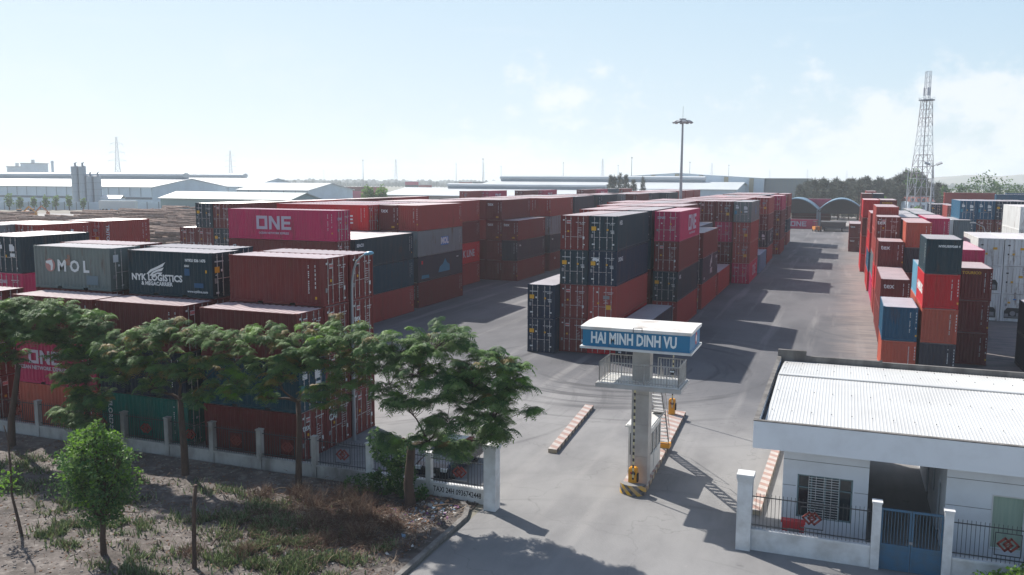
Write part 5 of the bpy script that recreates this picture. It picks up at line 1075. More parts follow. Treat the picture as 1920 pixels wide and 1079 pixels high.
flame_tree('feathery tree in front of the teal container, crown spread wide', (-29.51, 32.72), ([(-29.51, 32.72, 0), (-29.5, 32.7, 1.6), (-29.6, 32.7, 3.0), (-29.6, 32.7, 3.9)], [.2, .17, .15, .13]),
    [(-33.0, 32.8, 6.4, 1.3, 1.3, .6, 18), (-31.2, 32.9, 7.0, 1.4, 1.3, .6, 20), (-29.6, 33.0, 7.2, 1.4, 1.3, .6, 20), (-27.3, 33.0, 7.1, 1.4, 1.3, .55, 20), (-26.4, 32.9, 6.2, 1.0, 1.0, .5, 11), (-33.8, 32.5, 4.9, 1.0, 1.0, .4, 9), (-30.6, 32.6, 5.9, 1.4, 1.1, .45, 14), (-28.3, 32.6, 5.8, 1.4, 1.1, .45, 13), (-27.5, 32.4, 4.6, .8, .8, .4, 5), (-34.3, 32.3, 3.7, .5, .6, .3, 4), (-32.0, 32.4, 5.6, 1.2, .8, .4, 10), (-29.4, 32.4, 5.3, 1.2, .8, .4, 10), (-26.0, 32.6, 5.4, .8, .8, .4, 7), (-33.2, 32.6, 5.5, 1.0, .8, .5, 8), (-31.0, 32.3, 4.7, .9, .6, .35, 7), (-28.2, 32.3, 4.2, .6, .5, .35, 5), (-26.3, 32.5, 4.6, .7, .6, .35, 6)], 33, leafmix=(0, 1, 1, 1, 1, 3), rad=.54, dens=1.6)
flame_tree('leftmost feathery tree with bent trunk at the frame edge', (-41.47, 32.97), ([(-41.47, 32.97, 0), (-41.4, 33, 1.6), (-40.9, 33, 3.4), (-40.6, 33, 4.6)], [.22, .18, .15, .13]),
    [(-42.2, 33.0, 7.3, 1.6, 1.4, .6, 22), (-40.0, 33.0, 7.6, 1.6, 1.4, .6, 26), (-37.9, 33.0, 7.7, 1.3, 1.3, .6, 20), (-41.0, 32.8, 6.4, 1.5, 1.2, .5, 18), (-38.6, 32.8, 6.6, 1.5, 1.2, .5, 16), (-40.9, 32.6, 5.3, 1.2, 1.0, .5, 10), (-43.4, 32.8, 5.8, 1.2, 1.0, .6, 12)], 44, rad=.60, dens=2.3)
flame_tree('low hanging feathery tree between the leftmost and the teal container', (-37.3, 34.1), ([(-37.3, 34.1, 0), (-37.2, 34.1, 1.4), (-37.0, 34.0, 2.8), (-37.0, 34, 3.4)], [.15, .13, .11, .10]),
    [(-36.2, 33.6, 7.1, 1.2, 1.2, .6, 16), (-35.4, 33.4, 6.4, 1.1, 1.1, .5, 13), (-37.2, 33.3, 5.7, 1.2, 1.1, .5, 13), (-35.9, 33.3, 5.1, 1.0, 1.0, .5, 12), (-37.0, 33.2, 4.3, 1.1, 1.0, .5, 12), (-36.2, 33.2, 3.2, 1.2, .9, .55, 14), (-37.6, 33.3, 2.2, 1.2, .8, .5, 12), (-36.4, 33.3, 1.8, 1.0, .7, .4, 9)], 55, leafmix=(0, 0, 1, 1), rad=.60, dens=2.1)
def leafball(name, label, base, ell, n, size, mix, seed, trunk=None, group=None, cat='tree', holes=.46):
    r = random.Random(seed); t = thing(name, label, cat, (base[0], base[1], .08), 0, group); b = MB(); o = Vector((base[0], base[1], .08))
    if trunk: k = MB(); k.chain([Vector(p) - o for p in trunk[0]], trunk[1], 8)
    tot = sum(e[3] * e[4] * e[5] for e in ell)
    for (cx, cy, cz, rx_, ry_, rz_) in ell:
        m = int(n * rx_ * ry_ * rz_ / tot)
        for i in range(m):
            while True:
                q = Vector((r.uniform(-1, 1), r.uniform(-1, 1), r.uniform(-1, 1)))
                if q.length < 1 and q.length > .3 * r.random() + .25: break
            kq = 1 + .55 * noise.noise(Vector((cx + q.x * rx_, cy + q.y * ry_, cz + q.z * rz_)) * (1.4 if size < .5 else .3)); p = Vector((cx + q.x * rx_ * kq, cy + q.y * ry_ * kq, cz + q.z * rz_ * kq))
            if noise.noise(p * 1.9) < .25 - holes: continue
            d = Vector((r.uniform(-1, 1), r.uniform(-1, 1), r.uniform(-.7, .9))).normalized(); s = d.orthogonal().normalized(); s.rotate(Matrix.Rotation(r.random() * 6, 3, d)); L = size * r.uniform(.7, 1.35); w = L * .32
            b.cur = r.choice(mix[1] if q.z > .25 + .3 * noise.noise(p * 2) else mix[0]); a = p - o; b.quad(a, a + d * L * .5 + s * w, a + d * L, a + d * L * .5 - s * w)  # lighter mix above, darker below: sun and shade put into leaf colour
        if trunk:
            for i in range(5):
                q = Vector((cx + r.uniform(-.6, .6) * rx_, cy + r.uniform(-.6, .6) * ry_, cz + r.uniform(-.4, .6) * rz_)); k.chain([Vector(trunk[0][-1]) - o, Vector(trunk[0][-1]).lerp(q, .5) - o, q - o], [trunk[1][-1] * .5, .025, .01], 5)
    if trunk: k.obj('trunk', BARK, t, smooth=True)
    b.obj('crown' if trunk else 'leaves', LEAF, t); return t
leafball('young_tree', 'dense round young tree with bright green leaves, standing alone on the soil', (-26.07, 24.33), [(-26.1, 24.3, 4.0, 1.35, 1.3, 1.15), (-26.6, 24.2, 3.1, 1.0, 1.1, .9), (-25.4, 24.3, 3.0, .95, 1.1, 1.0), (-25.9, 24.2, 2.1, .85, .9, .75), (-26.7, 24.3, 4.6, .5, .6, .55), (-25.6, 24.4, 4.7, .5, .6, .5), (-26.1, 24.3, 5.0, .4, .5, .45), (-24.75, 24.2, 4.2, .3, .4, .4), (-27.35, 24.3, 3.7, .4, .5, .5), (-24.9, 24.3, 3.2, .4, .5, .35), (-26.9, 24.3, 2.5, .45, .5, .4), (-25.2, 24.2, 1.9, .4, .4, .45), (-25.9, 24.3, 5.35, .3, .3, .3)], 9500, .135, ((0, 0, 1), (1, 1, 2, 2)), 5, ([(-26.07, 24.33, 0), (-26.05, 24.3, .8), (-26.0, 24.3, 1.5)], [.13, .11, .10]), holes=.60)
leafball('shrub', 'dark tangled shrub against the fence beside the big tree trunk', (-18.9, 34.1), [(-19.1, 34.15, 1.9, .75, .45, 1.0), (-18.6, 34.0, 1.1, 1.1, .6, .8), (-19.5, 34.0, .7, .9, .6, .6), (-18.2, 33.9, 2.2, .4, .4, .6), (-17.6, 33.9, .5, .8, .5, .45), (-20.7, 33.9, .35, .8, .5, .35), (-19.6, 34.1, 2.6, .4, .35, .5)], 7500, .13, ((0, 0, 0, 0, 1), (0, 0, 0, 1)), 6, None, cat='shrub', holes=.34)
leafball('shrub', 'pale green leafy shrub at the bottom right corner before the white wall', (6.5, 33.3), [(6.4, 33.3, .7, .9, .5, .5), (5.5, 33.3, .45, .7, .4, .4), (7.3, 33.3, .9, .8, .5, .6)], 2600, .15, ((1, 1), (1, 2, 2)), 8, None, cat='shrub')
def pole_tree(label, base, pts, rs, tufts, seed):
    r = random.Random(seed); t = thing('sapling', label, 'sapling', (base[0], base[1], .05)); o = Vector((base[0], base[1], .05)); k = MB(); k.chain([Vector(p) - o for p in pts], rs, 7); k.obj('trunk', BARK, t, smooth=True)
    if tufts:
        b = MB()
        for c, n in tufts:
            for i in range(n):
                d = Vector((r.uniform(-1, 1), r.uniform(-1, 1), r.uniform(-.6, .8))).normalized(); s = d.orthogonal().normalized(); p = Vector(c) + d * r.uniform(.05, .4) - o; L = r.uniform(.1, .2); b.cur = r.choice((1, 2, 2)); b.quad(p, p + d * L * .5 + s * L * .3, p + d * L, p + d * L * .5 - s * L * .3)
        b.obj('leaves', LEAF, t)
pole_tree('thin leaning sapling with few leaves at the left edge of the soil', (-30.5, 24.45), [(-30.5, 24.45, 0), (-30.75, 24.5, .8), (-31.05, 24.55, 1.7), (-31.1, 24.6, 2.6), (-31.1, 24.6, 3.9), (-31.3, 24.6, 4.6)], [.07, .06, .05, .045, .035, .02], [((-31.25, 24.5, 2.0), 55), ((-31.0, 24.6, 2.5), 30), ((-31.5, 24.5, 2.3), 40)], 1)
pole_tree('bare cut trunk standing as a stake in the soil', (-22.02, 24.68), [(-22.02, 24.68, 0), (-22.0, 24.7, 1.2), (-21.95, 24.7, 2.4), (-21.82, 24.7, 3.34)], [.095, .085, .075, .07], None, 2)
# ground cover (nobody could count it)
r = random.Random(91)
WEED = [mat('weed_green', (0.065, 0.115, 0.035), 0.7, transl=.25, second=(.11, .14, .05), nscale=2, amount=.8), mat('weed_pale', (0.20, 0.25, 0.11), 0.7, transl=.25), mat('dry_straw', (0.26, 0.19, 0.13), 0.9), mat('dead_brown', (0.12, 0.062, 0.040), 0.9)]
b = MB()
def blade(b, p, L, w, lean, mi):
    a = r.random() * 6.28; d = Vector((cos(a) * lean, sin(a) * lean, 1)).normalized(); s = Vector((-sin(a), cos(a), 0)) * w; b.cur = mi
    b.quad(p - s, p + s, p + d * L + s * .3, p + d * L - s * .3)
patches = [(-19.6, 26.6, 1.5, 1.0, 1.3), (-20.8, 29.4, 1.6, .8, .9), (-23.6, 29.3, 1.2, .6, .7), (-24, 23.6, 2, .5, .5), (-29.8, 25.3, 1, .8, .7), (-31.5, 27.5, 1.5, 1, .4), (-17.6, 27.2, 1.2, .7, .8), (-20.2, 27.6, 1.7, 2.4, 1), (-22.4, 28.6, 1.5, 1.7, .8), (-19.0, 26.0, 1.6, 1.2, .9), (-17.5, 25.6, 1.6, .8, .5), (-25, 28.5, 1.6, 1.0, .3), (-27.3, 26.8, 1.3, .9, .5), (-29, 26.0, 1.2, .8, .4), (-31, 29, 2.5, 1.2, .35), (-23.2, 30.5, 1.2, 1.0, .7), (-24.5, 25.0, 1.5, 1.0, .3), (-33, 31, 2.5, 1.0, .3), (-21.5, 25.6, 1.1, .6, .5), (-35.5, 28.5, 2.0, 1.2, .3), (-28, 24.5, .9, .5, .5), (-16.2, 28.6, .5, 1.0, .4), (-38, 31, 2.5, 1.4, .25), (-26.2, 31.5, 2.5, .8, .2)]
for cx, cy, rx_, ry_, dn in patches:
    for i in range(int(rx_ * ry_ * dn * 1500)):
        q = (r.gauss(0, .5), r.gauss(0, .5)); x, y = cx + q[0] * rx_, cy + q[1] * ry_
        if x > -15.0 or y > 34.7 or noise.noise(Vector((x * 1.3, y * 1.3, 5))) < -.12: continue
        blade(b, Vector((x, y, soil_z(x, y) - .02)), r.uniform(.10, .38), r.uniform(.014, .045), r.uniform(.3, 1.3), r.choice((0, 0, 0, 1, 1, 2)))
tag(b.obj('weeds', WEED), 'patches of low green weeds over the soil verge', 'weeds', kind='stuff')
b = MB()
for i in range(5200):
    u = r.random()
    if u < .75: x, y = r.gauss(-19.3, 2.2), r.gauss(30.2, 1.6)
    else: x, y = r.uniform(-40, -15.2), r.uniform(23, 34.6)
    if x > -15.1 or y > 34.7 or x < -44: continue
    z = soil_z(x, y); a = r.random() * 6.28; L = r.uniform(.15, .75) * (1 if u < .75 else .5); e = r.uniform(-.05, .45)
    p = Vector((x, y, z + r.uniform(0, .18))); q = p + Vector((cos(a) * L, sin(a) * L, L * e)); m = p.lerp(q, .5) + Vector((r.uniform(-.06, .06), r.uniform(-.06, .06), r.uniform(-.02, .08)))
    b.cur = r.choice((2, 3, 3, 3)); w = r.uniform(.004, .012); b.tube(p, m, w, w * .8, 3, False); b.tube(m, q, w * .8, w * .4, 3, False)
for cx, cy, h in ((-18.6, 30.9, .9), (-19.9, 29.4, .8), (-17.7, 29.3, .8), (-21.2, 31.3, .9), (-20.6, 32.6, .8), (-18.8, 28.2, .6), (-22.6, 32.2, .7), (-17.0, 30.8, .6), (-24.2, 31.7, .6), (-19.4, 32.0, 1.0), (-20.9, 26.2, .5), (-23.0, 25.6, .45)):
    for i in range(150):
        a = r.random() * 6.28; e = r.uniform(.3, 1.4); L = h * r.uniform(.4, 1.15); c_ = Vector((cx + r.gauss(0, .25), cy + r.gauss(0, .25), soil_z(cx, cy))); d = Vector((cos(a) * cos(e), sin(a) * cos(e), sin(e))); m = c_ + d * L * .6; b.cur = r.choice((2, 3, 3)); b.tube(c_, m, .009, .006, 3, False)
        for k_ in range(3): e2 = d + Vector((r.uniform(-.7, .7), r.uniform(-.7, .7), r.uniform(-.5, .5))); b.tube(m, m + e2 * L * .4, .006, .002, 3, False)
for i in range(5200):
    x, y = r.gauss(-19.0, 2.3), r.gauss(30.2, 1.7)
    if x > -15.1 or y > 34.5 or noise.noise(Vector((x * .9, y * .9, 1))) < -.05: continue
    blade(b, Vector((x, y, soil_z(x, y))), r.uniform(.08, .38), r.uniform(.01, .03), r.uniform(.6, 2.0), r.choice((2, 3, 3)))
tag(b.obj('dry_brush', WEED), 'tangle of dead brown brush and twigs before the trees', 'dry brush', kind='stuff')
b = MB()
for i in range(5200):
    x, y = r.uniform(-44, -14.9), r.uniform(22, 34.7)
    s = r.uniform(.012, .05); z = soil_z(x, y) + s * .2; T_ = Matrix.Translation((x, y, z)) @ Matrix.Rotation(r.random() * 6, 4, 'Z') @ Matrix.Rotation(r.uniform(-.5, .5), 4, 'X'); b.cur = r.choice((0, 0, 0, 2, 2, 1)); b.box(-s, -s * .7, -s * .4, s, s * .7, s * .4, T_)
tag(b.obj('pebbles', [mat('pebble_grey', (.15, .13, .12), .9), mat('pebble_pale', (.26, .24, .22), .9), mat('dead_leaf', (.15, .08, .045), .9)]), 'scattered pebbles and dead leaves on the soil', 'pebbles', kind='stuff')
b = MB()
for i in range(420):
    if r.random() < .72: x, y = r.gauss(-16.4, .8), r.gauss(32.6, .9)
    else: x, y = r.gauss(-18.5, 2.2), r.gauss(29.5, 2.2)
    if x > -15.1 or y > 34.5: continue
    s = r.uniform(.03, .13); z = soil_z(x, y) + .04; T_ = Matrix.Translation((x, y, z)) @ Matrix.Rotation(r.random() * 6, 4, 'Z') @ Matrix.Rotation(r.uniform(-.7, .7), 4, 'X') @ Matrix.Rotation(r.uniform(-.5, .5), 4, 'Y'); b.cur = r.choice((0, 0, 1, 2, 3, 3, 4)); q = [T_ @ Vector((a * s * r.uniform(.5, 1.1), c * s * r.uniform(.4, 1), r.uniform(-.03, .03))) for a, c in ((-1, -1), (1, -1), (1, 1), (-1, 1))]; b.quad(*q)
tag(b.obj('litter', [mat('litter_white', (.5, .5, .5), .6), mat('litter_blue', (.2, .3, .4), .6), mat('litter_tan', (.35, .2, .12), .7), mat('litter_grey', (.2, .19, .18), .8), mat('litter_purple', (.2, .06, .2), .7)]), 'scraps of litter scattered by the kerb and wall', 'litter', kind='stuff')
for i, (x, y, L, a, l_) in enumerate(((-16.3, 33.2, 1.5, .35, 'pale broken plank lying on the litter near the kerb'), (-20.7, 30.6, 2.4, .9, 'long thin dry branch lying across the brush'), (-25.3, 30.6, 1.3, 2.6, 'short crooked dead branch on bare soil behind the young tree'), (-29.2, 27.2, 1.7, .3, 'dead branch on grey soil left of the young tree'), (-22.6, 26.3, 1.0, 1.8, 'bent dry stick beside the cut trunk'))):
    k = MB(); d = Vector((cos(a), sin(a), .05)); p = Vector((0, 0, .12)); k.chain([p, p + d * L * .4 + Vector((0, 0, .08)), p + d * L * .7 + Vector((.05, .06, .02)), p + d * L], [.035, .03, .024, .01], 5); o = k.obj('fallen_branch', mat('dry_wood', (.30, .20, .13), .9) if i == 0 else BARK); o.location = (x, y, soil_z(x, y)); tag(o, l_, 'branch')
# ---------------------------------------------------------------- background
FW = Vector((-sin(YAW), cos(YAW), 0)); RT = Vector((cos(YAW), sin(YAW), 0))
def bg(px, dep): p = FW * dep + RT * ((px - 960) / FPX * dep); return p.x, p.y
def hz(v, px, dep): return CAM_H - (v - (336.0 + (px - 960) * .00559)) * dep / FPX
SHW = mat('shed_wall_pale_blue', (0.56, 0.66, 0.74), 0.6, second=(.46, .54, .60), nscale=.2, amount=.6); SHR = mat('shed_roof_white', (0.52, 0.55, 0.56), 0.5, second=(.44, .47, .47), nscale=.06, amount=.8, nstretch=(1, .3, 1))
SHD = mat('shed_window_band', (0.10, 0.13, 0.16), 0.5); SHC = mat('shed_column', (0.22, 0.26, 0.30), .6); SHG = mat('shed_roof_green', (0.34, 0.42, 0.38), .5, second=(.4, .45, .42), nscale=.08, amount=.7); SHT = mat('shed_wall_teal', (0.20, 0.33, 0.33), .6); BEI = mat('pilaster_beige', (.34, .31, .22), .7)
def shed(lab, x0, x1, y0, y1, ze, zr, monitor=None, wall=SHW, roof=SHR, band=True, bays=6.5, openings=None, group='sheds and warehouses beyond the yard'):
    t = thing('warehouse', lab, 'warehouse', ((x0 + x1) / 2, (y0 + y1) / 2, 0), 0, group); cx, cy = (x0 + x1) / 2, (y0 + y1) / 2; a, c = (x1 - x0) / 2, (y1 - y0) / 2
    b = MB(); b.quad((-a, -c, 0), (a, -c, 0), (a, -c, ze), (-a, -c, ze)); b.quad((a, c, 0), (-a, c, 0), (-a, c, ze), (a, c, ze)); b.poly([(a, -c, 0), (a, c, 0), (a, c, ze), (a, 0, zr), (a, -c, ze)]); b.poly([(-a, c, 0), (-a, -c, 0), (-a, -c, ze), (-a, 0, zr), (-a, c, ze)]); b.obj('wall', wall, t)
    b = MB(); e = .8; k = (zr - ze) / c
    for s in (-1, 1):
        P = [(-a - e, s * (c + e), ze - k * e + .12), (a + e, s * (c + e), ze - k * e + .12), (a + e, 0, zr + .12), (-a - e, 0, zr + .12)]
        b.quad(*P); b.quad(*[(x, y, z - .3) for x, y, z in P][::-1]); b.quad(P[0], P[1], (P[1][0], P[1][1], P[1][2] - .3), (P[0][0], P[0][1], P[0][2] - .3)); b.quad(P[1], P[2], (P[2][0], P[2][1], P[2][2] - .3), (P[1][0], P[1][1], P[1][2] - .3))
    b.obj('roof', roof, t)
    if monitor:
        m0, m1, h = monitor; b = MB(); b.box(m0 - cx, -2.4, zr - .3, m1 - cx, 2.4, zr + h * .7); b.obj('vent_wall', SHC, t); b = MB(); b.chain([(m0 - cx - .5, 0, zr + h * .62), (m1 - cx + .5, 0, zr + h * .62)], [2.9, 2.9], 8); b.v = [(x, y, zr + h * .62 + (z - zr - h * .62) * h * .16) for x, y, z in b.v]; b.obj('ridge_vent', roof, t)
    if band:
        b = MB(); b.box(-a, -c - .1, ze * .42, a, -c - .03, ze * .52); b.obj('window_band', SHD, t)
        b = MB(); n = int((x1 - x0) / bays)
        for i in range(n + 1): x = -a + i * (x1 - x0) / n; b.box(x - .13, -c - .2, ze * .55, x + .13, -c - .12, ze)
        n2 = max(2, int((y1 - y0) / 8))
        b.obj('column_strips', SHC, t)
    for (o0, o1, oz) in (openings or []): b = MB(); b.box(o0 - cx, -c - .15, 0.1, o1 - cx, -c - .02, oz); b.obj('doorway', SHD, t)
    return t
def shedpx(lab, pc, dep, pr, ve, vr, length, mon=0, **k):
    x1, y0 = bg(pc, dep); u = (pr - 960) / FPX; d = FW + RT * u; y1 = x1 / d.x * d.y; ze = hz(ve, pc, dep); xm, ym = x1, (y0 + y1) / 2; dm = xm * FW.x + ym * FW.y; zr = hz(vr, pc + (pr - pc) * .55, dm)
    if zr < ze + .5: zr = ze + .5
    return shed(lab, x1 - length, x1, y0, y1, ze, zr, (x1 - length + 6, x1 - 3, mon) if mon else None, **k)
shedpx('very long pale warehouse with ridge vent behind the silos at far left', 288, 404, 425, 351, 335.5, 190, 2.6)
shedpx('second long warehouse roof with ridge vent behind the first', 432, 560, 503, 346, 335, 120, 3.0)
shedpx('grey gabled warehouse with loading docks behind the lengthwise magenta box', 470, 470, 568, 350, 335, 70, openings=[(bg(470, 470)[0] - 60, bg(470, 470)[0] - 4, 4.5)])
shedpx('smaller white gabled warehouse beside the green leafy tree', 578, 430, 662, 357, 344, 42)
shedpx('low open shed with pale green roof beyond the logs', 545, 330, 600, 374.5, 362, 62, 0, wall=SHT, roof=SHG, band=False, openings=[(bg(545, 330)[0] - 36, bg(545, 330)[0] - 1, 5.2)])
_x, _y = bg(718, 385)
shed('wide white roofed warehouse with low ridge vent behind the left block', _x, _x + 125, _y, _y + 46, 7.4, 10.4, (_x + 22, _x + 95, 2.0), openings=[(_x + 8 + i * 9, _x + 14 + i * 9, 5.5) for i in range(4)], wall=mat('shed_wall_tan', (.34, .30, .26), .7), band=False)
shed('taller white warehouse with long ridge vent behind the wide one', _x + 20, _x + 146, _y + 52, _y + 110, 10.5, 13.6, (_x + 25, _x + 128, 2.6), band=False)
x0, x1, y0 = -118.0, -36.0, 432.0
t = thing('warehouse', 'big pale blue warehouse with beige pilasters behind the light mast', 'warehouse', ((x0 + x1) / 2, y0, 0), 0, 'sheds and warehouses beyond the yard'); a = (x1 - x0) / 2; pk = 8
b = MB(); b.poly([(-a, 0, 0), (a, 0, 0), (a, 0, 15.6), (-a + a, 0, 17.9), (-a, 0, 15.4)]); b.quad((a, 0, 0), (a, 70, 0), (a, 70, 15.6), (a, 0, 15.6)); b.quad((-a, 70, 0), (-a, 0, 0), (-a, 0, 15.4), (-a, 70, 15.4)); b.obj('wall', SHW, t)
b = MB(); b.quad((-a - .5, -.5, 15.4), (0, -.5, 18.0), (0, 70, 18.0), (-a - .5, 70, 15.4)); b.quad((0, -.5, 18.0), (a + .5, -.5, 15.6), (a + .5, 70, 15.6), (0, 70, 18.0)); b.obj('roof', SHR, t)
for i in range(7): b = MB(); x = -a + 5 + i * (2 * a - 6) / 6.4; zt = 15.4 + 2.3 * (1 - abs(x) / a) - .2; b.box(x - 1.0, -.35, 0, x + 1.0, -.05, zt); b.obj('pilaster', BEI, t)
t = thing('warehouse', 'lower ribbed grey annex right of the beige pilaster warehouse', 'warehouse', (-26, 436, 0), 0, 'sheds and warehouses beyond the yard'); b = MB(); b.box(-9.8, 0, 0, 10, 60, 15.3); b.obj('wall', mat('annex_grey', (.24, .27, .28), .6), t); b = MB(); [b.box(-9.5 + i * 2.0, -.2, 0, -9.2 + i * 2.0, -.02, 15.2) for i in range(10)]; b.obj('rib_strips', SHC, t); b = MB(); b.box(-10, -.4, 15.33, 10.3, 60, 15.7); b.obj('roof', SHR, t)
# silos
SIL = mat('silo_steel', (0.34, 0.39, 0.44), 0.45, 0.3)
for i, (px, v, l_) in enumerate(((146, 313, 'leftmost tall'), (159.6, 313, 'right one of the two tall'), (173, 331, 'left one of the two shorter'), (187, 331, 'rightmost shorter'))):
    x, y = bg(px, 396); h = hz(v, px, 396); t = thing('silo', '%s steel silo with seams, beyond the logs' % l_, 'silo', (x, y, 0), 0, 'steel silos')
    b = MB(); b.tube((0, 0, 0), (0, 0, h), 1.62, seg=20); b.obj('cylinder', SIL, t, smooth=False); b = MB(); [b.tube((0, 0, h * k / 5), (0, 0, h * k / 5 + .18), 1.67, seg=20, cap=False) for k in range(1, 5)]; b.tube((0, 0, h + .01), (0, 0, h + .35), 1.7, 1.2, seg=20); b.tube((.3, 0, h + .3), (.3, 0, h + 1.7), .4, seg=8); b.tube((.3, 0, h + 1.3), (1.2, 0, h + 1.9), .2, seg=6); b.obj('hoops_and_cap', SHC, t)
# plant tower and chimney
for px0, px1, vt, l_ in ((20, 46, 314, 'lower pale plant building at the far left horizon'), (46, 80, 308, 'taller pale plant tower at the far left horizon')):
    x, y = bg((px0 + px1) / 2, 720); w = (px1 - px0) / FPX * 720 / 2; h = hz(vt, px0, 720); t = thing('plant_building', l_, 'building', (x, y, 0), YAW); b = MB(); b.box(-w, 0, 0, w, 14, h); b.obj('wall', SHW, t); b = MB(); b.box(-w - .4, -.4, h + .02, w + .4, 14.4, h + .8); b.box(-1, 4, h + .82, 1, 6, h + 3.5); b.obj('roof', SHR, t); b = MB(); [b.box(-w + 1 + k * 3, -.15, h * .45, -w + 2.2 + k * 3, -.02, h * .7) for k in range(int(w * 2 / 3))]; b.obj('louvre_slats', SHD, t)
x, y = bg(105, 700); b = MB(); b.tube((0, 0, 0), (0, 0, 27), 1.1, .9, seg=12); b.tube((0, 0, 25.5), (0, 0, 26.2), 1.2, seg=12); o = b.obj('chimney', SHW); o.location = (x, y, 0); tag(o, 'slim pale chimney beyond the long warehouse', 'chimney')
# yard wall, long trailer and hut near silos
x, y = bg(100, 384); t = thing('boundary_wall', 'long pale wall with panels beyond the log yard', 'wall', (x, y, 0), YAW + .12); b = MB(); b.box(-75, 0, 0, 60, .4, 3.4); b.obj('wall', SHW, t); b = MB(); [b.box(-75 + i * 5, -.1, 0, -74.6 + i * 5, -.01, 3.6) for i in range(27)]; b.obj('post_strips', SHC, t)
x, y = bg(221, 372); t = thing('long_trailer', 'long white box trailer parked by the silos', 'trailer', (x, y, 0), YAW); b = MB(); b.box(-7.8, 0, 1.0, 7.8, 2.6, 4.4); b.obj('box', mat('trailer_white', (.55, .57, .58), .5), t)
for k in (-6, -4.6, 4.6, 6): b = MB(); b.tube((k, -.05, .5), (k, .4, .5), .5, seg=12); b.obj('wheel', TYR, t)
x, y = bg(210, 388); t = thing('hut', 'small white hut with gabled roof behind the long trailer', 'hut', (x, y, 0), YAW); b = MB(); b.box(-4.2, 0, 0, 4.2, 5, 5.0); b.obj('wall', SHW, t); b = MB(); b.poly([(-4.6, -.4, 5.02), (4.6, -.4, 5.02), (4.6, 2.5, 6.4), (-4.6, 2.5, 6.4)]); b.poly([(-4.6, 5.4, 5.02), (-4.6, 2.5, 6.4), (4.6, 2.5, 6.4), (4.6, 5.4, 5.02)]); b.obj('roof', SHR, t)
# light concrete apron of the log yard and yard beyond the canopies
sheet('log_yard_apron', [bg(-40, 300), bg(150, 300), bg(230, 345), bg(-40, 345)], .02, CON); sheet('log_yard_soil', [bg(-60, 150), bg(400, 150), bg(470, 350), bg(-60, 350)], .016, mat('log_yard_mud', (.17, .135, .115), .95, second=(.10, .085, .075), nscale=.2, amount=.9))
sheet('gravel_lot', [(-20, 300), (45, 300), (60, 400), (-20, 400)], .02, mat('gravel', (.30, .28, .27), .95, second=(.2, .19, .18), nscale=.2, amount=.8)); sheet('field_strip', [(-60, 400), (120, 400), (120, 520), (-60, 520)], .024, mat('dry_grass_strip', (.24, .23, .13), .95))
# logs
r = random.Random(404); LOGM = [mat('log_brown', (.17, .098, .070), .9, second=(.34, .24, .19), nscale=1.2, amount=.8, jitter=.25), mat('log_end', (.34, .22, .14), .9)]
lm = []
for v in range(4):
    b = MB(); L = 12.0 + v; n = 5; pts = [(-L / 2 + L * i / n, r.uniform(-.12, .12), r.uniform(-.08, .08)) for i in range(n + 1)]; b.chain(pts, [.42 - .15 * i / n + r.uniform(-.02, .02) for i in range(n + 1)], 8); b.cur = 1; b.poly([(-L / 2 - .003, .36 * cos(a), .36 * sin(a)) for a in [2 * pi * k / 8 for k in range(8)]]); b.poly([(L / 2 + .003, .24 * cos(a), .24 * sin(a)) for a in [2 * pi * k / 8 for k in range(8)]]); lm.append(b.mesh('log', LOGM))
proto = [link('log', m) for m in lm]; first = [True] * 4
sb = MB(); nlog = 0
piles = []
for dep, pxs in ((192, (285, 345, 400)), (205, (262, 330, 385)), (218, (300, 370)), (232, (60, 140, 250, 345)), (246, (10, 110, 200, 300, 380)), (258, (60, 160, 250, 350)), (270, (15, 120, 215, 310, 400)), (283, (70, 170, 270, 370)), (297, (20, 200, 250, 330, 415)), (313, (230, 290, 350, 410)), (330, (255, 310, 370, 420)), (345, (280, 330, 400))):
    for px in pxs: piles.append((dep, px + r.uniform(-12, 12)))
for dep, px in piles:
    x, y = bg(px, dep); rot = YAW + r.gauss(0, .33); H_ = r.randint(2, 6); w0 = r.randint(5, 8)
    for lay in range(H_):
        for k in range(max(1, w0 - lay)):
            if r.random() < .28: continue
            oy = (k - (w0 - lay) / 2) * .78 + r.uniform(-.15, .15); oz = .38 + lay * .62 + r.uniform(-.06, .1); a = rot + r.uniform(-.12, .12) + (r.uniform(-.7, .7) if r.random() < .14 else 0)
            lx, ly = x - sin(rot) * oy + cos(rot) * r.uniform(-2.4, 2.4), y + cos(rot) * oy + sin(rot) * r.uniform(-1, 1); v = r.randint(0, 3); til = r.uniform(-.05, .05) * (1 + 2 * (r.random() < .1)); sc_ = r.choice((.6, .8, .95, 1.1, 1.25))
            top = k <= 1 + lay or lay >= H_ - 2
            if nlog < 296 and dep < 275 and top:
                o = proto[v] if first[v] else proto[v].copy()
                if not first[v]: COL.objects.link(o)
                first[v] = False; o.location = (lx, ly, oz); o.rotation_euler = (r.random() * 6, til, a); o.scale = (sc_, sc_, sc_); tag(o, 'felled brown log lying in one of the log yard piles', 'log', 'felled logs in the log yard'); nlog += 1
            else:
                T_ = Matrix.Translation((lx, ly, oz)) @ Matrix.Rotation(a, 4, 'Z') @ Matrix.Rotation(til, 4, 'Y'); sb.cur = 0; p = T_ @ Vector((-6.3 * sc_, 0, 0)); q = T_ @ Vector((6.3 * sc_, 0, 0)); sb.tube(p, q, .40 * sc_, .28 * sc_, 7, False); sb.cur = 1; d = (p - q).normalized() * .01; sb.tube(p + d, p + d * 1.5, .39 * sc_, .39 * sc_, 7); sb.tube(q - d, q - d * 1.5, .27 * sc_, .27 * sc_, 7)
tag(sb.obj('log_heap', LOGM), 'remaining heaps of felled logs across the log yard', 'logs', kind='stuff')
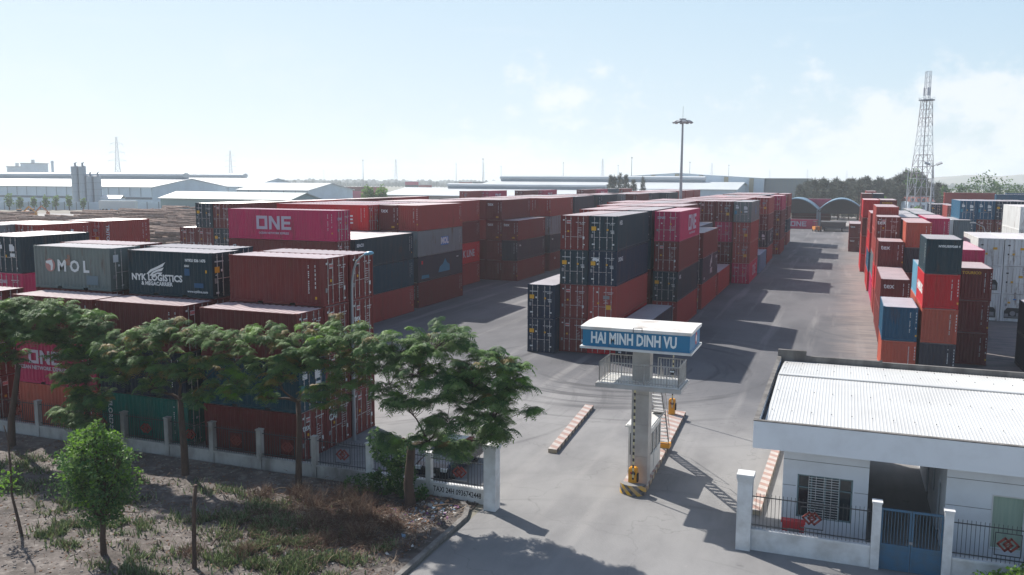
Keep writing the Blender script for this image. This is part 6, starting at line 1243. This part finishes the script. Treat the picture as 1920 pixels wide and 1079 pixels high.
# machines in the log yard
def excavator(px, dep, m, lab, flip=1):
    x, y = bg(px, dep); t = thing('excavator', lab, 'excavator', (x, y, .03), YAW + .3); b = MB()
    for s in (-1.2, 1.2): b.box(-2.2, s - .35, 0, 2.2, s + .35, .9)
    b.obj('tracks', MT['black'], t); b = MB(); b.box(-2.2, -1.3, .95, 1.6, 1.3, 2.1); b.box(-2.3, -1.3, 2.1, -.6, 1.3, 2.5); b.obj('body', m, t); b = MB(); b.box(.1, -1.3, 2.11, 1.5, -.2, 3.2); b.obj('cab', CGL, t); b = MB(); b.box(0.05, -1.35, 3.2, 1.55, -.15, 3.3); b.obj('cab_roof', m, t); b = MB(); b.tube((1.4, .3, 1.8), (3.6, .3, 4.2), .28, seg=6); b.tube((3.6, .3, 4.2), (5.6, .3, 2.2), .22, seg=6); b.box(5.1, -.2, 1.2, 6.1, .8, 2.2); b.obj('arm', m, t)
excavator(58, 306, mat('machine_orange', (.5, .16, .05), .5), 'orange excavator on the pale apron beyond the logs'); excavator(34, 300, YEL, 'yellow excavator on the pale apron at far left')
# arched canopies, boxes beneath
ARC = mat('canopy_blue', (.11, .20, .28), .5); DRK = mat('canopy_dark_steel', (.06, .06, .065), .7)  # plain dark grey for trusses and cladding, also on trailer and forklift
def canopy(x0, x1, y0, y1, lab):
    cx, w = (x0 + x1) / 2, (x1 - x0) / 2; t = thing('arched_canopy', lab, 'canopy', (cx, y0, 0), 0, 'arched steel canopies')
    z = lambda u: 5.9 + 3.3 * (1 - u * u); N_ = 14
    b = MB()
    for i in range(N_):
        u0, u1 = -1 + 2 * i / N_, -1 + 2 * (i + 1) / N_; A_, B_ = (u0 * w, z(u0)), (u1 * w, z(u1))
        b.quad((A_[0], 0, A_[1]), (B_[0], 0, B_[1]), (B_[0], y1 - y0, B_[1]), (A_[0], y1 - y0, A_[1])); b.quad((A_[0], 0, A_[1] - .25), (A_[0], y1 - y0, A_[1] - .25), (B_[0], y1 - y0, B_[1] - .25), (B_[0], 0, B_[1] - .25)); b.quad((A_[0], 0, A_[1]), (A_[0], 0, A_[1] - .25), (B_[0], 0, B_[1] - .25), (B_[0], 0, B_[1]))
    b.obj('roof', ARC, t); b = MB()
    for yy in (.3, 8, 16, y1 - y0 - .4):
        for i in range(N_):
            u0, u1 = -1 + 2 * i / N_, -1 + 2 * (i + 1) / N_; b.tube((u0 * w, yy, z(u0) - .4), (u1 * w, yy, z(u1) - .4), .10, seg=4); b.tube((u0 * w, yy, z(u0) - .4), (u1 * w, yy, 5.2), .07, seg=4); b.tube((u0 * w, yy, 5.2), (u0 * w, yy, z(u0) - .4), .06, seg=4)
        b.box(-w, yy - .1, 5.0, w, yy + .1, 5.3)
    b.quad((-w, 16.2, 5.0), (w, 16.2, 5.0), (w, 16.2, 8.6), (-w, 16.2, 8.6)) if False else None
    b.obj('truss_lattice', DRK, t)
    b = MB(); N2 = 12; b.poly([(-w, 12, 4.2), (w, 12, 4.2)] + [(w * (1 - 2 * k / N2), 12, z(1 - 2 * k / N2) - .45) for k in range(N2 + 1)]); b.obj('end_cladding', DRK, t)
    for sx in (-1, 1):
        for yy in (.2, 9, y1 - y0 - .4): b = MB(); b.box(sx * (w - .25) - .2, yy, 0, sx * (w - .25) + .2, yy + .4, 5.8); b.obj('post', SHC, t)
canopy(-20.2, -7.2, 283, 305, 'left arched canopy with pale blue vault and dark truss behind the last stack'); canopy(-7.0, 5.8, 283, 305, 'right arched canopy with pale blue vault beyond the end of the lane')
container(-19.2, 279, .03, L40, H9, 'W', 'M', 'magenta container with pale square letters under the left arched canopy', 'containers at the end of the lane', dm=None, extra=[shape('S', ONE, 6.6, 1.5, 'lilac', 1.5)])
x, y = -2.5, 268; t = thing('flatbed_trailer', 'dark flatbed trailer with low frame parked beyond the end of the lane', 'trailer', (x, y, 0)); b = MB(); b.box(-3.4, 0, 1.1, 3.4, 9, 2.6); b.box(-3.6, -.2, 2.61, 3.6, 9.2, 2.75); b.obj('frame', DRK, t)
for k in (-2.6, 2.2): b = MB(); b.tube((k, 0.5, .55), (k + .5, .5, .55), .55, seg=12); b.obj('wheel', TYR, t)
x, y = -6.9, 266; t = thing('forklift', 'small orange forklift beside the dark trailer at the end of the lane', 'forklift', (x, y, 0), .4); b = MB(); b.box(-.9, -1.2, .4, .9, 1.2, 1.5); b.obj('body', mat('forklift_orange', (.6, .22, .04), .5), t); b = MB(); [b.box(a_, c_, 1.5, a_ + .08, c_ + .08, 2.9) for a_ in (-.8, .72) for c_ in (-1, .9)]; b.box(-.85, -1.05, 2.9, .85, 1.05, 3.0); b.obj('overhead_guard', DRK, t); b = MB(); b.box(-.6, -1.5, .1, -.45, -1.35, 3.4); b.box(.45, -1.5, .1, .6, -1.35, 3.4); b.box(-.5, -2.6, .1, -.35, -1.5, .2); b.box(.35, -2.6, .1, .5, -1.5, .2); b.obj('mast', DRK, t)
for sx in (-.95, .7):
    for sy in (-.9, .8): b = MB(); b.tube((sx, sy, .38), (sx + .25, sy, .38), .38, seg=12); b.obj('wheel', TYR, t)
# lattice tower
LAT = mat('lattice_pale_steel', (.40, .42, .46), .5, .3); LATR = mat('lattice_reddish', (.27, .245, .27), .6)
def lattice(b, h0, h1, s0, s1, n, r_=.10, cross=True):
    C4 = lambda s: [Vector((-s, -s, 0)), Vector((s, -s, 0)), Vector((s, s, 0)), Vector((-s, s, 0))]
    for i in range(n):
        za, zb = h0 + (h1 - h0) * i / n, h0 + (h1 - h0) * (i + 1) / n; sa, sb_ = s0 + (s1 - s0) * i / n, s0 + (s1 - s0) * (i + 1) / n; A_ = [c + Vector((0, 0, za)) for c in C4(sa)]; B_ = [c + Vector((0, 0, zb)) for c in C4(sb_)]
        for k in range(4):
            j = (k + 1) % 4; b.tube(A_[k], B_[k], r_, seg=4, cap=False); m = (B_[k] + B_[j]) / 2; b.tube(B_[k], B_[j], r_ * .6, seg=4, cap=False)
            if cross: b.tube(A_[k], m, r_ * .6, seg=4, cap=False); b.tube(A_[j], m, r_ * .6, seg=4, cap=False); b.tube((A_[k] + m) / 2, (A_[k] + B_[k]) / 2, r_ * .4, seg=3, cap=False); b.tube((A_[j] + m) / 2, (A_[j] + B_[j]) / 2, r_ * .4, seg=3, cap=False)
            else: b.tube(A_[k], B_[j], r_ * .5, seg=3, cap=False); b.tube(A_[j], B_[k], r_ * .5, seg=3, cap=False)
t = thing('lattice_tower', 'tall tapering lattice radio tower rising behind the right block', 'radio tower', (20.9, 280, 0), .30); t.scale = (.88, .88, .965)
b = MB(); lattice(b, 0, 16, 3.7, 2.7, 3, .10); b.obj('lower_lattice', LAT, t); b = MB(); lattice(b, 16, 23, 2.7, 2.2, 2, .12); b.obj('middle_lattice', LATR, t); b = MB(); lattice(b, 23, 31.5, 2.2, 1.7, 3, .08); b.obj('upper_lattice', LAT, t); b = MB(); lattice(b, 31.5, 39, 1.7, 1.35, 3, .10); b.tube((0, 0, 0), (0, 0, 39), .16, seg=5); b.obj('top_lattice', LATR, t)
b = MB(); b.prism([(2.6 * cos(2 * pi * k / 8), 2.6 * sin(2 * pi * k / 8)) for k in range(8)], 39, 39.25); [b.tube((2.55 * cos(2 * pi * k / 8), 2.55 * sin(2 * pi * k / 8), 39.2), (2.55 * cos(2 * pi * (k + 1) / 8), 2.55 * sin(2 * pi * (k + 1) / 8), 39.9), .05, seg=3) for k in range(8)]; b.obj('platform', SHC, t)
b = MB(); lattice(b, 39.3, 47.5, .75, .7, 5, .08, False); b.obj('mast_lattice', LAT, t)
for k in range(3): a = 2 * pi * k / 3 + .4; b = MB(); b.box(1.0 * cos(a) - .2, 1.0 * sin(a) - .2, 40.5, 1.0 * cos(a) + .2, 1.0 * sin(a) + .2, 42.8); b.tube((0.6 * cos(a), .6 * sin(a), 41.5), (1.0 * cos(a), 1.0 * sin(a), 41.5), .05, seg=4); b.obj('antenna', LAT, t)
# pylons
b = MB(); lattice(b, 0, 26, 3.6, 1.5, 6, .16, False); lattice(b, 26, 48, 1.5, .5, 7, .13, False)
for z, w in ((28, 7), (35, 6.0), (42, 5.0)):
    for s in (-1, 1): b.tube((s * 1.2, 0, z), (s * w, 0, z + .2), .13, seg=4); b.tube((s * 1.0, 0, z + 1.8), (s * w, 0, z + .2), .11, seg=4); b.tube((s * w, 0, z + .2), (s * w, 0, z - 1.8), .10, seg=4)
b.tube((-2.2, 0, 48), (2.2, 0, 48), .12, seg=4); pm = b.mesh('pylon', [LAT])
for i, (px, v, l_) in enumerate(((226, 259, 'nearest power pylon, above the long warehouse left of the picture middle'), (436, 284, 'power pylon with wide arms above the second warehouse roof'), (743, 300, 'faint power pylon on the horizon left of the white roofs'), (906, 307, 'faint power pylon beside a light mast over the white roofs'), (1127, 299, 'faint power pylon between the white roofs and spiky trees'), (1330, 307, 'faint power pylon over the beige pilaster warehouse'), (1438, 318, 'tiny power pylon over the right half of the pilaster warehouse'), (1508, 318, 'tiny power pylon above the left end of the tree row'), (1581, 320, 'tiny power pylon above the middle of the tree row'))):
    d = (48 - CAM_H) * FPX / (336 + (px - 960) * .00559 - v); x, y = bg(px, d); o = link('power_pylon', pm); o.location = (x, y, 0); o.rotation_euler = (0, 0, YAW + (.1 if i % 2 else .5)); tag(o, l_, 'power pylon', 'power pylons on the horizon')
for i, (px, v) in enumerate(((609, 320), (682, 301), (855, 308), (905, 299), (938.6, 313), (1054, 306), (1156, 311), (1181, 296.7), (1289, 305), (1361.5, 310.5))):
    d = (31 - CAM_H) * FPX / (336 + (px - 960) * .00559 - v); x, y = bg(px, d)
    mast(x, y, 31, ['tiny light mast far left of the white roofs', 'light mast left of the green leafy tree top', 'light mast above the middle of the white roofs', 'tallest light mast above the white roofs, beside a pylon', 'tiny light mast right of the mast and pylon pair', 'light mast at the right end of the long ridge vent', 'thin light mast among the spiky trees', 'taller light mast above the spiky trees', 'light mast just right of the big floodlight mast', 'light mast above the pilaster warehouse roof'][i], 'distant light masts', r=.42, big_=False)
# trees beyond
CASM = [mat('casuarina_grey_green', (.095, .112, .080), .8, transl=.15, second=(.085, .085, .07), nscale=.5, amount=.8), mat('casuarina_dark', (.050, .068, .048), .8, transl=.1)]
def casu(seed, h, w, spiky=1.0):
    r = random.Random(seed); tb = MB(); b = MB(); tb.chain([(0, 0, 0), (.2, 0, h * .4), (0, .1, h * .75), (.1, 0, h * .97)], [.28, .2, .12, .03], 5)
    for i in range(int(105)):
        t = r.uniform(.10, 1); z = h * t; rr = w * (1 - t) ** .65 * r.uniform(.25, 1); a = r.random() * 6.28; c = Vector((rr * cos(a), rr * sin(a), z)); tb.tube((0, 0, z - rr * .35), c, .04, .015, 3, False)
        for k in range(15):
            d = Vector((cos(a) * .5 + r.uniform(-.6, .6), sin(a) * .5 + r.uniform(-.6, .6), r.uniform(-.1, 1.3) * spiky)).normalized(); s = d.orthogonal().normalized(); s.rotate(Matrix.Rotation(r.random() * 6, 3, d)); p = c + Vector((r.uniform(-.6, .6), r.uniform(-.6, .6), r.uniform(-.5, .5))); L = r.uniform(.5, 1.5); wd = r.uniform(.07, .16); b.cur = r.choice((0, 0, 1)); b.quad(p - s * wd, p + s * wd, p + d * L + s * wd * .2, p + d * L - s * wd * .2)
    return tb.mesh('trunk', [BARK]), b.mesh('crown', CASM)
cas = [casu(3, 15, 3.2), casu(8, 13, 3.6), casu(12, 17, 3.0), casu(19, 14, 4.2, .6)]
def putcas(px, dep, v, var, lab, grp, wide=1.0):
    x, y = bg(px, dep); z = hz(v, px, dep); base = (15, 13, 17, 14)[var]; s = z / base; t = thing('casuarina_tree', lab, 'tree', (x, y, 0), px * 1.7, grp); t.scale = (s * wide, s * wide, s)
    link('trunk', cas[var][0], t); link('crown', cas[var][1], t)
r = random.Random(77); k = 0
for px in range(1496, 1762, 8):
    f_ = (px - 1496) / 266; v = 345 - 10 * min(1, f_ * 1.6) - (9 if 1690 < px < 1722 else 0) + r.uniform(-5, 4) + (14 if px > 1735 else 0)
    putcas(px + r.uniform(-3, 3), r.uniform(335, 385), v, r.randint(0, 3), 'grey-green casuarina in the tree row behind the arched canopies', 'tree row behind the canopies', 1.15)
for px in range(1500, 1760, 17): putcas(px + r.uniform(-4, 4), r.uniform(322, 332), 352 + r.uniform(-4, 6), r.randint(0, 3), 'grey-green casuarina in the tree row behind the arched canopies', 'tree row behind the canopies', 1.3)
for px, v, var, l_ in ((1143, 331, 0, 'leftmost spiky casuarina behind the left block'), (1150, 334, 1, 'second spiky casuarina from the left, behind the left block'), (1160, 326, 2, 'tallest spiky casuarina behind the left block'), (1171, 330, 0, 'spiky casuarina right of the tallest one'), (1185, 340, 3, 'low spreading casuarina before the distant stacks'), (1203, 333, 2, 'lone pointed casuarina left of the pilaster warehouse')): putcas(px, 360, v, var, l_, 'spiky trees behind the left block', .75)
def roundtree(px, dep, v, wpx, lab, mix, seed, n=1500, grp='broad trees at the yard edges'):
    x, y = bg(px, dep); h = hz(v, px, dep); w = wpx / FPX * dep / 2; leafball('broad_tree', lab, (x, y), [(x, y, h * .62, w, w * .8, h * .36), (x - w * .45, y, h * .5, w * .6, w * .6, h * .28), (x + w * .5, y, h * .52, w * .6, w * .6, h * .28)], n, .9, mix, seed, ([(x, y, 0), (x, y, h * .45)], [.3, .2]), grp, holes=.42)
dk = ((0, 0), (0, 0, 1))
roundtree(1838, 340, 323, 60, 'large dark spreading tree behind the long red and blue containers', dk, 1); roundtree(1872, 350, 336, 50, 'dark tree right of the large spreading one', dk, 2); roundtree(1795, 345, 340, 30, 'small dark tree left of the large spreading one', dk, 3); roundtree(1908, 330, 343, 40, 'dark tree at the right edge above the blue container', dk, 4); roundtree(1707, 330, 317, 34, 'tall dark tree beside the left leg of the lattice tower', dk, 5, 1200); roundtree(1766, 345, 345, 26, 'low dark tree right of the lattice tower foot', dk, 6, 800)
roundtree(692, 330, 347, 26, 'bright leafy tree behind the left block, left half', ((1, 1), (1, 2)), 7); roundtree(716, 333, 350, 24, 'bright leafy tree behind the left block, right half', ((1, 1), (1, 2)), 8)
roundtree(1648, 300, 366, 14, 'small bright bush beside the farthest stacks', ((1, 2), (2, 2)), 9, 500); roundtree(1716, 290, 381, 12, 'small bright bush below the lattice tower', ((1, 2), (2, 2)), 10, 400)
for i, px in enumerate((20, 40, 66, 88, 107, 132, 158)): roundtree(px, 378, (363, 367, 368, 366, 366, 367, 371)[i], (12, 9, 8, 10, 9, 9, 6)[i], 'small street tree before the pale wall, number %s from the left' % ('one', 'two', 'three', 'four', 'five', 'six', 'seven')[i], ((0, 1), (1, 1)), 20 + i, 350, 'small trees before the pale wall')
# houses under the tower
for px, l_ in ((1712, 'small house with red roof left under the lattice tower'), (1733, 'small house with red roof right under the lattice tower')):
    x, y = bg(px, 318); t = thing('small_house', l_, 'house', (x, y, 0), YAW); b = MB(); b.box(-2.6, 0, 0, 2.6, 6, 7.2); b.obj('wall', SHW, t); b = MB(); b.poly([(-3, -.5, 7.22), (3, -.5, 7.22), (3, 3, 8.9), (-3, 3, 8.9)]); b.poly([(-3, 6.5, 7.22), (-3, 3, 8.9), (3, 3, 8.9), (3, 6.5, 7.22)]); b.obj('roof', mat('tile_red', (.26, .10, .08), .7), t)
    for zz in (1.5, 4.5, 7): b = MB(); b.box(-1.8, -.05, zz, -.6, -.01, zz + 1.4); b.obj('window', SHD, t); b = MB(); b.box(.6, -.05, zz, 1.8, -.01, zz + 1.4); b.obj('window', SHD, t)
# far treeline and hills
FT = mat('far_woodland', (.045, .065, .045), .95)
b = MB(); r = random.Random(5)
for dep, h in ((1500, 9), (1900, 11), (2500, 12)):
    for px in range(-300, 2300, 7):
        x, y = bg(px, dep); w = 7.5 / FPX * dep * .7; hh = h * r.uniform(.55, 1.15); n = len(b.v); m = 7
        b.v += [(x + RT.x * w * cos(pi * j / (m - 1)) , y + RT.y * w * cos(pi * j / (m - 1)), hh * (.25 + .75 * sin(pi * j / (m - 1)) * r.uniform(.85, 1.1))) for j in range(m)] + [(x + RT.x * w * s_, y + RT.y * w * s_, 0) for s_ in (1, -1)]
        top = (x - FW.x * 6, y - FW.y * 6, 0); b.v.append(top); ti = len(b.v) - 1
        for j in range(m - 1): b.f.append((n + j, n + j + 1, ti)); b.mi.append(0)
tag(b.obj('distant_woodland', FT), 'low dark band of distant woodland along the horizon', 'woodland', kind='stuff')
b = MB(); pts = [(1540, 0), (1640, 8), (1720, 14), (1800, 24), (1860, 20), (1900, 26), (2000, 30), (2240, 16)]; 
def hillf(u, v):
    px = 1540 + 700 * u; 
    for (a_, h0), (c_, h1) in zip(pts, pts[1:]):
        if a_ <= px <= c_: t_ = (px - a_) / (c_ - a_); h = h0 + (h1 - h0) * t_; break
    else: h = 0
    x, y = bg(px, 2300 + 700 * v); return (x, y, h * sin(pi * v) * 1.5 + 4 * noise.noise(Vector((px * .02, v * 3, 0))))
b.grid(hillf, 70, 10); tag(b.obj('hills', mat('far_hill_earth', (.20, .17, .14), .95, second=(.08, .1, .06), nscale=.01, amount=.8), smooth=True), kind='structure')
# distant stacks as one mass
b = MB(); r = random.Random(61)
for (p0, p1, dep) in ((590, 720, 600), (1050, 1260, 620), (1080, 1250, 700), (760, 900, 800)):
    px = p0
    while px < p1:
        x, y = bg(px, dep); 
        for lay in range(r.randint(2, 4)): b.cur = r.randint(0, 4); T_ = Matrix.Translation((x, y, lay * 2.9)) @ Matrix.Rotation(YAW, 4, 'Z'); b.box(0, 0, 0, 12.0, 2.4, 2.85, T_)
        px += 12.3 / dep * FPX
tag(b.obj('distant_container_stacks', [MT['B'], MT['R'], MT['M'], MT['D'], MT['O']]), 'mass of distant container stacks below the horizon', 'container stacks', kind='stuff')
# container mass: those that hardly show, behind and under the others
if MASS:
    b = MB(); cols = sorted({m[6] for m in MASS})
    for x, y, z, L, H, f, c in MASS:
        w, d = (CW, L) if f in 'SN' else (L, CW); k = cols.index(c) * 2; b.cur = k; b.box(x + .01, y + .01, z + .01, x + w - .01, y + d - .01, z + H - .03); b.cur = k + 1; b.box(x + .03, y + .03, z + H - .028, x + w - .03, y + d - .03, z + H - .005)
    tag(b.obj('shipping_containers', [MT[q] for c in cols for q in (c, 'top' + c)]), 'containers buried in the stacks or barely showing between the others', 'shipping containers', kind='stuff')
# ---------------------------------------------------------------- air
hm = bpy.data.materials.new('haze_air'); hm.use_nodes = True; t = hm.node_tree; t.nodes.clear(); o_ = t.nodes.new('ShaderNodeOutputMaterial'); pv = t.nodes.new('ShaderNodeVolumePrincipled'); pv.inputs['Density'].default_value = 0.00031; pv.inputs['Color'].default_value = (.88, .95, 1.0, 1); pv.inputs['Anisotropy'].default_value = 0.15; t.links.new(pv.outputs[0], o_.inputs['Volume'])
b = MB(); b.box(-4700, -300, -1.2, 4700, 4700, 90); o = b.obj('haze', hm); tag(o, kind='stuff')
